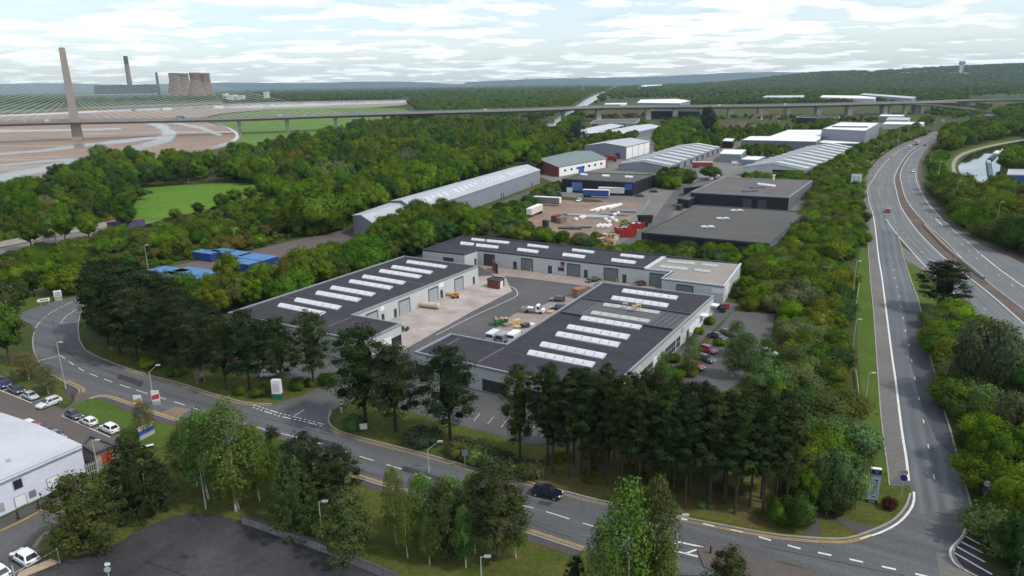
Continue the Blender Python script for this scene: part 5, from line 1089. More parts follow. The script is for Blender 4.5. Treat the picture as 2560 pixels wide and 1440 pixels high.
def trailer_template():
    r = link("lorry_trailer", None); b = MB(); b.box(0, 0, 2.55, 13.2, 2.5, 2.7); part(r, "box_body", b, 'dull', local=True, paint=[.5, .5, .5])
    b = MB(); b.box(0, 0, 3.96, 13.3, 2.56, .12); part(r, "roof", b, 'whitepaint', local=True)
    b = MB(); b.box(0, 0, 1.05, 13, 1.6, .3); part(r, "chassis", b, 'dark_door', local=True)
    b = MB(); b.box(6.66, 0, 2.55, .1, 2.42, 2.6); part(r, "end_door", b, 'whitepaint', local=True)
    for x in (-3.2, -4.5, -5.8):
        for s in (-1, 1): q = MB(); q.cyl((x, s * .85, .5), (x, s * 1.2, .5), .5, .5, 12); part(r, "wheel", q, 'rubber', local=True)
    for s in (-1, 1): q = MB(); q.box(3.6, s * .9, .5, .15, .15, 1.0); part(r, "landing_leg", q, 'grey_steel', local=True)
    note_kids(r); return r
def lorry_template():
    r = link("lorry", None); b = MB(); b.box(-1.4, 0, 2.45, 7.6, 2.5, 2.7); part(r, "box_body", b, 'dull', local=True, paint=[.5, .5, .5])
    b = MB(); b.box(3.6, 0, 1.9, 2.0, 2.4, 2.6); b.box(3.2, 0, 3.35, 1.2, 2.2, .5); part(r, "cab", b, 'dull', local=True, paint=[.5, .5, .5])
    q = MB(); q.add([(4.62, -1.05, 1.9), (4.62, 1.05, 1.9), (4.62, 1.0, 2.9), (4.62, -1.0, 2.9)], [(0, 1, 2, 3)]); part(r, "windscreen", q, 'carglass', local=True)
    b = MB(); b.box(-.3, 0, .85, 9, 1.2, .3); part(r, "chassis", b, 'dark_door', local=True)
    for x in (3.5, -3.0, -4.2):
        for s in (-1, 1): q = MB(); q.cyl((x, s * .85, .5), (x, s * 1.2, .5), .5, .5, 12); part(r, "wheel", q, 'rubber', local=True)
    note_kids(r); return r
TPL = {}
def place_vehicle(kind, px, py, deg, paint, label, group=None, z=0.0, sc=1.0, cat=None, world=None):
    x, y = world if world else G(px, py, z)
    if isinstance(deg, tuple): (a0, b0), (a1, b1) = G(deg[0], deg[1]), G(deg[2], deg[3]); deg = math.degrees(math.atan2(b1 - b0, a1 - a0))
    if kind not in TPL:
        r = {"van": van_template, "trailer": trailer_template, "lorry": lorry_template}.get(kind, lambda: car_template(kind))(); TPL[kind] = r
        for c in KIDS[r.name]:
            if 'paint' in c: c['paint'] = list(paint)
    else: r = copy_tree(TPL[kind], (0, 0, 0), 0, paint=list(paint))
    if 'group' in r: del r['group']
    r.location = (x, y, z + 0.035); r.rotation_euler = (0, 0, math.radians(deg)); r.scale = (sc, sc, sc)
    tag(r, label, cat or ("car" if kind in ("hatch", "saloon", "suv") else kind), group); return r
WHT, SIL, BLK, NAV, RED, DGY, BLU = (.72, .72, .71), (.42, .44, .46), (.008, .008, .01), (.010, .016, .06), (.26, .012, .02), (.04, .043, .05), (.03, .09, .28)
gp = "cars parked along the works bays"
place_vehicle("hatch", 8, 966, -34, (.012, .02, .11), "dark blue hatchback parked at the end of the bay row by the trees", gp)
place_vehicle("saloon", 42, 979, -34, (.02, .024, .03), "black saloon parked between the blue and silver cars", gp)
place_vehicle("hatch", 79, 996, -34, SIL, "small silver hatchback parked in the bay nearest the works entrance", gp, sc=.9)
place_vehicle("hatch", 124, 1014, 241, (.55, .58, .62), "silver hatchback turning out of the works entrance", sc=1.04)
place_vehicle("saloon", 186, 1043, -34, (.02, .016, .03), "purplish black saloon parked beside the grass island", gp, sc=.95)
place_vehicle("hatch", 224, 1060, 146, (.70, .70, .66), "cream white hatchback parked in the middle island bay", gp, sc=.92)
place_vehicle("suv", 275, 1078, 146, (.75, .76, .78), "white crossover parked in the last island bay", gp, sc=.92)
place_vehicle("hatch", 78, 1072, -33, WHT, "white car roof showing behind the works roof edge", gp)
place_vehicle("hatch", 98, 1081, -33, (.3, .02, .03), "red car mostly hidden behind the works roof edge", gp)
place_vehicle("saloon", 118, 1089, -33, DGY, "dark grey car behind the works roof beside the red one", gp)
place_vehicle("saloon", 141, 1097, -33, (.16, .17, .19), "grey car behind the works roof nearest the substation", gp)
place_vehicle("hatch", 64, 1402, 149, (.72, .75, .80), "white hatchback waiting on the works road by the gate", sc=1.05)
place_vehicle("hatch", -8, 1440, 150, (.70, .74, .76), "white car cut off by the picture edge on the works road", sc=1.05)
place_vehicle("suv", 1368, 1240, -25, (.008, .010, .028), "black people carrier driving along the estate road")
place_vehicle("hatch", 676, 940, 20, WHT, "white hatchback in the car park behind the roadside pines")
place_vehicle("hatch", 570, 905, 25, RED, "red car in the shade behind the pine belt")
place_vehicle("hatch", 610, 916, 25, (.34, .03, .03), "bright red car behind the pine belt next to a white van")
place_vehicle("van", 640, 912, 25, WHT, "white van in the car park behind the pine belt")
gy = "cars parked in the unit yard"
place_vehicle("hatch", 1394, 753, 168, (.03, .032, .036), "dark grey hatchback parked in the yard nearest the skip boxes", gy)
place_vehicle("hatch", 1396, 774, 168, (.016, .024, .07), "navy hatchback parked in the yard beside the flatbed truck", gy)
place_vehicle("saloon", 1482, 704, 205, BLK, "black saloon parked against the back block", gy)
place_vehicle("hatch", 1494, 722, 205, NAV, "dark blue car just showing over the roof edge", gy)
place_vehicle("saloon", 1598, 714, 205, (.08, .02, .025), "maroon car glimpsed below the back block shutter", gy)
place_vehicle("van", 1238, 848, 60, (.5, .53, .56), "silver van parked end on by the parapet", gy)
place_vehicle("van", 1262, 852, 60, (.16, .18, .21), "dark grey van parked beside the silver van", gy)
place_vehicle("van", 1290, 850, 60, WHT, "white van partly hidden behind the block roof", gy)
gs = "cars in the side car park"
place_vehicle("saloon", 1815, 838, -52, (.02, .022, .03), "dark saloon at the far end of the side car park row", gs)
place_vehicle("saloon", 1793, 846, -52, (.012, .016, .026), "black saloon beside it in the side car park", gs)
place_vehicle("hatch", 1770, 880, -52, (.32, .02, .03), "bright red hatchback under the birches in the side car park", gs)
place_vehicle("hatch", 1763, 903, -52, (.012, .02, .04), "dark blue hatchback between two red cars", gs)
place_vehicle("hatch", 1738, 921, -52, (.22, .012, .02), "dark red hatchback nearest the birch trunk", gs)
place_vehicle("hatch", 1921, 888, -40, WHT, "white car almost hidden in the scrub by the side car park")
place_vehicle("hatch", 2219, 530, (2222, 545, 2212, 500), (.24, .012, .022), "red hatchback driving away on the dual carriageway", sc=1.1)
place_vehicle("hatch", 2332, 664, (2397, 720, 2335, 658), (.02, .028, .045), "dark car passing behind the lone pine on the carriageway", sc=1.1)
place_vehicle("hatch", 2230, 393, (2222, 405, 2245, 384), WHT, "white car coming round the dual carriageway bend", sc=1.1)
place_vehicle("hatch", 2283, 431, (2280, 402, 2274, 450), WHT, "white car alone on the opposite carriageway", sc=1.1)
place_vehicle("van", 2275, 370, (2262, 382, 2285, 366), WHT, "white van behind the lorry on the bend", sc=1.0)
place_vehicle("lorry", 2292, 362, (2275, 375, 2305, 356), (.4, .38, .37), "box lorry rounding the bend of the dual carriageway")
place_vehicle("hatch", 2312, 365, (2330, 354, 2302, 380), DGY, "dark car on the far side of the box lorry", sc=1.1)
place_vehicle("lorry", 2334, 308, 250, (.5, .52, .54), "white fronted lorry parked by the roadside trees")
place_vehicle("lorry", 2357, 308, 250, (.28, .45, .5), "white and blue lorry parked under the blue canopy")
place_vehicle("hatch", 374, 484, 175, NAV, "dark car parked at the edge of the green meadow", sc=1.1)
place_vehicle("hatch", 347, 490, 175, (.6, .6, .6), "pale car among the trees beside the meadow", sc=1.1)
# industrial estate
place_vehicle("trailer", 1368, 513, -24, (.17, .16, .17), "grey sided lorry trailer with orange lettering parked in the gravel yard")
place_vehicle("trailer", 1337, 538, 246, (.58, .5, .45), "pale lorry trailer with red underside end on in the gravel yard")
place_vehicle("trailer", 1490, 494, -16, (.03, .07, .24), "blue sided trailer backed against the mural shed")
place_vehicle("trailer", 1528, 488, -16, (.5, .47, .44), "white trailer standing beside the blue one")
place_vehicle("van", 1392, 490, -10, (.05, .09, .16), "dark blue van parked beside the mural shed corner")
place_vehicle("hatch", 1447, 504, 245, (.55, .65, .68), "pale blue hatchback alone in the gravel yard", sc=1.1)
place_vehicle("saloon", 1600, 492, -14, (.04, .045, .06), "dark saloon at the mural shed corner", sc=1.1)
place_vehicle("hatch", 1635, 481, -14, BLK, "black hatchback by the grass of the estate lane", sc=1.1)
place_vehicle("lorry", 1524, 404, -25, (.24, .03, .02), "red and orange lorry at the brick workshop end", sc=1.15)
place_vehicle("trailer", 1756, 420, -12, (.26, .03, .03), "red curtain trailer beside the barrel roof units")
place_vehicle("trailer", 1838, 402, 40, (.05, .13, .42), "bright blue trailer at the small white store")
place_vehicle("van", 1878, 387, -20, WHT, "white van by the low pale shed", sc=1.1)
place_vehicle("van", 1840, 412, -20, WHT, "white van in the yard of the striped shed", sc=1.1)
place_vehicle("saloon", 1690, 350, 20, WHT, "white car parked by the tall shed trees", sc=1.2)
place_vehicle("saloon", 1678, 358, 20, DGY, "dark car parked by the tall shed trees", sc=1.2)
place_vehicle("hatch", 1720, 512, 30, BLK, "black car parked under the black annexe", sc=1.1)
place_vehicle("van", 1700, 524, 60, (.03, .03, .035), "black van beside the black car at the shed", sc=1.1)
for k, (px, py) in enumerate(((1778, 450), (1786, 446), (1794, 442), (1802, 439))): place_vehicle("hatch", px, py, 60, (WHT, SIL, WHT, DGY)[k], ("white car first in the diagonal row behind the brown roof", "silver car second in the diagonal row behind the brown roof", "white car third in the diagonal row behind the brown roof", "grey car last in the diagonal row behind the brown roof")[k], "cars in the diagonal row", sc=1.1)
# traffic on the bridge
def on_deck(px, side, kind, paint, label, sc=1.0):
    lo, hi = DECK[0][0], DECK[-1][0]
    for _ in range(40):
        m_ = (lo + hi) / 2; q, t = deck_at(m_)
        if proj(q[0], q[1], q[2] + 2)[0] < px: lo = m_
        else: hi = m_
    q, t = deck_at(lo); n = Vector((t.y, -t.x)); r = place_vehicle(kind, 0, 0, math.degrees(math.atan2(t.y, t.x)) + (180 if side < 0 else 0), paint, label, "traffic on the bridge", 0, sc, None, (q[0] + n.x * 5 * side, q[1] + n.y * 5 * side)); r.location.z = q[2] + 0.12
for px, side, kind, pt_, lab in ((893, -1, "lorry", (.09, .3, .36), "teal lorry crossing the bridge viaduct"), (450, -1, "lorry", (.06, .2, .36), "blue lorry on the bridge between pylon and marsh"), (120, 1, "van", WHT, "white van on the bridge left of the pylon foot"), (700, -1, "van", WHT, "white van on the bridge above the marsh"), (760, 1, "hatch", SIL, "silver car on the bridge above the marsh"), (1215, -1, "van", WHT, "white van on the viaduct above the tall wood"),
        (60, -1, "hatch", WHT, "white car on the bridge at the picture edge"), (1560, -1, "lorry", (.6, .6, .6), "white lorry on the viaduct above the scrapyard"), (1800, -1, "van", WHT, "white van on the viaduct above the houses"), (1880, 1, "hatch", DGY, "dark car on the viaduct above the houses"), (1965, -1, "van", WHT, "white van near the viaduct slip road"), (2190, 1, "hatch", BLK, "black car at the start of the slip ramp")): on_deck(px, side, kind, pt_, lab.replace("left of", "short of"))
# flatbed truck
x, y = G(1335, 782); rT_ = thing("flatbed_truck", "white flatbed truck with dropside body in the yard", "truck", (x, y, .04), math.radians(-15))
b = MB(); prof = [(.6, .5), (.6, 2.1), (.9, 2.25), (1.5, 2.15), (2.1, 1.3), (2.7, 1.1), (2.75, .5)]
b.add([(px_, -.95, z) for px_, z in prof] + [(px_, .95, z) for px_, z in prof], [tuple(range(7)), tuple(reversed(range(7, 14)))] + [(i, 7 + i, 7 + (i + 1) % 7, (i + 1) % 7) for i in range(7)]); part(rT_, "cab", b, 'whitepaint', local=True)
q = MB(); q.add([(2.13, -.85, 1.32), (2.13, .85, 1.32), (1.56, .8, 2.1), (1.56, -.8, 2.1)], [(0, 1, 2, 3)]); part(rT_, "windscreen", q, 'carglass', local=True)
for s in (-1, 1): P = [(2.0, s * .962, 1.25), (.9, s * .962, 1.25), (.9, s * .962, 1.95), (1.45, s * .962, 1.95)]; q = MB(); q.add(P if s > 0 else P[::-1], [(0, 1, 2, 3)]); part(rT_, "side_window", q, 'carglass', local=True)
b = MB(); b.box(-1.3, 0, .95, 3.7, 2.1, .12); part(rT_, "load_bed", b, 'brick_buff', local=True)
for s in (-1, 1): b = MB(); b.box(-1.3, s * 1.05, 1.2, 3.7, .06, .45); part(rT_, "dropside", b, 'concrete', local=True)
b = MB(); b.box(-3.15, 0, 1.2, .06, 2.1, .45); part(rT_, "tailboard", b, 'concrete', local=True); b = MB(); b.box(-1, .2, 1.2, 1.5, 1.3, .35); part(rT_, "load_cover", b, 'whitepaint', local=True)
for xx in (1.9, -1.9):
    for s in (-1, 1): q = MB(); q.cyl((xx, s * .72, .36), (xx, s * .98, .36), .36, .36, 12); part(rT_, "wheel", q, 'rubber', local=True)
# narrowboats
def narrowboat(p0, p1, hull, cabin, label, short=False):
    a, b_ = Vector(G(*p0)), Vector(G(*p1)); d = b_ - a; L_ = d.length; r = thing("narrowboat", label, "narrowboat", (a.x, a.y, .05), math.atan2(d.y, d.x), "narrowboats moored on the canal"); h = 1.5
    mb = MB(); mb.loft([[(x, -w, .7), (x, -w * .8, -.1), (x, w * .8, -.1), (x, w, .7), (x, -w, .7)] for x, w in ((0, .9), (1.2, h), (L_ - 3, h), (L_ - 1, .9), (L_, .15))]); part(r, "hull", mb, hull, local=True)
    mb = MB(); mb.loft([[(x, -1.25, .7), (x, -1.05, 1.75), (x, 0, 1.9), (x, 1.05, 1.75), (x, 1.25, .7), (x, -1.25, .7)] for x in (2.0, L_ - 3.5)]); part(r, "cabin", mb, cabin, local=True)
    for k in range(4):
        for s in (-1, 1): mb = MB(); mb.box(3 + k * (L_ - 7) / 3.6, s * 1.2, 1.3, .9, .1, .4); part(r, "window", mb, 'glass', local=True)
    mb = MB(); mb.box(1.4, 0, 1.0, 1.0, 1.6, .5); part(r, "stern_deck", mb, 'roof_white', local=True)
MT['boat_grey'] = mat("boat grey green", (.07, .10, .10), .5, .1); MT['boat_navy'] = mat("boat navy", (.02, .03, .07), .5, .1)
narrowboat((2472, 417), (2478, 449), 'boat_navy', 'boat_grey', "long narrowboat with pale grey green roof nearest on the canal")
narrowboat((2470, 406), (2473, 417), 'dark_door', 'shutter_pale', "short narrowboat with a white cabin moored in the middle")
narrowboat((2486, 391), (2471, 404), 'dark_door', 'boat_navy', "dark narrowboat moored behind the white cabin boat")
narrowboat((2493, 382), (2487, 390), 'boat_grey', 'sign_white', "small pale boat farthest along the canal")
# ================================================================== skips, boxes and stores
def skip(px, py, deg, L_, Wd, H_, mt, label, name="skip", load=None):
    x, y = G(px, py); r = thing(name, label, "skip", (x, y, .03), math.radians(deg)); a, b_ = L_ / 2, Wd / 2; t = .1; mb = MB()
    o0 = [(-a * .8, -b_), (a * .8, -b_), (a * .8, b_), (-a * .8, b_)]; o1 = [(-a, -b_), (a, -b_), (a, b_), (-a, b_)]; i1 = [(p * (1 - t / a), q * (1 - t / b_)) for p, q in o1]
    vs = [(*p, .1) for p in o0] + [(*p, H_) for p in o1] + [(*p, H_) for p in i1] + [(p * .8, q * .9, H_ * .55) for p, q in o1]
    fs = [(3, 2, 1, 0)] + [(i, (i + 1) % 4, 4 + (i + 1) % 4, 4 + i) for i in range(4)] + [(4 + i, 4 + (i + 1) % 4, 8 + (i + 1) % 4, 8 + i) for i in range(4)] + [(8 + i, 8 + (i + 1) % 4, 12 + (i + 1) % 4, 12 + i) for i in range(4)] + [(12, 13, 14, 15)]
    mb.add(vs, fs); part(r, "tub", mb, mt, local=True)
    for k in range(5):
        for s in (-1, 1): q = MB(); q.box(-a * .7 + k * a * .35, s * (b_ + .04), H_ * .55, .12, .1, H_ * .8); part(r, "rib", q, mt, local=True)
    if load:
        q = MB(); rnd = random.Random(L_)
        for k in range(14): q.box(rnd.uniform(-a * .7, a * .7), rnd.uniform(-b_ * .7, b_ * .7), H_ * rnd.uniform(.7, 1.05), rnd.uniform(.4, 1.2), rnd.uniform(.3, .8), rnd.uniform(.1, .4), rnd.uniform(0, 3))
        tag(part(r, "rubble", q, load, local=True), kind='stuff')
MT['skip_green'] = mat("skip green", (.02, .13, .045), .6, .2, 1.2); MT['skip_red'] = mat("skip red", (.28, .022, .02), .6, .2, .6); MT['skip_black'] = mat("skip black", (.018, .018, .022), .6, .2); MT['timber'] = mat("fresh timber", (.50, .34, .19), .85, .2, 1.5); MT['bag'] = mat("white bulk bag", (.66, .66, .66), .8, .08, 1.5); MT['khaki'] = mat("khaki container", (.17, .14, .10), .7, .1); MT['rust'] = mat("rust red container", (.16, .035, .03), .7, .15)
skip(1252, 812, 10, 3.6, 1.8, 1.7, 'skip_green', "green skip full of broken boards in the yard", load='timber')
skip(1570, 592, 8, 6.5, 2.5, 2.7, 'skip_red', "bright red roll on skip standing closest to the black shed"); skip(1556, 583, 8, 6.5, 2.5, 2.4, 'skip_red', "red skip half full of pale rubble behind the bright one", load='bag'); skip(1592, 571, 8, 6, 2.5, 2.2, 'skip_red', "dull red skip farther along the fence", load='bag')
skip(1603, 566, 8, 5.5, 2.5, 1.8, 'skip_black', "low black skip between red skip and tall black one"); skip(1612, 557, -4, 6.5, 2.6, 3.0, 'skip_black', "tall black open skip at the end of the lane")
def container(px, py, deg, L_, Wd, H_, mt, roofm, label, group=None, name="storage_container"):
    x, y = G(px, py); r = thing(name, label, "container", (x, y, .02), math.radians(deg), group); mb = MB(); mb.box(0, 0, H_ / 2, L_, Wd, H_); part(r, "body", mb, mt, local=True)
    mb = MB(); mb.box(0, 0, H_ + .06, L_ + .1, Wd + .1, .12); part(r, "roof", mb, roofm, local=True)
    n = max(3, int(L_ / 1.2)); q = MB()
    for k in range(n):
        for s in (-1, 1): q.box(-L_ / 2 + (k + .5) * L_ / n, s * (Wd / 2 + .03), H_ / 2, .3, .08, H_ * .9)
    tag(part(r, "corrugation", q, mt, local=True), kind='stuff')
    for s in (-.25, .25): q = MB(); q.box(L_ / 2 + .03, s * Wd, H_ / 2, .08, Wd * .46, H_ * .9); part(r, "door", q, mt, local=True)
container(1390, 553, 62, 5, 2.4, 2.5, 'rust', 'rust', "rust red container in the gravel yard"); container(1404, 557, 50, 4.5, 2.3, 2.3, 'khaki', 'khaki', "khaki container next to the rust red one", name="site_container")
container(1450, 742, 30, 3.5, 2.4, 2.4, 'khaki', mat("orange tarpaulin", (.34, .12, .06), .7, .2), "brown store box with orange cover against the parapet", name="store_box")
MT['blue_wall'] = mat("blue store wall", (.02, .045, .17), .6, .1); MT['blue_roof'] = mat("bright blue store roof", (.06, .165, .34), .6, .12, .4)
gb = "blue storage units beside the storage road"
for px, py, l, w, lab in ((426, 697, 12, 6, "blue storage unit at the near end of the row"), (447, 713, 16, 6, "long blue storage unit below the end one behind saplings"), (492, 700, 14, 6, "blue storage unit seen through the thin trees"), (520, 648, 9, 5, "blue storage unit at the rear of the compound"), (562, 646, 8, 5, "pale blue roofed unit behind the bushy tree"), (597, 653, 9, 6, "blue storage unit in the rear row by the lamp post"), (642, 662, 13, 7, "largest blue storage unit with white roof edge lights"), (613, 675, 9, 5, "low pale blue roofed unit below the largest one")): container(px, py, -28, l, w, 2.7, 'blue_wall', 'blue_roof', lab, gb)
# loose goods
def goods(name, label, cat, px, py, mb, mt, group=None): x, y = G(px, py); o = link(name, mesh_of(name, mb, mt), None, (x, y, .03)); return tag(o, label, cat, group)
rnd = random.Random(5)
def soft_bag(px, py, s, label, group):
    mb = MB(); mb.lathe([(.05, 0), (s * .8, .03), (s, s * .5), (s * .9, s * 1.1), (s * .5, s * 1.4), (.03, s * 1.42)], 8); goods("bulk_bag", label, "bag", px, py, mb, 'bag', group)
for px, py, s in ((1440, 552, 1.0), (1453, 548, 1.1), (1460, 546, .9), (1536, 540, 1.0), (1545, 537, 1.0), (1514, 552, .9), (1522, 558, 1.0), (1530, 550, 1.1), (1540, 556, 1.0)): soft_bag(px, py, s, "white bulk bag standing loose among steel bundles in the gravel yard", "loose white bags in the gravel yard")
for k in range(6): soft_bag(1494 + k * 6, 570 - (k % 2) * 3, .95, "white bulk bag in the low row near the scrub", "row of white bags near the scrub")
def bundle(px, py, deg, L_, n, lab, mt, rad=.16):
    x, y = G(px, py); r = thing("pipe_bundle", lab, "bundle", (x, y, .03), math.radians(deg))
    for k in range(n):
        mb = MB(); row = k // 6; mb.cyl((-L_ / 2, (k % 6) * rad * 2.2 - rad * 6, rad + row * rad * 1.9), (L_ / 2, (k % 6) * rad * 2.2 - rad * 6, rad + row * rad * 1.9), rad, rad, 6); part(r, "pipe", mb, mt, local=True)
bundle(1470, 541, -20, 18, 12, "long grey steel bundle lying across the gravel yard", 'grey_steel', .2); bundle(1500, 546, -20, 14, 12, "shorter grey steel bundle behind the white bags", 'grey_steel', .22); bundle(1440, 538, -20, 12, 12, "grey steel bundle next to the khaki container", 'clad_grey', .2); bundle(1535, 538, -18, 12, 12, "grey steel bundle close to the lane fence", 'trim', .2)
bundle(1560, 530, -12, 11, 12, "dark steel lattice bundle at the fence", 'trim', .26); bundle(1497, 524, 55, 13, 8, "white wrapped pipes stacked aslant at the end", 'bag', .3); bundle(1512, 521, 55, 13, 8, "white wrapped pipes in the middle of the slanting stacks", 'bag', .3); bundle(1530, 518, 55, 13, 8, "white wrapped pipes beside the lattice bundle", 'bag', .3)
mb = MB(); mb.lathe([(.05, 0), (1.35, 0), (1.35, 2.8), (1.1, 3.1), (.03, 3.2)], 14); goods("water_tank", "black plastic tank at the edge of the gravel yard", "tank", 1364, 569, mb, 'black')
mb = MB()
for k in range(10): mb.box(rnd.uniform(-5, 5), rnd.uniform(-2, 2), .3, rnd.uniform(2, 5), rnd.uniform(.6, 1.4), rnd.uniform(.3, .7), rnd.uniform(-.5, .5))
tag(goods("scrap_heap", "dark heap of rubber and scrap in the gravel yard", "heap", 1440, 572, mb, 'dark_door'), kind='stuff')
def drum(px, py, z, rad, tilt, k):
    x, y = G(px, py); r = thing("cable_drum", "pale wooden cable drum heaped with others by the red skip", "cable drum", (x, y, z), k * .8, "wooden cable drums by the red skip"); r.rotation_euler = (tilt, 0, k * .8); mb = MB()
    for h in (-.45, .45): mb2 = MB(); mb2.cyl((0, 0, h - .06), (0, 0, h + .06), rad, rad, 14); part(r, "flange", mb2, 'timber', local=True)
    mb.cyl((0, 0, -.4), (0, 0, .4), rad * .5, rad * .5, 10); part(r, "core", mb, 'brick_buff', local=True)
for k, (px, py, z, t) in enumerate(((1486, 606, .5, .1), (1496, 603, .5, .2), (1506, 601, .5, 0), (1516, 604, .6, 1.3), (1526, 607, .7, 1.4), (1534, 609, .8, 1.5), (1520, 597, .5, .1), (1530, 599, .5, 0), (1540, 600, .7, 1.2), (1512, 598, 1.6, .2), (1524, 600, 1.7, .3), (1534, 599, 1.7, .1), (1500, 608, .6, .9))): drum(px, py, z, .95, t, k)
# yard litter
mb = MB(); mb.cyl((-2.8, 0, .85), (2.8, 0, .85), .8, .8, 16); mb.cyl((-3.1, 0, .85), (-2.8, 0, .85), .5, .8, 16); mb.cyl((2.8, 0, .85), (3.1, 0, .85), .8, .5, 16); o = goods("gas_tank", "cream horizontal storage tank lying by the long block", "tank", 1074, 770, mb, mat("cream tank", (.5, .42, .33), .6, .15)); o.rotation_euler = (0, 0, -.45)
mb = MB(); mb.cyl((-1.0, 0, .6), (1.0, 0, .6), .6, .6, 12); o = goods("gas_tank", "short cream drum lying near the roller door", "tank", 1126, 740, mb, 'timber'); o.rotation_euler = (0, 0, -.3)
x, y = G(1138, 745); r = thing("dumper", "small orange dumper with a loaded tub by the roller door", "machine", (x, y, .03), .3); MT['orange'] = mat("machine orange", (.42, .2, .03), .5, .2)
mb = MB(); mb.box(0, 0, .65, 1.9, 1.2, .5); part(r, "body", mb, 'orange', local=True); mb = MB(); mb.lathe([(.4, .9), (.75, 1.2), (.8, 1.4), (.05, 1.3)], 8, .4, 0); part(r, "tub", mb, 'orange', local=True)
for xx in (-.6, .6):
    for s in (-1, 1): q = MB(); q.cyl((xx, s * .5, .35), (xx, s * .75, .35), .35, .35, 10); part(r, "wheel", q, 'rubber', local=True)
def board(px, py, sx, sy, sz, rz, mt, lab, name="board_stack", z=0):
    x, y = G(px, py); r = thing(name, lab, "boards", (x, y, .03 + z), rz)
    for k in range(3): mb = MB(); mb.box((k - 1) * .12, (k % 2) * .1, sz * (k + .5) / 3, sx, sy, sz / 3 - .02, k * .2); part(r, "board", mb, mt, local=True)
board(1290, 808, 2.4, 1.2, .9, .4, 'timber', "stack of fresh boards leaning in the yard"); board(1293, 820, 1.5, 1.1, .5, -.1, 'timber', "low square of boards near the vans"); board(1280, 812, 1.6, 1.3, .7, .9, 'timber', "loose pallet of boards beside the green skip"); board(1268, 816, 2, 1.1, .8, 0.2, 'brick_buff', "grey brown pallet pile against the green skip")
board(1312, 818, 2.0, 1.4, .9, .3, 'dark_door', "black sheeted pile by the parapet", "covered_pile"); board(1375, 782, 2.0, 1.2, .5, .2, 'timber', "yellow timber pile behind the flatbed truck"); board(1327, 814, 1.6, 1.4, .5, .2, 'bag', "white bag heap on planks by the parapet", "covered_pile")
for k, (px, py) in enumerate(((1563, 770), (1586, 776), (1596, 773))):
    x, y = G(px, py, 5.2); r = thing("timber_trestle", ("fresh timber trestle first on the old roof strip", "fresh timber trestle in the middle of the old roof strip", "upright timber frame on the old roof strip")[k], "trestle", (x, y, 5.45), .3 * k)
    for xx, h in ((-.5, 1.0), (.5, 1.3)): mb = MB(); mb.box(xx, 0, h / 2, .18, .4, h); part(r, "leg", mb, 'timber', local=True)
    mb = MB(); mb.box(0, 0, .9, 1.3, .5, .3); part(r, "top", mb, 'timber', local=True)
x, y = G(1004, 824); mb = MB()
for k in range(6): mb.box(rnd.uniform(-.8, .8), rnd.uniform(-.5, .5), rnd.uniform(.3, 1.2), rnd.uniform(.5, 1.2), .4, rnd.uniform(.3, .9), rnd.uniform(0, 3))
tag(goods("scrap_heap", "dark tangled rubbish heap at the block corner", "heap", 1012, 828, mb, 'dark_door'), kind='stuff')
for k, (px, py, mt_) in enumerate(((1800, 775, 'skip_black'), (1815, 772, 'skip_red'), (1806, 781, 'skip_black'))):
    mb = MB(); mb.box(0, 0, .65, 1.3, 1.0, 1.1); mb.box(0, 0, 1.28, 1.4, 1.1, .14); goods("wheeled_bin", ("black wheeled bin by the loading wall", "red lidded wheeled bin by the loading wall", "second black bin nearer the car park")[k], "bin", px, py, mb, mt_)
MT['bollard_y'] = mat("bollard yellow", (.5, .36, .06), .6, .1)
# yard bollards
for px, py in ((1300, 678), (1327, 680), (1415, 691), (1444, 692), (1508, 703), (1541, 706), (1046, 771), (1075, 760)):
    mb = MB(); mb.cyl((0, 0, 0), (0, 0, 1.1), .12, .12, 8); goods("bollard", "yellow bollard guarding a roller door in the yard", "bollard", px, py, mb, 'bollard_y', "yellow bollards at the roller doors")
# ================================================================== lamp posts, signs, barriers
def lamp(px, py, ty, label, style="T", dx=0, mt='green_steel', r_=.085, hmin=None, group=None):
    x, y = G(px, py); h = height_at(x, y, ty); h = max(h, hmin or 3.0)
    r = thing("lamp_post", label, "lamp post", (x, y, 0), 0, group); mb = MB(); mb.cyl((0, 0, 0), (0, 0, h * .2), r_ * 1.5, r_ * 1.5, 8); mb.cyl((0, 0, h * .2), (0, 0, h), r_, r_ * .65, 8); part(r, "pole", mb, mt, local=True)
    if style == "T": arms = [(.55, 0)]
    elif style == "D": arms = [(.7, 0), (-.7, 0)]
    else: arms = [(dx, 1.3)]
    for a, up in arms:
        mb = MB(); mb.cyl((0, 0, h - .05), (a, 0, h + up + .02), r_ * .55, r_ * .5, 6); part(r, "arm", mb, mt, local=True)
        mb = MB(); mb.box(a + math.copysign(.25, a), 0, h + up + .06, .8, .34, .16); hd = part(r, "lamp_head", mb, 'grey_steel', local=True)
        mb = MB(); mb.box(a + math.copysign(.25, a), 0, h + up - .05, .6, .26, .06); part(hd, "lens", mb, 'lamp', local=True)
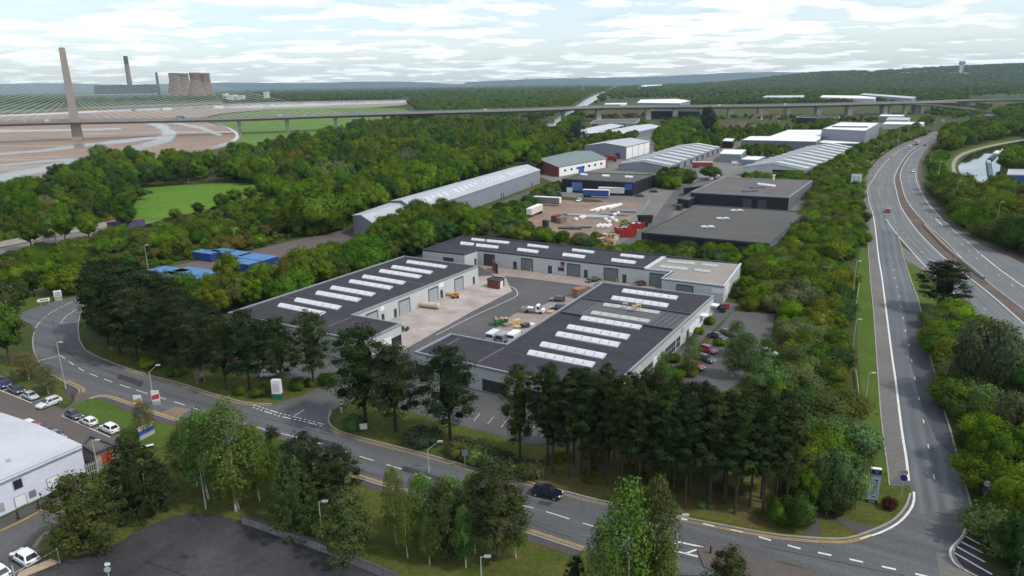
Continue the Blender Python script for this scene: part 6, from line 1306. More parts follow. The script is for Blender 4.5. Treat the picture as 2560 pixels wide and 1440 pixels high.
for a in (("lamp post with double head standing at the works entrance", 165, 973, 856, "T"), ("cranked lamp post behind the red and white banner", 386, 1010, 930, "A", 1.6), ("cranked lamp post on the road edge by the trimmed bushes", 1072, 1180, 1124, "A", 1.7), ("pale green lamp post on the lawn above the vacant lot", 515, 1272, 1148, "T"),
          ("lamp post on the mown verge lowest beside the hard strip", 2160, 1028, 933, "T"), ("lamp post on the verge by the scrub near the newer asphalt", 2132, 872, 799, "T"), ("lamp post rising from the scrub opposite the nose grass", 2130, 752, 653, "T"), ("lamp post in the central reservation near the lone pine", 2387, 663, 631, "T"), ("lamp post in front of the dark bank trees", 2485, 598, 505, "T"),
          ("lamp post at the scrub edge below the canal bend", 2384, 530, 452, "T"), ("tall dark headed lamp post beside the towpath scrub", 2340, 482, 405, "T"), ("lamp post by the carriageway verge above the white car", 2324, 417, 382, "T"), ("lamp post at the head of the bend beside trees", 2299, 342, 307, "T"), ("lamp post second from the head of the bend", 2268, 352, 312, "T"), ("lamp post third from the head of the bend", 2244, 366, 322, "T"), ("lamp post fourth from the head of the bend", 2199, 382, 352, "T"), ("lamp post fifth from the head of the bend", 2182, 396, 367, "T"), ("lamp post by the big grey road sign", 2146, 440, 417, "T"), ("lamp post farthest on the bend beside the blue sign", 2334, 329, 295, "T"),
          ("lamp post in the hedge by the blue storage units", 372, 682, 613, "T"), ("lamp post half hidden by blossom beside the storage road", 590, 625, 572, "T"), ("lamp post standing in the trees by the grass junction", 27, 766, 717, "T"), ("twin headed lamp post beside the roundish green tree", 38, 812, 770, "D"), ("lamp post in the yard side by the substation", 246, 1182, 1101, "T"),
          ("white headed lamp post on the central island of the estate road", 1688, 1440, 1289, "T"), ("lamp post behind the retaining wall at the picture bottom", 1204, 1470, 1392, "T"), ("lamp post hidden in the pines by the vacant lot", 806, 1345, 1254, "T"), ("lamp post at the very corner past the hatched bay", 2540, 1450, 1365, "T"),
          ("lamp post beyond the roundabout on the level deck", 2541, 262, 232, "D"), ("lamp post by the slip ramp end", 2419, 270, 246, "D"), ("lamp post between slip ramp and roundabout", 2464, 272, 248, "D"), ("lamp post at the roundabout grass", 2470, 276, 245, "D"), ("lamp post over the level deck near its start", 2501, 258, 236, "D")):
    lamp(a[1], a[2], a[3], a[0], a[4], a[5] if len(a) > 5 else 0, r_=.085 if a[2] > 500 else .15)
def text(root, s, size, loc, rot, mt, bold=.0, parent=None):
    cu = bpy.data.curves.new("lettering", 'FONT'); cu.body = s; cu.size = size; cu.align_x = 'CENTER'; cu.align_y = 'CENTER'; cu.extrude = 0.004; cu.offset = bold; cu.materials.append(MT[mt])
    t = bpy.data.objects.new("text", cu); me = bpy.data.meshes.new_from_object(t); bpy.data.objects.remove(t); o = link("lettering", me, root); o.location = loc; o.rotation_euler = rot; return o
MT['ink'] = mat("black lettering", (.012, .012, .014), .6, .05)
FACE = math.radians(90)
def facing(x, y): return math.atan2(-y, -x) + math.pi / 2     # local -Y looks at the camera side of the road
def disc_sign(px, py, ty, number, label):
    x, y = G(px, py); h = height_at(x, y, ty); rz = facing(x, y); r = thing("speed_sign", label, "road sign", (x, y, 0), rz); mb = MB(); mb.cyl((0, .06, 0), (0, .06, h), .05, .05, 8); part(r, "pole", mb, 'grey_steel', local=True)
    R = .42; mb = MB(); mb.cyl((0, .0, h - R), (0, -.03, h - R), R, R, 24); d = part(r, "upper_disc", mb, 'sign_white', local=True)
    mb = MB(); mb.lathe([(R * .72, 0), (R * 1.0, 0), (R * 1.0, .02), (R * .72, .02), (R * .72, 0)], 24); rg = part(d, "ring", mb, 'sign_grey', local=True); rg.rotation_euler = (FACE, 0, 0); rg.location = (0, -.034, h - R)
    t = text(d, number, .5, (0, -.045, h - R), (FACE, 0, 0), 'ink', .012)
    mb = MB(); mb.cyl((0, .0, h - 3.15 * R), (0, -.03, h - 3.15 * R), R * 1.12, R * 1.12, 24); part(r, "lower_disc", mb, 'sign_purple', local=True)
MT['sign_grey'] = mat("grey sign ring", (.2, .19, .2), .5, .05)
disc_sign(2457, 1269, 1203, "40", "round forty limit sign over a purple disc by the bank trees")
disc_sign(2253, 1240, 1174, "40", "round forty sign over purple disc on the corner grass")
def totem(name, label, px, py, ty, w, d, parts_, deg):
    x, y = G(px, py); h = height_at(x, y, ty); r = thing(name, label, "sign", (x, y, 0), facing(x, y) + math.radians(deg))
    for nm, z0, z1, mt in parts_: mb = MB(); mb.box(0, 0, h * (z0 + z1) / 2, w, d, h * (z1 - z0)); part(r, nm, mb, mt, local=True)
    return r, h
MT['sign_navy'] = mat("dark navy sign", (.012, .012, .035), .5, .05); MT['sign_pale'] = mat("pale blue grey sign", (.30, .36, .42), .5, .03); MT['sign_teal'] = mat("slate sign band", (.12, .2, .24), .5, .05)
rt, h = totem("totem_sign", "tall pale totem sign with vertical purple lettering behind the blossom bush", 2178, 1256, 1170, 1.45, .45, [("base", 0, .1, 'sign_navy'), ("panel", .102, .775, 'sign_pale'), ("band", .777, .84, 'sign_teal'), ("header", .842, .97, 'sign_navy'), ("cap", .972, 1.0, 'whitepaint')], 12)
mb = MB(); mb.box(.2, -.24, h * .44, .46, .03, h * .5); pl = part(rt, "letter_panel", mb, 'sign_purple', local=True)
text(pl, "BOO  ITY", .56, (.2, -.265, h * .44), (FACE, -FACE, 0), 'sign_white', .008)
text(rt, "N", .45, (.15, -.24, h * .905), (FACE, 0, 0), 'sign_pale', .0)
mb = MB(); mb.box(0, -.235, h * .05, .8, .02, .12); part(rt, "strip", mb, 'sign_pale', local=True)
ri, h = totem("totem_sign", "broad white directory sign on a green plinth beside the yard entrance", 695, 997, 949, 1.7, .9, [("plinth", 0, .3, 'sign_green'), ("panel", .302, 1.0, 'sign_white')], -25)
for k in range(9):
    for xx, w in ((-.4, .45), (.22, .6)): mb = MB(); mb.box(xx, -.46, h * (.42 + k * .045), w, .012, .05); part(ri, "text_line", mb, 'sign_grey', local=True)
rp, h = totem("totem_sign", "thin white and green striped totem by the entrance pines", 854, 1032, 976, .42, .3, [("panel", .2, 1.0, 'sign_white'), ("post", 0, .198, 'green_steel')], 0)
for k in range(4): mb = MB(); mb.box(0, 0, h * (.32 + k * .18), .44, .32, .35); part(rp, "stripe", mb, 'sign_green', local=True)
for px, py, ty, m1_, m2_, lab in ((392, 1012, 976, 'sign_red', 'sign_white', "red and white banner board by the cranked lamp post"), (347, 1017, 988, 'orange', 'sign_white', "smaller orange and white banner board above the blossom tree")):
    r, h = totem("banner_board", lab, px, py, ty, 1.5, .1, [("panel", .25, 1.0, 'sign_white'), ("post", 0, .248, 'grey_steel')], -30)
    q = MB(); q.add([(-.7, -.055, h * .34), (.7, -.055, h * .45), (.7, -.055, h * .78), (-.7, -.055, h * .62)], [(0, 1, 2, 3)]); part(r, "stripe", q, m1_, local=True)
r, h = totem("works_sign", "white over blue company board on the island grass", 368, 1092, 1062, 2.9, .3, [("panel", .35, .7, 'sign_blue'), ("header", .702, 1.0, 'sign_white'), ("post", 0, .348, 'grey_steel')], 35)
r, h = totem("totem_sign", "white brick and slate totem on the junction grass", 147, 751, 727, 1.9, .8, [("plinth", 0, .45, 'concrete'), ("panel", .452, 1.0, 'sign_white')], 0)
for k in range(3): mb = MB(); mb.box(0, -.41, h * (.55 + k * .15), 1.5, .02, .25); part(r, "text_line", mb, 'sign_teal', local=True)
x, y = G(112, 764); r = thing("direction_sign", "white direction sign with a pointed end on the junction grass", "road sign", (x, y, 0), facing(x, y))
mb = MB(); P = [(-1.7, 1.6), (-1.2, 1.15), (1.4, 1.15), (1.4, 2.05), (-1.2, 2.05)]; mb.add([(a, 0, b) for a, b in P] + [(a, .08, b) for a, b in P], [tuple(range(5)), tuple(reversed(range(5, 10)))] + [(i, 5 + i, 5 + (i + 1) % 5, (i + 1) % 5) for i in range(5)]); part(r, "panel", mb, 'sign_white', local=True)
for s in (-.8, 1.0): mb = MB(); mb.cyl((s, .12, 0), (s, .12, 1.7), .05); part(r, "post", mb, 'grey_steel', local=True)
for k in range(4): mb = MB(); mb.box(-.7 + k * .5, -.01, 1.6, .36, .02, .4); part(r, "lettering_block", mb, 'rust', local=True)
x, y = G(2066, 1287); h = height_at(x, y, 1247); r = thing("finger_sign", "blue and white finger sign at the footpath mouth", "sign", (x, y, 0), facing(x, y) + .2); mb = MB(); mb.cyl((0, 0, 0), (0, 0, h), .05); part(r, "post", mb, 'green_steel', local=True); mb = MB(); mb.box(.75, -.05, h - .2, 1.5, .05, .22); part(r, "upper_blade", mb, 'sign_pale', local=True); mb = MB(); mb.box(.75, -.05, h - .45, 1.5, .05, .25); part(r, "lower_blade", mb, 'sign_blue', local=True)
x, y = G(2137, 482); h = height_at(x, y, 435); r = thing("direction_sign", "large pale grey direction sign beside the dual carriageway", "road sign", (x, y, 0), facing(x, y)); mb = MB(); mb.box(0, 0, h - 2.3, 4.8, .12, 4.6); p_ = part(r, "panel", mb, 'sign_white', local=True)
for zz, ws in ((1.5, (1.2, 1.1)), (2.6, (1.4, 1.3)), (3.5, (1.0, 1.3))):
    for k, w in enumerate(ws): mb = MB(); mb.box(-1.0 + k * 1.9, -.075, h - zz, w, .03, .42); part(p_, "lettering_block", mb, 'sign_teal', local=True)
for s in (-1.6, 1.6): mb = MB(); mb.cyl((s, .15, 0), (s, .15, h - .4), .09); part(r, "post", mb, 'grey_steel', local=True)
for px, py, ty, w, hh, mt, lab in ((2322, 335, 325, 3.0, 2.2, 'sign_blue', "blue direction sign at the head of the bend"), (2428, 300, 284, 6, 4.5, 'sign_green', "green direction sign before the roundabout"), (2404, 277, 262, 8, 8, 'sign_blue', "tall blue gantry sign beside the slip ramp")):
    x, y = G(px, py); h = height_at(x, y, ty); r = thing("direction_sign", lab, "road sign", (x, y, 0), facing(x, y)); mb = MB(); mb.box(0, 0, h - hh / 2, w, .15, hh); part(r, "panel", mb, mt, local=True)
    for s in (-w * .3, w * .3): mb = MB(); mb.cyl((s, .15, 0), (s, .15, h), .1); part(r, "post", mb, 'grey_steel', local=True)
for px, py, lab in ((1163, 1170, "small blue grey sign among the trimmed bushes"),):
    x, y = G(px, py); r = thing("notice_sign", lab, "sign", (x, y, 0), facing(x, y)); mb = MB(); mb.box(0, 0, 2.6, .85, .06, 1.1); part(r, "panel", mb, 'clad_dgrey', local=True); mb = MB(); mb.cyl((0, .06, 0), (0, .06, 2.5), .05); part(r, "post", mb, 'grey_steel', local=True)
x, y = G(909, 1078); r = thing("notice_sign", "low white board leaning by the entrance shrubs", "sign", (x, y, 0), facing(x, y)); mb = MB(); mb.box(0, 0, .9, 1.3, .1, 1.0); part(r, "panel", mb, 'sign_white', local=True); mb = MB(); mb.box(.3, .1, .4, .1, .1, .8); part(r, "post", mb, 'grey_steel', local=True)
x, y = G(503, 958); r = thing("notice_sign", "grey notice board with orange panel in the pine belt", "sign", (x, y, 0), facing(x, y)); mb = MB(); mb.box(0, 0, 1.9, 1.9, .1, 1.5); part(r, "panel", mb, 'clad_dgrey', local=True); mb = MB(); mb.box(.4, -.06, 1.9, .7, .03, .9); part(r, "inset", mb, 'orange', local=True)
for s in (-.7, .7): mb = MB(); mb.cyl((s, .1, 0), (s, .1, 1.6), .05); part(r, "post", mb, 'grey_steel', local=True)
x, y = G(275, 1455); h = height_at(x, y, 1405); r = thing("notice_sign", "pole with pale sign and camera box in the vacant lot", "sign", (x, y, 0), .3); mb = MB(); mb.cyl((0, 0, 0), (0, 0, h), .06); part(r, "post", mb, 'green_steel', local=True); mb = MB(); mb.box(.1, -.05, h - .3, .6, .05, .35); part(r, "panel", mb, 'sign_white', local=True); mb = MB(); mb.cyl((0, -.06, h - 1.0), (0, -.1, h - 1.0), .38, .38, 16); part(r, "disc", mb, 'sign_pale', local=True)
for k, (px, py) in enumerate(((46, 1297), (97, 1272), (1776, 1386))): mb = MB(); mb.cyl((0, 0, 0), (0, 0, 1.15), .13, .1, 8); mb.cyl((0, 0, 0), (0, 0, .1), .25, .25, 8); goods("bollard", ("black bollard on the works footway farther from the corner", "black bollard on the works footway by the olive pine", "black keep bollard on the splitter island")[k], "bollard", px, py, mb, 'black')
x, y = G(185, 1008); r = thing("notice_sign", "thin black post with a small sign at the works entrance", "sign", (x, y, 0), 0); mb = MB(); mb.cyl((0, 0, 0), (0, 0, 1.9), .05); part(r, "post", mb, 'black', local=True); mb = MB(); mb.box(0, -.05, 1.75, .3, .05, .55); part(r, "panel", mb, 'dark_door', local=True)
x, y = G(370, 1121); r = thing("bench", "pale park bench on the grass near the substation", "bench", (x, y, 0), .5); mb = MB(); mb.box(0, 0, .5, 1.8, .5, .08); part(r, "seat", mb, 'sign_white', local=True)
for s in (-.75, .75): mb = MB(); mb.box(s, 0, .25, .1, .45, .48); part(r, "leg", mb, 'dark_door', local=True)
# retaining wall of the vacant lot
base = resample(GP([(604, 1309), (640, 1321), (720, 1350), (800, 1378), (875, 1410), (950, 1441), (1060, 1492)]), 40)
mb = MB(); line_strip(mb, base, 0.35, 0, 1.15, 0.2); mb.add([(base[0][0], base[0][1], 0), (base[0][0] + .1, base[0][1] + .4, 0), (base[0][0] + .1, base[0][1] + .4, 1.15), (base[0][0], base[0][1], 1.15)], [(0, 1, 2, 3)])
rw = thing("retaining_wall", "stained concrete retaining wall along the vacant lot", "wall", (*base[0], 0)); part(rw, "wall", mb, mat("stained wall concrete", (.17, .165, .165), .9, .3, .8, fine=.15, stretch=(1, 1, .3)))
mb = MB(); line_strip(mb, base, 0.45, 1.152, 0.08, 0.2); part(rw, "coping", mb, 'footway')
# gate and plank heap by the works road
x, y = G(95, 1432); r = thing("steel_gate", "rusty framed gate leaning with boards at the lot mouth", "gate", (x, y, 0), math.atan2(G(135, 1410)[1] - G(60, 1440)[1], G(135, 1410)[0] - G(60, 1440)[0]))
for k in range(5): mb = MB(); mb.box(0, .12 * k, .3 + .12 * k, 4.6 - .3 * k, .1, .22); part(r, "board", mb, 'timber' if k % 2 else 'concrete', local=True)
for s in (-2.3, 2.4): mb = MB(); mb.cyl((s, 0, 0), (s, 0, 2.3), .07); part(r, "gate_post", mb, 'green_steel', local=True)
mb = MB(); mb.cyl((-2.3, 0, 1.2), (2.4, 0, 2.1), .04); part(r, "rail", mb, 'grey_steel', local=True)
# palisade by the substation
def fence(name, label, path, h, step, mt, pmt=None, group=None, rail=(0.3, 0.8)):
    P = resample(path, max(2, int(path_len(path) / step))); r = thing(name, label, "fence", (*P[0], 0), 0, group)
    for p in P: mb = MB(); mb.box(p[0], p[1], h / 2, .08, .08, h); part(r, "post", mb, pmt or mt)
    for f in rail: mb = MB(); line_strip(mb, P, .07, h * f, .1); part(r, "rail", mb, mt)
    return r
fence("palisade_fence", "grey palisade fence between works and substation", GP([(216, 1191), (246, 1180), (258, 1170)]), 2.0, .25, 'grey_steel', rail=(.2, .8))
fence("mesh_fence", "green mesh fence along the gravel yard and lane", GP([(1500, 596), (1560, 570), (1600, 540), (1625, 505)]), 2.2, 3, 'green_steel', rail=(.05, .5, .95))
def barrier(label, path):
    P = resample(path, max(4, int(path_len(path) / 3.2))); r = thing("crash_barrier", label, "barrier", (*P[0], 0), 0, "crash barriers on the verge")
    for p in P: mb = MB(); mb.box(p[0], p[1], .3, .1, .1, .62); part(r, "post", mb, 'grey_steel')
    mb = MB(); line_strip(mb, P, .08, .42, .32); part(r, "rail", mb, 'barrier')
MT['barrier'] = mat("weathered barrier rail", (.42, .41, .30), .6, .12)
barrier("pale crash barrier round the outside of the bend", GP(smooth_px([(2340, 331), (2300, 341), (2250, 358), (2205, 385), (2170, 418), (2152, 452), (2149, 485), (2153, 520)], 5)))
barrier("pale crash barrier in the scrub beside the red car", GP(smooth_px([(2159, 542), (2157, 575), (2149, 611)], 5)))
barrier("crash barrier on the verge by the tall lamp posts", GP(smooth_px([(2140, 688), (2147, 710), (2143, 745), (2137, 785)], 5)))
barrier("lowest crash barrier on the mown verge", GP(smooth_px([(2138, 930), (2142, 952), (2147, 1000), (2150, 1030)], 5)))
P = resample(GP(smooth_px([(2296, 565), (2345, 617), (2395, 660), (2440, 698)], 5)), 60); r = thing("median_wall", "low concrete barrier along the central reservation", "barrier", (*P[0], 0)); mb = MB(); line_strip(mb, P, .35, .06, .8, 2.0); part(r, "wall", mb, 'concrete_pale')
# wall and wagon by the old trackbed
P = resample(GP([(-60, 632), (0, 618), (70, 604), (140, 590), (210, 577), (290, 562)]), 50); r = thing("boundary_wall", "long grey wall beside the old trackbed", "wall", (*P[0], 0)); mb = MB(); line_strip(mb, P, .3, 0, 2.2); part(r, "wall", mb, 'concrete_pale'); mb = MB(); line_strip(mb, P, .45, 2.202, .15); part(r, "coping", mb, 'footway')
container(317, 572, 32, 14, 3, 3.4, mat("faded blue wagon", (.09, .08, .17), .7, .15), 'rust', "faded blue and rust wagon standing on the trackbed", name="rail_wagon")
x, y = G(139, 602); r = thing("excavator_arm", "orange digger arm rising above the trackbed wall", "machine", (x, y, 0)); mb = MB(); mb.cyl((0, 0, 0), (.5, 0, 3.4), .25, .2); mb.cyl((.5, 0, 3.4), (-1.2, 0, 4.6), .2, .18); part(r, "boom", mb, 'orange', local=True); mb = MB(); mb.cyl((-1.2, 0, 4.6), (-2.0, 0, 3.9), .25, .35); part(r, "bucket", mb, 'orange', local=True)
mb = MB(); rnd = random.Random(9)
for k in range(60): a = rnd.uniform(0, 1); mb.box(rnd.uniform(-60, 60), rnd.uniform(-14, 14), rnd.uniform(0, 5), rnd.uniform(3, 10), rnd.uniform(3, 8), rnd.uniform(1, 6), rnd.uniform(0, 3))
x, y = G(1560, 293); o = tag(link("scrap_heap", mesh_of("scrap_heap", mb, mat("rusty scrap", (.06, .035, .028), .9, .5, .15, fine=.3, fscale=.5)), None, (x, y, 0)), "rusty brown scrap heap under the viaduct", "heap"); o['kind'] = 'stuff'
# ================================================================== vegetation
rng = np.random.default_rng(4)
def leaf_material(name, trans=0.25):
    M = bpy.data.materials.new(name); M.use_nodes = True; t = M.node_tree; t.nodes.clear()
    o = t.nodes.new("ShaderNodeOutputMaterial"); a = t.nodes.new("ShaderNodeAttribute"); a.attribute_type = 'INSTANCER'; a.attribute_name = "leafcol"
    tn = t.nodes.new("ShaderNodeAttribute"); tn.attribute_name = "tint"
    vm = t.nodes.new("ShaderNodeVectorMath"); vm.operation = 'MULTIPLY'; t.links.new(a.outputs['Color'], vm.inputs[0]); t.links.new(tn.outputs['Color'], vm.inputs[1])
    d = t.nodes.new("ShaderNodeBsdfDiffuse"); tr = t.nodes.new("ShaderNodeBsdfTranslucent"); mx = t.nodes.new("ShaderNodeMixShader"); mx.inputs[0].default_value = trans
    t.links.new(vm.outputs[0], d.inputs['Color']); t.links.new(vm.outputs[0], tr.inputs['Color']); t.links.new(d.outputs[0], mx.inputs[1]); t.links.new(tr.outputs[0], mx.inputs[2]); t.links.new(mx.outputs[0], o.inputs[0])
    return M
MT['leaf'] = leaf_material("leaf", 0.3); MT['needle'] = leaf_material("needle", 0.1)
MT['bark'] = mat("brown bark", (.06, .045, .035), .95, .25, 2.0); MT['birch_bark'] = mat("birch bark", (.42, .41, .38), .9, .4, 2.5); MT['pine_bark'] = mat("pine bark", (.05, .036, .03), .95, .25, 1.5)
ICO = None
def ico():
    global ICO
    if ICO is None:
        import bmesh
        b = bmesh.new(); bmesh.ops.create_icosphere(b, subdivisions=1, radius=1.0); b.verts.ensure_lookup_table()
        ICO = (np.array([v.co[:] for v in b.verts]), np.array([[v.index for v in f.verts] for f in b.faces])); b.free()
    return ICO
def unit(v): return v / np.maximum(1e-6, np.linalg.norm(v, axis=1, keepdims=True))
def foliage(name, C_, N_, T_, size, aspect, mt, cores, jit=0.9, up=0.0):
    """C_ leaf centres, N_ outward directions, T_ tints; one small triangle pair per leaf, normals turned outward"""
    n = len(C_); nn = unit(N_ + rng.normal(0, jit, (n, 3)) * 0.6 + np.array([0, 0, up])); flip = (nn * N_).sum(1) < 0; nn[flip] *= -1
    a = unit(np.cross(nn, rng.normal(0, 1, (n, 3)))); b = np.cross(nn, a); s = size * rng.uniform(.65, 1.35, (n, 1))
    p0, p1, p2 = C_ + a * s, C_ - a * s * .5 + b * s * aspect, C_ - a * s * .5 - b * s * aspect
    V = np.stack([p0, p1, p2], 1).reshape(-1, 3); nl = len(V); F = np.arange(nl).reshape(-1, 3)
    sn = unit(N_ * 0.9 + nn * 0.55); NV = np.repeat(sn, 3, 0); TV = np.repeat(T_, 3, 0)
    iv, if_ = ico()
    for c, r, t in cores:
        q = iv * np.array(r) * rng.uniform(.88, 1.12, (len(iv), 1)) + np.array(c); F = np.concatenate([F, if_ + len(V)]); V = np.concatenate([V, q]); NV = np.concatenate([NV, unit(iv)]); TV = np.concatenate([TV, np.repeat(np.array([t]), len(iv), 0)])
    me = bpy.data.meshes.new(name); me.vertices.add(len(V)); me.vertices.foreach_set("co", V.astype(np.float32).ravel()); me.loops.add(len(F) * 3); me.loops.foreach_set("vertex_index", F.astype(np.int32).ravel()); me.polygons.add(len(F)); me.polygons.foreach_set("loop_start", np.arange(0, len(F) * 3, 3, dtype=np.int32)); me.polygons.foreach_set("loop_total", np.full(len(F), 3, np.int32)); me.polygons.foreach_set("use_smooth", np.ones(len(F), bool)); me.update()
    at = me.attributes.new("tint", 'FLOAT_COLOR', 'POINT'); at.data.foreach_set("color", np.concatenate([TV, np.ones((len(TV), 1))], 1).astype(np.float32).ravel())
    me.normals_split_custom_set_from_vertices([tuple(x) for x in NV]); me.materials.append(MT[mt]); return me
def tints(n, base, hue=0.10, val=0.16):
    v = rng.normal(1, val, (n, 1)).clip(.5, 1.6); h = rng.normal(0, hue, (n, 1)); return np.concatenate([v * (1 + h), v, v * (1 - .6 * h)], 1).clip(.2, 2.2) * base
def broad(name, H, R, z0, lobes, leaves, size, squash=1.0, lobe_r=(.30, .46), mt='leaf', seed=0, core=True, cone=0.0):
    global rng; rng = np.random.default_rng(seed); Cs, Ns, Ts, cores = [], [], [], []; cz, hz = (z0 + H) / 2, (H - z0) / 2
    for k in range(lobes):
        f = (k + .5) / lobes; zz = 1 - 2 * f; rr = math.sqrt(max(0, 1 - zz * zz)); w = k * 2.39996 + rng.uniform(-.5, .5); q = rng.uniform(.52, .80)
        lr = R * rng.uniform(*lobe_r); taper = 1 - cone * (zz * .5 + .5)
        c = np.array([math.cos(w) * rr * R * q * taper, math.sin(w) * rr * R * q * taper, cz + zz * (hz - lr * .8) * rng.uniform(.85, 1.0)])
        n = max(6, int(leaves / lobes * (lr / R / .38) ** 2)); d = unit(rng.normal(0, 1, (n, 3))); d[:, 2] = np.where(d[:, 2] < -.35, -d[:, 2], d[:, 2]); rad = lr * rng.uniform(.72, 1.12, (n, 1)) * (1 + .16 * np.sin(d[:, :1] * 7 + d[:, 1:2] * 9))
        P = c + d * rad * np.array([1, 1, squash]); Cs.append(P); oc = unit(P - np.array([0, 0, cz - hz * .3])); Ns.append(unit(d * .75 + oc * .45)); t = tints(1, 1.0, .07, .2)[0]; Ts.append(tints(n, 1.0, .06, .16) * t)
        if core: cores.append((c, (lr * .74, lr * .74, lr * .74 * squash), t * .95))
    if core: cores.append((np.array([0, 0, cz]), (R * .5, R * .5, hz * .62), np.ones(3) * .9))
    return foliage(name, np.concatenate(Cs), np.concatenate(Ns), np.concatenate(Ts), size, .62, mt, cores)
def conifer(name, H, R, z0, seed, tufts=70, per=24, size=.42, top_r=.25, peak=.35):
    global rng; rng = np.random.default_rng(seed); Cs, Ns, Ts, cores = [], [], [], []
    for k in range(tufts):
        f = (k + .5) / tufts; z = z0 + (H - z0) * f ** .92; g = (f - peak) / (1 - peak) if f > peak else (peak - f) / peak; prof = max(top_r, math.sqrt(max(0, 1 - g * g))) if f > peak else 1 - .45 * g * g
        w = k * 2.39996 + rng.uniform(-.6, .6); rr = R * prof * rng.uniform(.45, 1.05); br = rng.uniform(.7, 1.3) * R * .26
        c = np.array([math.cos(w) * rr, math.sin(w) * rr, z + rng.uniform(-.4, .4) - rr * .08]); d = unit(rng.normal(0, 1, (per, 3))); P = c + d * np.array([br * 1.25, br * 1.25, br * .62]) * rng.uniform(.35, 1.1, (per, 1)); Cs.append(P)
        o = np.array([math.cos(w), math.sin(w), .55]); Ns.append(unit(d * .55 + o * .6 + np.array([0, 0, .35]))); t = tints(1, 1, .06, .14)[0]; Ts.append(tints(per, 1.0, .05, .18) * t)
        cores.append((c, (br * .62, br * .62, br * .34), t * .9)) if k % 2 == 0 else None
    cores.append((np.array([0, 0, z0 + (H - z0) * .45]), (R * .36, R * .36, (H - z0) * .46), np.ones(3) * .85))
    return foliage(name, np.concatenate(Cs), np.concatenate(Ns), np.concatenate(Ts), size, .34, 'needle', cores)
def trunk(name, H, r, mt, seed, limbs=4, lean=.25):
    rnd = random.Random(seed); mb = MB(); pts = [(0, 0, -.3)]
    for k in range(1, 4): pts.append((rnd.uniform(-lean, lean), rnd.uniform(-lean, lean), H * k / 3))
    for k in range(3): mb.cyl(pts[k], pts[k + 1], r * (1 - k * .24), r * (1 - (k + 1) * .24), 7, False)
    for k in range(limbs): w = rnd.uniform(0, 6.28); z = H * rnd.uniform(.45, .9); l = H * rnd.uniform(.10, .18); mb.cyl((pts[1][0], pts[1][1], z), (math.cos(w) * l, math.sin(w) * l, z + l * .8), r * .4, r * .15, 5, False)
    return mesh_of(name, mb, mt, (0, 0, 0), True)
KIND = {}
def kind(nm, crowns, trunks, H): KIND[nm] = (crowns, trunks, H)
kind("broadleaf", [broad("crown", 11, 4.2 + .6 * (k % 3), 2.0, 15 + 5 * (k % 3), 4400, .26, .85 + .12 * (k % 3), (.24, .40 + .05 * (k % 2)), seed=20 + k, cone=.12 * (k % 4)) for k in range(6)], [trunk("trunk", 6, .28, 'bark', k) for k in range(2)], 11)
kind("tall", [broad("crown", 14, 3.9, 2.4, 20, 4200, .27, 1.1, seed=40 + k, cone=.35) for k in range(3)], [trunk("trunk", 8, .28, 'bark', 5)], 14)
kind("birch", [broad("crown", 11, 2.9, .9, 36, 9500, .125, 1.25, (.24, .36), seed=60 + k, cone=.5, core=False) for k in range(4)], [trunk("trunk", 8.6, .12, 'birch_bark', 7, 3)], 11)
kind("bush", [broad("crown", 4.4, 3.2, -.4, 13, 4200, .165, .9, (.34, .52), seed=80 + k) for k in range(6)], [trunk("trunk", 1.6, .12, 'bark', 9, 5)], 4.4)
kind("pine", [conifer("crown", 15, 3.5, 4.0, 100 + k, 90, 100, .20) for k in range(4)], [trunk("trunk", 13.5, .24, 'pine_bark', 11, 9, .2)], 15)
kind("thinpine", [conifer("crown", 16, 2.2, 5.7, 120 + k, 70, 84, .20) for k in range(4)], [trunk("trunk", 14.5, .19, 'pine_bark', 12, 10, .15)], 16)
kind("lowpine", [conifer("crown", 9, 3.4, .7, 140 + k, 84, 44, .23, .2, .25) for k in range(3)], [trunk("trunk", 7.5, .18, 'pine_bark', 13, 5, .15)], 9)
kind("hedge", [broad("crown", 1.5, 1.7, -.3, 9, 1400, .12, .8, (.4, .6), seed=150 + k) for k in range(3)], [trunk("trunk", .7, .06, 'bark', 15, 3)], 1.5)
NT = 0
def tree(kd, x, y, h, wf, col, name, label, group=None, variant=None, blossom=None):
    global NT; NT += 1; crowns, trunks, H = KIND[kd]; rnd = random.Random(NT * 7 + 1); k = h / H
    r = thing(name, label, "pine tree" if "pine" in kd else ("bush" if kd in ("bush", "hedge") else "tree"), (x, y, 0), rnd.uniform(0, 6.28), group); r.scale = (k * wf, k * wf, k)
    t = link("trunk", trunks[NT % len(trunks)], r); c = link("crown", crowns[(variant if variant is not None else rnd.randrange(99)) % len(crowns)], r)
    j = [max(.002, q * rnd.uniform(.86, 1.14)) for q in col]; c['leafcol'] = j; return r
GRN = [(.086, .152, .013), (.101, .173, .015), (.066, .126, .014), (.114, .168, .018), (.069, .119, .021), (.105, .184, .013), (.086, .131, .018), (.037, .075, .014), (.053, .101, .028)]
OLV = [(.105, .133, .021), (.110, .126, .028), (.093, .103, .026), (.105, .144, .018)]
GREY = [(.116, .157, .052), (.127, .165, .058), (.101, .143, .039), (.112, .157, .033)]
PIN = [(.025, .038, .015), (.029, .045, .016), (.021, .033, .014), (.034, .048, .016)]
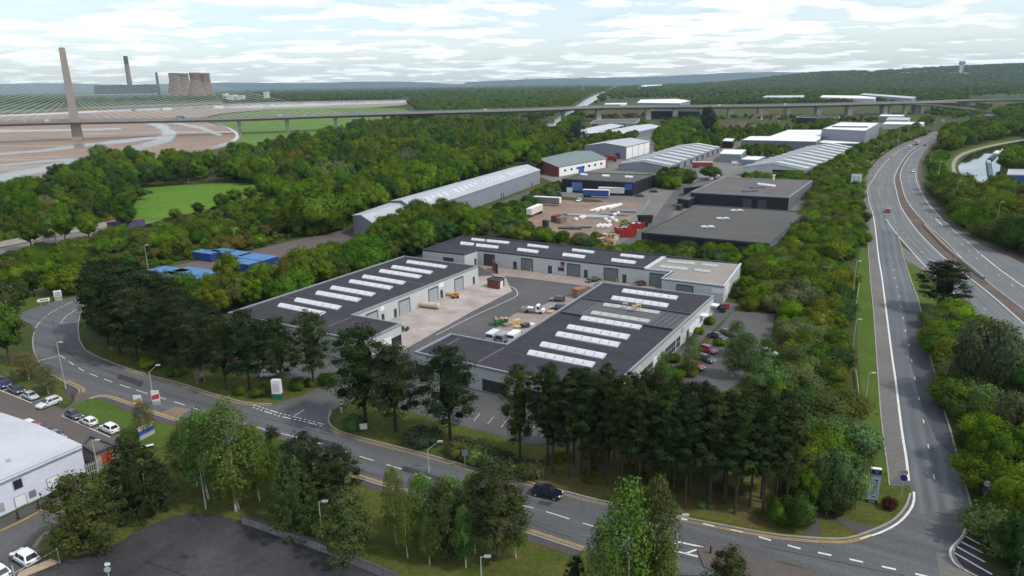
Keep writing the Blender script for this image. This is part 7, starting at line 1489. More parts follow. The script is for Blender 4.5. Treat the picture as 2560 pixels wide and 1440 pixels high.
LANDMARKS = [(a, b, G(c, d)) for c, d, a, b in [(195, 350, "toward", "the pylon foot"), (430, 462, "at", "the upper edge of the meadow"), (640, 460, "at", "the far tip of the meadow"), (350, 540, "at", "the lower edge of the meadow"), (597, 338, "near", "the river bend pier"), (838, 325, "near", "the marsh pier"), (1085, 312, "near", "the viaduct middle"), (1297, 312, "near", "the canal pier"), (880, 560, "by", "the warehouse end bay"), (1100, 500, "behind", "the warehouse middle"), (1316, 404, "by", "the brick workshop"), (317, 572, "by", "the blue wagon"), (100, 600, "by", "the trackbed wall"), (60, 475, "by", "the mud creek"), (260, 405, "by", "the estuary bank"), (540, 650, "by", "the blue units"), (700, 620, "by", "the storage road"), (147, 745, "by", "the junction totem"), (760, 440, "in", "the heart of the wood"), (920, 390, "below", "the copper tree"), (1180, 380, "on", "the avenue side"), (620, 720, "below", "the blue units"), (850, 680, "by", "the nine rooflights"), (1010, 630, "by", "the long block corner"), (1450, 600, "by", "the cable drums"), (1850, 655, "by", "the sandy roof"), (2000, 600, "by", "the black shed corner"), (2080, 480, "by", "the clerestory shed"), (2135, 470, "by", "the grey road sign"), (2130, 700, "by", "the verge lamp posts"), (2130, 900, "along", "the mown verge"), (1900, 800, "by", "the side car park"), (1950, 1000, "beside", "the side drive"), (2060, 1180, "above", "the blossoming bush"), (2040, 1010, "behind", "the plantation"), (2240, 350, "on", "the road bend"), (2400, 860, "below", "the lone pine"), (2480, 1000, "beside", "the big grey bush"), (2440, 1200, "by", "the forty sign"), (2540, 1300, "at", "the hatched bay bank"), (2400, 540, "by", "the russet tree"), (2480, 490, "above", "the canal basin"), (2540, 600, "by", "the bank lamp post"), (2560, 400, "by", "the narrowboats"), (2430, 320, "below", "the roundabout"), (1700, 340, "by", "the tall shed"), (1900, 325, "by", "the white roof"), (1800, 285, "under", "the viaduct"), (1990, 285, "under", "the depot span"), (2100, 290, "under", "the last piers")]]
def named(label, kk, x, y, h, hr, c, w):
    f = (h - hr[0]) / (hr[1] - hr[0]); s = "low" if f < .33 else ("tall" if f > .67 else "middling"); r_, g, b = c
    hue = "grey-green" if b > .3 * g else ("olive" if r_ > .8 * g else ("lime-green" if g > .166 else ("dark-green" if g < .124 else "fresh-green")))
    a = min(LANDMARKS, key=lambda l: (l[2][0] - x) ** 2 + (l[2][1] - y) ** 2)
    return "%s %s %s %s %s %s %s" % (s, "narrow" if w < .3 else ("broad" if w > .7 else "rounded"), hue, {"bush": "bush", "tall": "slender tree", "birch": "birch"}.get(kk, "tree"), " ".join(label.split()[label.split().index("|") + 1:]) if "|" in label else "", a[0], a[1])
ITEMS = []     # (score, kind, x, y, h, wf, col, label, group)
def fill(pts, z, spacing, kd, hr, cols, label, group, wf=(.9, 1.15), n=4000, seed=1, margin=1.0, world=False, prob=1.0, far=None):
    poly = pts if world else GP(pts, z); xs = [p[0] for p in poly]; ys = [p[1] for p in poly]; rnd = random.Random(seed); cell = {}; out_ = 0
    area = (max(xs) - min(xs)) * (max(ys) - min(ys)); tries = min(60000, int(area / spacing ** 2 * 9) + 60)
    for _ in range(tries):
        x, y = rnd.uniform(min(xs), max(xs)), rnd.uniform(min(ys), max(ys))
        if not inside(x, y, poly): continue
        gx_, gy_ = int(x / spacing), int(y / spacing)
        if any((x - a) ** 2 + (y - b) ** 2 < spacing ** 2 for i in (-1, 0, 1) for j in (-1, 0, 1) for a, b in cell.get((gx_ + i, gy_ + j), ())): continue
        h = rnd.uniform(*hr); w = rnd.uniform(*wf)
        if blocked(x, y, margin): continue
        cell.setdefault((gx_, gy_), []).append((x, y))
        if rnd.random() > prob: continue
        d = math.hypot(x, y); kk = kd if isinstance(kd, str) else rnd.choices([a for a, b in kd], [b for a, b in kd])[0]
        q = proj(x, y, h * .6)
        if not (-160 < q[0] < 2720 and q[1] < 1640): continue
        c_ = rnd.choice(cols); ITEMS.append((h / d, kk, x, y, h, w, c_, named(label, kk, x, y, h, hr, c_, (w - wf[0]) / (wf[1] - wf[0])), group)); out_ += 1
        if out_ >= n: break
for x0, y0, x1, y1, poly, mg in []: pass
MIXW = [("broadleaf", 4), ("tall", 3), ("birch", .8), ("bush", .3)]
fill([(-60, 652), (0, 645), (150, 616), (300, 586), (335, 606), (205, 668), (140, 672), (0, 705), (-60, 712)], 1.5, 3.9, [("bush", 5), ("broadleaf", 1)], (2.8, 6), OLV + GRN, "| below the trackbed wall", "scrub below the trackbed wall", seed=33)
fill([(-60, 602), (0, 592), (200, 556), (320, 536), (325, 550), (200, 572), (0, 608), (-60, 616)], 1, 3.6, "bush", (3, 5.5), GRN + OLV, "| behind the trackbed wall", "bushes behind the trackbed wall", seed=34, margin=.3)
# the big wood between river, meadow and warehouse
fill([(-60, 490), (60, 484), (190, 428), (262, 392), (400, 402), (560, 398), (640, 372), (740, 352), (860, 332), (905, 312), (1040, 300), (1180, 303), (1330, 312), (1352, 330), (1320, 372), (1200, 425), (1010, 482), (880, 528), (760, 562), (690, 470), (560, 458), (430, 460), (340, 470), (325, 545), (200, 566), (0, 601), (-60, 612)], 6, 8.3, MIXW, (7.5, 17.5), GRN + GRN + OLV[:1] + GREY[:1], "| in the mixed wood", "trees of the mixed wood", seed=2)
fill([(400, 572), (440, 556), (600, 512), (690, 478), (800, 545), (880, 545), (760, 590), (620, 620), (440, 655), (300, 690), (250, 700), (205, 668), (335, 606)], 4, 5.6, [("broadleaf", 3), ("bush", 3), ("tall", 1)], (3.5, 7.5), OLV + GRN, "| in the trackbed scrub", "scrub trees by the storage road", seed=3)
fill([(-60, 712), (0, 705), (140, 672), (240, 640), (275, 690), (205, 712), (150, 722), (60, 735), (-60, 742)], 6, 5.6, MIXW, (7, 10.5), GRN + OLV[:1], "| above the junction grass", "trees above the junction grass", seed=4)
fill([(690, 470), (760, 560), (880, 545), (890, 520), (1010, 480), (1200, 425), (1315, 385), (1330, 360), (1240, 370), (1000, 440), (850, 470)], 6, 8.6, "broadleaf", (11, 14.5), [GRN[5], GRN[1], GRN[2]], "| in the warehouse avenue", "avenue trees behind the long warehouse", (1.0, 1.2), seed=5)
fill([(1330, 420), (1330, 385), (1340, 345), (1352, 325), (1385, 332), (1420, 300), (1450, 280), (1462, 285), (1440, 310), (1420, 345), (1390, 380)], 5, 6.5, "broadleaf", (9, 13), GRN, "| on the ship canal bank", "trees along the ship canal", seed=6)
# belts round the unit blocks
fill([(400, 720), (450, 740), (545, 780), (640, 755), (760, 715), (900, 670), (1010, 632), (1050, 620), (1060, 600), (1130, 580), (1010, 590), (900, 622), (770, 668), (690, 702), (570, 735), (430, 712)], 2.5, 4.8, [("broadleaf", 4), ("birch", 2), ("bush", 1)], (6.5, 10.5), GRN + GRN + OLV, "| in the long-block belt", "trees behind the long unit block", seed=7, margin=1.8)
fill([(948, 606), (965, 575), (1010, 540), (1080, 520), (1130, 545), (1180, 585), (1100, 595), (1050, 618), (960, 622)], 5, 6, "broadleaf", (10, 14), GRN, "| masking the warehouse end", "trees by the warehouse end", seed=8, margin=1.8)
fill([(1130, 548), (1200, 525), (1290, 505), (1310, 545), (1330, 585), (1460, 605), (1500, 640), (1545, 650), (1590, 660), (1700, 662), (1850, 655), (1850, 648), (1700, 640), (1560, 640), (1480, 612), (1310, 590), (1220, 582)], 2, 4.2, [("bush", 3), ("broadleaf", 1)], (3.2, 6.2), GRN + GREY[:2], "| in the hedge behind the back block", "hedge trees behind the back block", seed=9, margin=1.0)
fill([(1540, 640), (1600, 618), (1760, 628), (1900, 635), (1935, 620), (1935, 655), (1862, 660), (1700, 642)], 1.5, 3.8, "bush", (3, 5.5), GRN + OLV[3:], "| at the foot of the black shed", "bushes at the black shed", seed=10, margin=.6)
# scrub bank beside the slip road
for q in ([(1700, 930), (1850, 958), (1905, 1000), (1900, 1050), (1740, 1030)], [(1850, 990), (1880, 900), (1940, 850), (1975, 850), (1930, 950), (1890, 1010)]): keepout(ccw(GP(q)))
bank = [(2040, 430), (2090, 400), (2160, 372), (2230, 335), (2300, 318), (2310, 335), (2250, 352), (2195, 380), (2160, 410), (2145, 450), (2148, 500), (2150, 545), (2152, 620), (2135, 690), (2133, 760), (2136, 850), (2140, 940), (2148, 1010), (2168, 1080), (2180, 1150), (2120, 1190), (2060, 1230), (2010, 1280), (1985, 1240), (1960, 1130), (1920, 1060), (1850, 990), (1880, 900), (1935, 850), (1945, 780), (1860, 770), (1835, 740), (1868, 680), (1900, 640), (1960, 600), (2030, 530)]
fill(bank, 2.0, 3.5, [("bush", 6), ("broadleaf", 1)], (3.2, 6.4), GRN + GREY + OLV[:1] + OLV[3:], "| on the slip road scrub bank", "bushes on the scrub bank", (.9, 1.2), seed=12, margin=1.1)
fill([(2060, 425), (2120, 395), (2200, 360), (2290, 320), (2305, 300), (2340, 300), (2300, 312), (2200, 352)], 4, 6, "broadleaf", (7, 11), GRN + OLV[:1], "| outside the road bend", "trees outside the road bend", seed=13)
# bank between slip road and carriageway
fill([(2330, 775), (2400, 800), (2470, 850), (2560, 900), (2700, 960), (2700, 1500), (2540, 1380), (2450, 1300), (2425, 1200), (2395, 1100), (2375, 1000), (2350, 890)], 1.6, 3.0, [("bush", 5), ("broadleaf", 1)], (3.0, 6.2), GRN + GREY, "| on the carriageway bank", "bushes on the bank below the carriageway", (.95, 1.25), seed=14, margin=.9)
fill([(2440, 1100), (2560, 1000), (2720, 1000), (2720, 1480), (2600, 1440), (2490, 1330)], 2.5, 5, "broadleaf", (7, 9.5), GRN + GREY[1:2], "| beyond the forty sign", "trees beyond the forty sign", seed=15, margin=1)
# beyond the far carriageway
fill([(2330, 455), (2345, 440), (2400, 455), (2460, 482), (2500, 472), (2560, 480), (2700, 520), (2700, 700), (2560, 650), (2470, 600), (2400, 558), (2350, 512)], 4, 5.2, [("broadleaf", 3), ("bush", 2)], (6, 11), GRN + OLV, "| between carriageway and canal", "trees between carriageway and canal", seed=16, margin=1.2)
fill([(2330, 430), (2325, 400), (2345, 370), (2370, 395), (2352, 420), (2352, 450)], 2, 4.2, "bush", (3, 5), GRN, "| on the towpath meadow", "bushes beside the towpath", seed=17)
fill([(2350, 345), (2360, 325), (2430, 305), (2500, 300), (2600, 280), (2700, 300), (2700, 340), (2560, 345), (2490, 352), (2430, 362), (2380, 372)], 6, 7, "broadleaf", (9, 13), GRN, "| across from the towpath", "trees beyond the towpath", seed=18)
fill([(2508, 360), (2560, 345), (2700, 340), (2700, 470), (2570, 420), (2515, 412), (2505, 395)], 5, 6.5, "broadleaf", (8, 12), [(.085, .135, .018), GRN[1], GRN[0]], "| beside the canal moorings", "trees by the canal moorings", seed=19)
# trees through the industrial estate
fill([(1660, 345), (1700, 330), (1900, 315), (1990, 318), (2060, 302), (2100, 302), (2060, 320), (1975, 322), (1920, 338), (1850, 345), (1800, 355), (1750, 372), (1700, 352)], 5, 7, MIXW, (6, 10), GRN, "| in the screen behind the sheds", "screen trees among the sheds", seed=20)
fill([(1640, 320), (1660, 300), (1780, 296), (1860, 290), (2000, 300), (2110, 300), (2200, 300), (2200, 292), (1900, 286), (1780, 288), (1660, 292)], 5, 10, "broadleaf", (5, 8.5), GRN, "| in the rough ground", "trees below the viaduct", seed=21, prob=.6)
fill([(1636, 345), (1650, 325), (1672, 306), (1760, 300), (1790, 310), (1730, 335), (1700, 350), (1690, 375), (1650, 372)], 4, 6, [("broadleaf", 3), ("bush", 2)], (6, 10), GRN, "| behind the tall shed car row", "trees behind the tall shed", seed=35, prob=.8)
fill([(1470, 330), (1480, 312), (1600, 302), (1625, 312), (1560, 322)], 3, 7, "broadleaf", (5, 8), GRN, "| behind the pale warehouse", "trees behind the pale warehouse", seed=36, prob=.7)
fill([(1400, 375), (1480, 345), (1560, 335), (1600, 340), (1480, 372), (1420, 400)], 4, 6.5, "broadleaf", (7, 11), GRN + OLV[:1], "| before the pale warehouse", "trees around the tall shed", seed=22)
fill([(1840, 375), (1900, 362), (1985, 362), (1960, 382), (1860, 385)], 4, 5.5, "broadleaf", (6, 9), GRN + OLV[:2], "| before the wide white store", "trees before the wide white store", seed=23)
fill([(1640, 455), (1660, 432), (1700, 428), (1735, 445), (1690, 460)], 3, 5, [("bush", 2), ("broadleaf", 2)], (5, 8), GRN, "| at the barrel roof units", "trees at the barrel roof units", seed=24)
fill([(1400, 498), (1490, 500), (1590, 502), (1580, 512), (1460, 506)], 1.2, 4.2, "bush", (2.6, 4.2), GREY, "| before the mural shed", "saplings before the mural shed", seed=25)
fill([(1320, 500), (1350, 470), (1395, 458), (1400, 480), (1350, 505), (1320, 535), (1300, 550)], 1.5, 4.2, "bush", (3, 4.8), GREY + GRN, "| beside the yard trailers", "scrub beside the gravel yard", seed=26)
fill([(1560, 560), (1590, 535), (1610, 510), (1600, 505), (1570, 540), (1500, 582), (1450, 600), (1460, 606)], 1, 3.2, "bush", (1.8, 3.2), GRN[3:], "| along the mesh fence", "scrub along the mesh fence", seed=27)
fill([(1990, 470), (2040, 452), (2060, 440), (2060, 420), (2000, 430), (1860, 440), (1860, 446)], 2, 4.6, "bush", (3, 5.5), GRN, "| before the striped shed", "bushes before the striped shed", seed=28, margin=.4)
# hand placed trees: base pixel, top pixel row
def one(kd, bx, by, ty, wpx, col, name, label, group=None, variant=None):
    x, y = G(bx, by); h = height_at(x, y, ty); H = KIND[kd][2]; R = {"broadleaf": 4.9, "tall": 3.9, "birch": 2.9, "bush": 3.2, "pine": 3.5, "thinpine": 2.1, "lowpine": 3.4, "hedge": 1.7}[kd]
    w = wpx / px_scale(x, y, h / 2) / 2 / (R * h / H) * .97
    return tree(kd, x, y, h, w, col, name, label, group, variant)
g1 = "pines before the yard entrance"
one("pine", 915, 1062, 820, 165, PIN[0], "pine_tree", "dark pine standing first beside the yard entrance"); one("pine", 990, 1078, 868, 150, PIN[1], "pine_tree", "dark pine close beside the entrance pine"); one("pine", 1126, 1102, 870, 145, PIN[2], "pine_tree", "solitary dense pine on the front lawn"); one("pine", 1300, 1145, 917, 105, PIN[3], "pine_tree", "slim pine with bare trunk by the trimmed bushes")
for bx, by, ty, w, c, lab in ((785, 968, 782, 100, 1, "slim pine nearest the directory sign"), (706, 978, 797, 95, 0, "pine directly behind the directory sign"), (625, 978, 778, 105, 2, "third pine of the roadside belt counting from the directory sign"), (566, 975, 802, 90, 1, "leaning pine over the red cars in the roadside belt"), (505, 955, 770, 100, 0, "pine beside the grey notice board"), (445, 925, 742, 105, 2, "pine behind the trimmed shrub of the roadside belt"), (398, 912, 745, 110, 0, "dense pine in the middle of the roadside belt"), (345, 905, 720, 120, 1, "broad pine over the curve of the road"), (300, 885, 672, 140, 2, "tallest pine on the inside of the road curve"), (272, 862, 690, 95, 0, "pine at the kerb tip of the curve"), (330, 860, 665, 130, 1, "pine behind the tallest curve pine"), (400, 860, 690, 110, 0, "pine at the back of the roadside belt"), (470, 880, 730, 110, 2, "pine screening the block corner"), (660, 930, 800, 90, 0, "pine between parked cars and the belt"), (540, 915, 790, 90, 1, "short pine over the shaded cars")):
    one("pine", bx, by, ty, w, PIN[c], "pine_tree", lab)
pl = GP([(1352, 1165), (1395, 1140), (1480, 1122), (1640, 1118), (1800, 1150), (1930, 1215), (1990, 1280), (1950, 1300), (1850, 1298), (1700, 1270), (1560, 1238), (1440, 1208), (1360, 1186)])
rnd = random.Random(31); got = []
xs = [p[0] for p in pl]; ys = [p[1] for p in pl]
for _ in range(6000):
    x, y = rnd.uniform(min(xs), max(xs)), rnd.uniform(min(ys), max(ys))
    if inside(x, y, pl) and all((x - a) ** 2 + (y - b) ** 2 > 2.15 ** 2 for a, b in got): got.append((x, y))
    if len(got) >= 128: break
def plant_h(x, y):
    px = proj(x, y, 14)[0]; return max(9.5, min(17.5, height_at(x, y, (922 if px < 1540 else min(985, 935 + (px - 1540) * .12)) + rnd.uniform(-12, 34))))
for k, (x, y) in enumerate(got): tree("thinpine", x, y, plant_h(x, y), rnd.uniform(.85, 1.15), PIN[k % 4], "pine_tree", "%s %sbare trunked pine %s" % ("pale" if k % 4 == 3 else ("darkest" if k % 4 == 2 else ("fresh" if k % 4 == 1 else "dark")), "tall " if plant_h(x, y) > 15.5 else "", min(((math.dist((x, y), G(a, b)), s) for a, b, s in ((1380, 1165, "at the plantation end by the slim pine"), (1500, 1225, "at the plantation kerb by the people carrier"), (1700, 1270, "at the plantation kerb beyond the large birch"), (1930, 1290, "at the plantation corner by the clipped bush"), (1930, 1215, "at the plantation back by the scrub bank"), (1780, 1150, "at the plantation back by the side drive"), (1640, 1120, "at the plantation back below the block corner"), (1480, 1125, "at the plantation back by the car park bays"), (1640, 1190, "in the plantation middle"), (1800, 1220, "deep in the plantation"))))[1]), "pines of the dense plantation")
BIR = [(.10, .16, .03), (.09, .145, .034), (.112, .168, .03)]
one("birch", 590, 1278, 1002, 190, BIR[0], "birch_tree", "tall birch with a white trunk above the vacant lot"); one("birch", 492, 1215, 1040, 120, BIR[1], "birch_tree", "birch beside the dark pine near the substation"); one("birch", 640, 1205, 1058, 100, BIR[1], "birch_tree", "birch between the tall birch and the small pine"); one("birch", 545, 1200, 1030, 120, BIR[2], "birch_tree", "birch at the back of the pale group"); one("birch", 598, 1272, 1150, 120, BIR[0], "birch_tree", "short round birch in front of the tall one")
one("lowpine", 345, 1295, 1112, 160, PIN[0], "pine_tree", "spreading dark pine below the substation"); one("lowpine", 215, 1382, 1190, 175, (.056, .074, .022), "pine_tree", "olive pine bulging over the works road corner"); one("lowpine", 405, 1272, 1150, 80, PIN[1], "pine_tree", "small dark pine beside the spreading one")
one("lowpine", 688, 1160, 1070, 60, PIN[3], "pine_tree", "little pine at the roadside by the birches"); one("pine", 775, 1300, 1088, 130, PIN[0], "pine_tree", "tall dark pine above the retaining wall"); one("pine", 852, 1295, 1118, 115, PIN[1], "pine_tree", "dark pine leaning to the road above the wall"); one("lowpine", 745, 1345, 1160, 120, (.042, .058, .02), "pine_tree", "olive tinged pine before the dark pair"); one("lowpine", 870, 1392, 1228, 145, (.052, .072, .024), "pine_tree", "broad olive pine right above the wall")
one("birch", 992, 1362, 1160, 90, BIR[2], "birch_tree", "bright slender birch by the road lawn"); one("birch", 1058, 1340, 1178, 120, BIR[0], "birch_tree", "birch in front of the cranked lamp post"); one("lowpine", 1112, 1400, 1205, 110, (.046, .066, .024), "pine_tree", "olive pine between birch and tall dark tree"); one("pine", 1238, 1402, 1168, 170, (.038, .054, .022), "pine_tree", "tall brownish pine beside the people carrier"); one("birch", 1165, 1420, 1260, 90, BIR[1], "birch_tree", "small birch at the foot of the brownish pine"); one("birch", 1075, 1412, 1290, 70, BIR[1], "birch_tree", "low birch near the wall top")
one("birch", 1560, 1580, 1205, 210, BIR[0], "birch_tree", "large bright birch at the bottom of the view"); one("birch", 1632, 1560, 1188, 150, (.075, .105, .032), "birch_tree", "olive birch behind the large bright one"); one("birch", 1655, 1590, 1330, 110, BIR[1], "birch_tree", "low birch beside the white headed lamp post"); one("birch", 1500, 1600, 1290, 120, BIR[1], "birch_tree", "leafy birch at the outer side of the large bright one")
for bx, by, ty, w, k, lab in ((522, 1248, 1022, 150, 1, "wide birch filling the pale group toward the lamp post"), (650, 1252, 1062, 120, 2, "birch overlapping the tall birch on the road side"), (455, 1195, 1075, 90, 1, "thin birch beside the spreading dark pine"), (1130, 1362, 1185, 130, 1, "leafy birch overlapping the olive pine"), (1188, 1385, 1178, 120, 2, "birch just before the tall brownish pine"), (1020, 1395, 1230, 90, 0, "low leaning birch over the lawn"), (705, 1235, 1095, 100, 2, "yellowish birch behind the dark pine pair"), (1290, 1395, 1240, 100, 1, "birch beyond the brownish pine"), (1600, 1540, 1215, 170, 2, "birch trunk mate of the large bright one")): one("birch", bx, by, ty, w, BIR[k], "birch_tree", lab)
one("lowpine", 1812, 1530, 1378, 130, (.045, .06, .022), "pine_tree", "round topped pine beside the splitter island"); one("lowpine", 1440, 1500, 1392, 60, PIN[0], "pine_tree", "small dark pine by the bottom lamp post")
one("pine", 2352, 778, 655, 120, PIN[2], "pine_tree", "lone dark spreading pine between the two roads"); one("bush", 2380, 800, 745, 80, GRN[5], "bush", "bright bush under the lone pine")
one("bush", 2088, 1268, 1122, 140, (.10, .145, .06), "blossom_bush", "large pale blossoming bush behind the totem sign"); one("bush", 2085, 1285, 1195, 105, (.05, .085, .03), "bush", "dark lower part of the thicket by the totem sign")
one("hedge", 2222, 1272, 1246, 36, (.075, .03, .02), "bush", "spiky dark red plant by the corner grass"); one("bush", 1992, 1318, 1235, 95, (.05, .09, .02), "bush", "rounded clipped bush at the footpath mouth"); one("bush", 1945, 1310, 1245, 70, GRN[2], "bush", "green bush next to the clipped one under the pines")
one("broadleaf", 28, 915, 745, 125, (.075, .135, .018), "broadleaf_tree", "bright round tree at the edge by the junction"); one("broadleaf", 15, 850, 700, 110, (.055, .075, .022), "broadleaf_tree", "olive tree behind the bright round one")
for bx, by, ty, w, lab in ((122, 985, 912, 80, "blossoming rowan nearest the works entrance"), (72, 950, 880, 90, "blossoming rowan between the parked cars and bright tree"), (364, 1090, 1003, 78, "small blossoming tree over the orange banner")): one("birch", bx, by, ty, w, (.13, .145, .06), "blossom_tree", lab)
one("bush", 322, 1125, 1085, 60, (.06, .09, .02), "bush", "squat bush behind the substation grass")
for bx, by, ty, w, c, lab in ((375, 918, 893, 60, 1, "flat trimmed shrub inside the road curve"), (440, 938, 918, 45, 6, "small pale shrub beneath the belt pines"), (600, 985, 962, 40, 2, "brownish shrub by the belt lawn edge"), (745, 972, 945, 45, 4, "upright shrub beside the directory sign"), (650, 990, 968, 55, 2, "low dark shrub before the directory sign"), (820, 958, 935, 50, 4, "shrub at the yard entrance corner"), (775, 966, 946, 30, 6, "reddish shrub near the slim pine")): one("hedge", bx, by, ty, w, GRN[c], "shrub", lab)
for k, (bx, by, ty, w, lab) in enumerate(((885, 1070, 1040, 60, "bright trimmed shrub by the striped totem"), (1062, 1106, 1072, 90, "broad silvery shrub under the solitary pine"), (1035, 1104, 1078, 60, "lower silvery shrub beside the broad one"), (1152, 1138, 1102, 80, "pale green shrub behind the blue grey sign"), (1190, 1152, 1115, 80, "second pale green shrub along the kerb lawn"), (1225, 1166, 1128, 80, "third pale green shrub along the kerb lawn"), (1262, 1178, 1140, 80, "mottled shrub before the slim pine"), (1320, 1190, 1152, 80, "end shrub of the kerb row by the plantation"), (1290, 1182, 1150, 60, "low shrub between mottled and end shrub"))): one("hedge", bx, by, ty, w, [(.10, .15, .05), (.07, .10, .05), (.06, .09, .045), (.10, .14, .05)][k % 4], "shrub", lab)
for k, (bx, by, ty, w, lab) in enumerate(((1775, 810, 792, 30, "clipped hedge by the loading wall"), (1748, 834, 818, 26, "small clipped bush at a side entrance"), (1682, 905, 885, 40, "round clipped bush at the block corner windows"), (1800, 862, 848, 36, "low bush between dark and red cars"), (1720, 935, 915, 60, "brownish bush by the side car park kerb"), (1690, 945, 920, 55, "leafy bush on the side car park island"))): one("hedge", bx, by, ty, w, GRN[k % 5], "shrub", lab)
for bx, by, ty, w, lab in ((1725, 940, 832, 75, "birch with a pale trunk on the side car park island"), (1655, 965, 880, 60, "young birch against the block side wall"), (1838, 890, 800, 80, "birch beyond the side car park cars"), (1862, 945, 830, 100, "large birch at the side car park mouth"), (1830, 945, 850, 80, "birch leaning over the side car park drive"), (1912, 930, 842, 70, "birch in the scrub beside the drive"), (1650, 1010, 900, 80, "birch rising behind the plantation")): one("birch", bx, by, ty, w, BIR[1] if 'pale' in lab else (.065, .11, .03), "birch_tree", lab)
one("lowpine", 1442, 368, 302, 58, (.03, .05, .03), "fir_tree", "big dark fir beside the pale warehouse"); one("tall", 1768, 340, 265, 45, (.04, .06, .035), "fir_tree", "tall dark tree in front of the viaduct piers"); one("broadleaf", 1775, 448, 415, 55, (.05, .105, .018), "broadleaf_tree", "round tree standing alone by the estate lane")
one("bush", 2080, 930, 868, 110, (.035, .085, .032), "bush", "glossy dark green bush midway down the scrub bank"); one("bush", 1990, 770, 705, 110, (.085, .115, .055), "bush", "big grey green willow bush on the scrub bank"); one("bush", 2455, 1000, 800, 170, (.09, .12, .05), "bush", "very large grey green bush below the carriageway"); one("bush", 2540, 1130, 985, 150, (.10, .14, .06), "bush", "pale grey bush at the edge below the carriageway")
for bx, by, ty, w, k, lab in ((556, 524, 482, 44, 2, "dark round tree breaking the lower meadow edge"), (590, 514, 470, 50, 0, "tree pushing into the meadow beside the dark round one"), (628, 505, 466, 46, 6, "tree near the narrow tip of the meadow"), (498, 538, 505, 36, 7, "small dark tree low on the meadow edge"), (662, 490, 455, 48, 4, "tree closing the tip of the meadow"), (440, 552, 520, 34, 1, "bushy tree at the near meadow corner"), (352, 500, 468, 40, 2, "tree beside the parked car at the meadow")): one("broadleaf", bx, by, ty, w, GRN[k], "broadleaf_tree", lab)
one("broadleaf", 1000, 372, 333, 62, (.14, .085, .03), "broadleaf_tree", "copper orange tree in the mixed wood"); one("broadleaf", 2430, 545, 478, 70, (.11, .08, .03), "broadleaf_tree", "russet tree on the bank near the canal")
for bx, by, ty, w, k, lab in ((462, 772, 695, 60, 2, "sapling with open crown before the near blue units"), (530, 768, 682, 70, 5, "bushy young tree before the middle blue units"), (575, 738, 628, 75, 1, "leafy tree hiding the rear blue units"), (660, 725, 655, 70, 3, "young tree at the end of the blue units")): one("broadleaf", bx, by, ty, w, GRN[k], "broadleaf_tree", lab)
for bx, by, ty, w, lab in ((268, 835, 655, 115, "pine at the outer edge of the curve clump"), (310, 832, 650, 130, "tall pine in the heart of the curve clump"), (370, 850, 668, 130, "pine in the second rank of the curve clump"), (430, 860, 700, 120, "pine in the second rank nearer the block"), (520, 890, 752, 110, "second rank pine behind the notice board")): one("pine", bx, by, ty, w, PIN[2], "pine_tree", lab)
# individuals up to about 300 of a kind, largest in the picture first; the rest become stuff
ITEMS.sort(key=lambda t: -t[0])
LIM = {"broadleaf_tree": 285, "bush": 285, "tall_tree": 120, "birch_tree": 60}
NAME = {"broadleaf": "broadleaf_tree", "tall": "tall_tree", "bush": "bush", "birch": "birch_tree"}
cnt = {}; REST = []
for sc_, kd, x, y, h, w, col, lab, grp in ITEMS:
    nm = NAME[kd]; cnt[nm] = cnt.get(nm, 0) + 1
    if cnt[nm] <= LIM[nm]: tree(kd, x, y, h, w, col, nm, " ".join(lab.split()), grp + (" (slender)" if kd == "tall" else " (%s)" % nm.split("_")[0]))
    else: REST.append((kd, x, y, h, w, col))
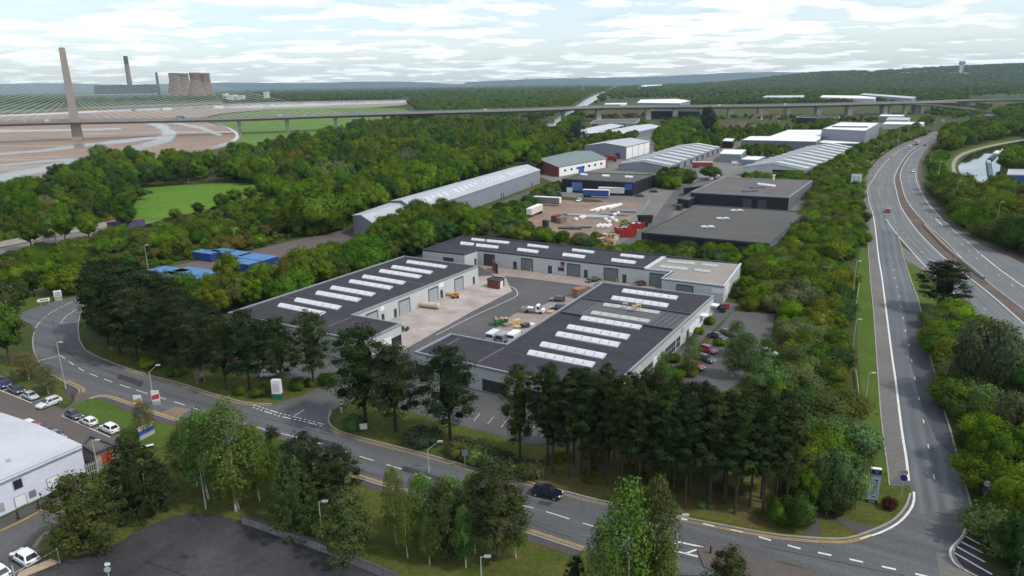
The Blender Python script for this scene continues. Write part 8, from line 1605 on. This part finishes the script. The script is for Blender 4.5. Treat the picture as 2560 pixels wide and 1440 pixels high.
# woods too large to count: one object each, crowns set on points
def wood_stuff(name, rows, label, sources):
    me = bpy.data.meshes.new(name); me.vertices.add(len(rows)); rr = random.Random(3)
    me.vertices.foreach_set("co", np.array([(x, y, 0.0) for kd, x, y, h, w, col in rows], np.float32).ravel())
    def at(nm, ty, vals, key): a = me.attributes.new(nm, ty, 'POINT'); a.data.foreach_set(key, np.array(vals, np.float32 if ty != 'INT' else np.int32).ravel())
    off = {}; k0 = 0
    for kd in sources: off[kd] = (k0, len(KIND[kd][0])); k0 += len(KIND[kd][0])
    at("leafcol", 'FLOAT_COLOR', [[*(q * rr.uniform(.85, 1.15) for q in col), 1] for *_, col in rows], "color")
    at("size", 'FLOAT_VECTOR', [(h / KIND[kd][2] * w, h / KIND[kd][2] * w, h / KIND[kd][2]) for kd, x, y, h, w, col in rows], "vector")
    at("turn", 'FLOAT_VECTOR', [(0, 0, rr.uniform(0, 6.28)) for _ in rows], "vector")
    at("pick", 'INT', [off[r_[0]][0] + rr.randrange(off[r_[0]][1]) for r_ in rows], "value")
    ng = bpy.data.node_groups.new(name, 'GeometryNodeTree'); ng.interface.new_socket("Geometry", in_out='INPUT', socket_type='NodeSocketGeometry'); ng.interface.new_socket("Geometry", in_out='OUTPUT', socket_type='NodeSocketGeometry')
    N = ng.nodes.new; K = ng.links.new; gi, go = N('NodeGroupInput'), N('NodeGroupOutput'); ip = N('GeometryNodeInstanceOnPoints'); g2i = N('GeometryNodeGeometryToInstance')
    geos = []
    for kd in sources:
        for cm in KIND[kd][0]:
            src = CROWN_OBJS[cm.name][0]; oi = N('GeometryNodeObjectInfo'); oi.transform_space = 'ORIGINAL'; oi.inputs['Object'].default_value = src; geos.append(oi.outputs['Geometry'])
    for g in reversed(geos): K(g, g2i.inputs[0])
    def named(nm, ty): n = N('GeometryNodeInputNamedAttribute'); n.data_type = ty; n.inputs['Name'].default_value = nm; return n.outputs['Attribute']
    K(gi.outputs[0], ip.inputs['Points']); K(g2i.outputs[0], ip.inputs['Instance']); ip.inputs['Pick Instance'].default_value = True
    K(named("pick", 'INT'), ip.inputs['Instance Index']); K(named("turn", 'FLOAT_VECTOR'), ip.inputs['Rotation']); K(named("size", 'FLOAT_VECTOR'), ip.inputs['Scale']); K(ip.outputs[0], go.inputs[0])
    o = link(name, me); md = o.modifiers.new("scatter", 'NODES'); md.node_group = ng; tag(o, label, None, None, 'stuff'); return o
CROWN_OBJS = {}
for o in list(COL.objects):
    if o.name.startswith("crown") and o.type == 'MESH': CROWN_OBJS.setdefault(o.data.name, []).append(o)
# more distant woods
def scatter(pts, spacing, kd, hr, cols, seed, prob=1.0, cap=6000, wf=(1.0, 1.3), world=False):
    poly = pts if world else GP(pts); xs = [p[0] for p in poly]; ys = [p[1] for p in poly]; rr = random.Random(seed); out_ = []; n = int((max(xs) - min(xs)) * (max(ys) - min(ys)) / spacing ** 2)
    for _ in range(min(n, 40000)):
        x, y = rr.uniform(min(xs), max(xs)), rr.uniform(min(ys), max(ys))
        if inside(x, y, poly) and rr.random() < prob and not blocked(x, y, 2): out_.append((kd, x, y, rr.uniform(*hr), rr.uniform(*wf), rr.choice(cols)))
        if len(out_) >= cap: break
    return out_
DG = [tuple(q * .85 for q in c) for c in GRN]
far_rows = scatter([(1020, 262), (1012, 252), (1100, 243), (1250, 235), (1440, 226), (1520, 221), (1480, 234), (1440, 258), (1380, 295), (1340, 306), (1180, 292), (1050, 284)], 9, "broadleaf", (9, 14), GRN, 1)
far_rows += scatter([(1440, 284), (1470, 264), (1498, 246), (1545, 222), (1640, 214), (1800, 212), (2000, 215), (2200, 214), (2560, 212), (2560, 240), (2400, 244), (2300, 240), (2160, 232), (2050, 236), (1900, 238), (1760, 248), (1600, 246), (1510, 256), (1460, 282)], 11, "broadleaf", (9, 15), GRN + DG, 2)
far_rows += scatter([(-200, 262), (0, 262), (200, 258), (420, 250), (640, 248), (1000, 246), (1020, 250), (1100, 240), (1500, 217), (1500, 210), (1100, 214), (600, 222), (0, 236), (-200, 240)], 16, "broadleaf", (9, 15), DG, 3, .75)
far_rows += scatter([(-3200, 2900), (2400, 3300), (3600, 3000), (3600, 6200), (-4200, 6200)], 38, "broadleaf", (10, 18), DG, 4, .55, 9000, (1.6, 2.4), True)
far_rows += scatter([(1640, 263), (1760, 250), (1900, 240), (2050, 238), (2160, 234), (2300, 242), (2420, 246), (2420, 256), (2200, 258), (1900, 264), (1640, 267)], 12, "broadleaf", (7, 12), GRN + DG, 21, .8)
far_rows += scatter([(560, 262), (1000, 248), (1010, 243), (560, 252)], 14, "broadleaf", (9, 14), DG, 5)
far_rows += scatter([(2330, 262), (2420, 262), (2480, 268), (2440, 290), (2380, 300), (2330, 290)], 9, "broadleaf", (5, 9), GRN, 6, .7)
far_rows += scatter([(2480, 285), (2600, 262), (2700, 262), (2700, 300), (2500, 300)], 9, "broadleaf", (9, 13), GRN, 7)
def hz(x, y):
    if 850 <= x <= 5200 and 3300 <= y <= 6200: return hill_h((x - 850) / 4350, (y - 3300) / 2900) - .5
    return 0.0
far_rows += scatter([(900, 3350), (5200, 3350), (5200, 6100), (900, 6100)], 26, "broadleaf", (10, 16), DG, 8, .8, 9000, (1.3, 2.0), True)
ws = wood_stuff("woodland", REST + far_rows, "continuous woodland reaching from the river wood to the far plain", ["broadleaf", "tall", "bush", "birch"])
co = np.array([(r_[1], r_[2], hz(r_[1], r_[2])) for r_ in REST + far_rows], np.float32); ws.data.vertices.foreach_set("co", co.ravel())
print("TREES", cnt, len(REST), len(far_rows), NT)
# weeds and brambles filling the gaps of the banks
def weeds(pts, sp, seed, hr=(.7, 1.5)): return scatter(pts, sp, "hedge", hr, GRN + OLV + GREY[2:], seed, .9, 3000, (1.0, 1.7))
wr = weeds(bank, 2.6, 11) + weeds([(2330, 775), (2400, 800), (2470, 850), (2560, 900), (2700, 960), (2700, 1500), (2540, 1380), (2450, 1300), (2425, 1200), (2395, 1100), (2375, 1000), (2350, 890)], 2.4, 12) + weeds([(2330, 430), (2350, 512), (2400, 558), (2470, 600), (2560, 650), (2560, 600), (2460, 540), (2380, 480)], 3, 13)
wr += weeds([(1130, 548), (1310, 560), (1460, 605), (1560, 650), (1850, 650), (1860, 640), (1600, 625), (1480, 600), (1310, 545)], 3, 14) + weeds([(330, 560), (600, 505), (800, 545), (880, 560), (760, 598), (620, 624), (440, 660), (300, 695)], 3.4, 15) + weeds([(545, 780), (760, 715), (1010, 632), (1000, 590), (760, 640), (560, 705), (430, 715)], 3, 16)
wr += weeds([(1340, 1150), (1480, 1115), (1640, 1112), (1900, 1190), (1985, 1275), (1900, 1290), (1600, 1235), (1400, 1195)], 3.0, 17, (.4, .9))
wood_stuff("undergrowth", wr, "low bramble and weed cover between the bank bushes", ["hedge"])
# ================================================================== haze
hb = MB(); hb.box(0, 6300, 175, 27200, 14800, 354); 
M = bpy.data.materials.new("haze air"); M.use_nodes = True; t = M.node_tree; t.nodes.clear(); o = t.nodes.new("ShaderNodeOutputMaterial"); v = t.nodes.new("ShaderNodeVolumePrincipled")
v.inputs['Color'].default_value = (.70, .87, 1.0, 1); v.inputs['Density'].default_value = 3.8e-5; v.inputs['Anisotropy'].default_value = 0.0; t.links.new(v.outputs[0], o.inputs['Volume'])
MT['haze'] = M; hz_o = link("haze", mesh_of("haze", hb, 'haze')); tag(hz_o, None, None, None, 'stuff')
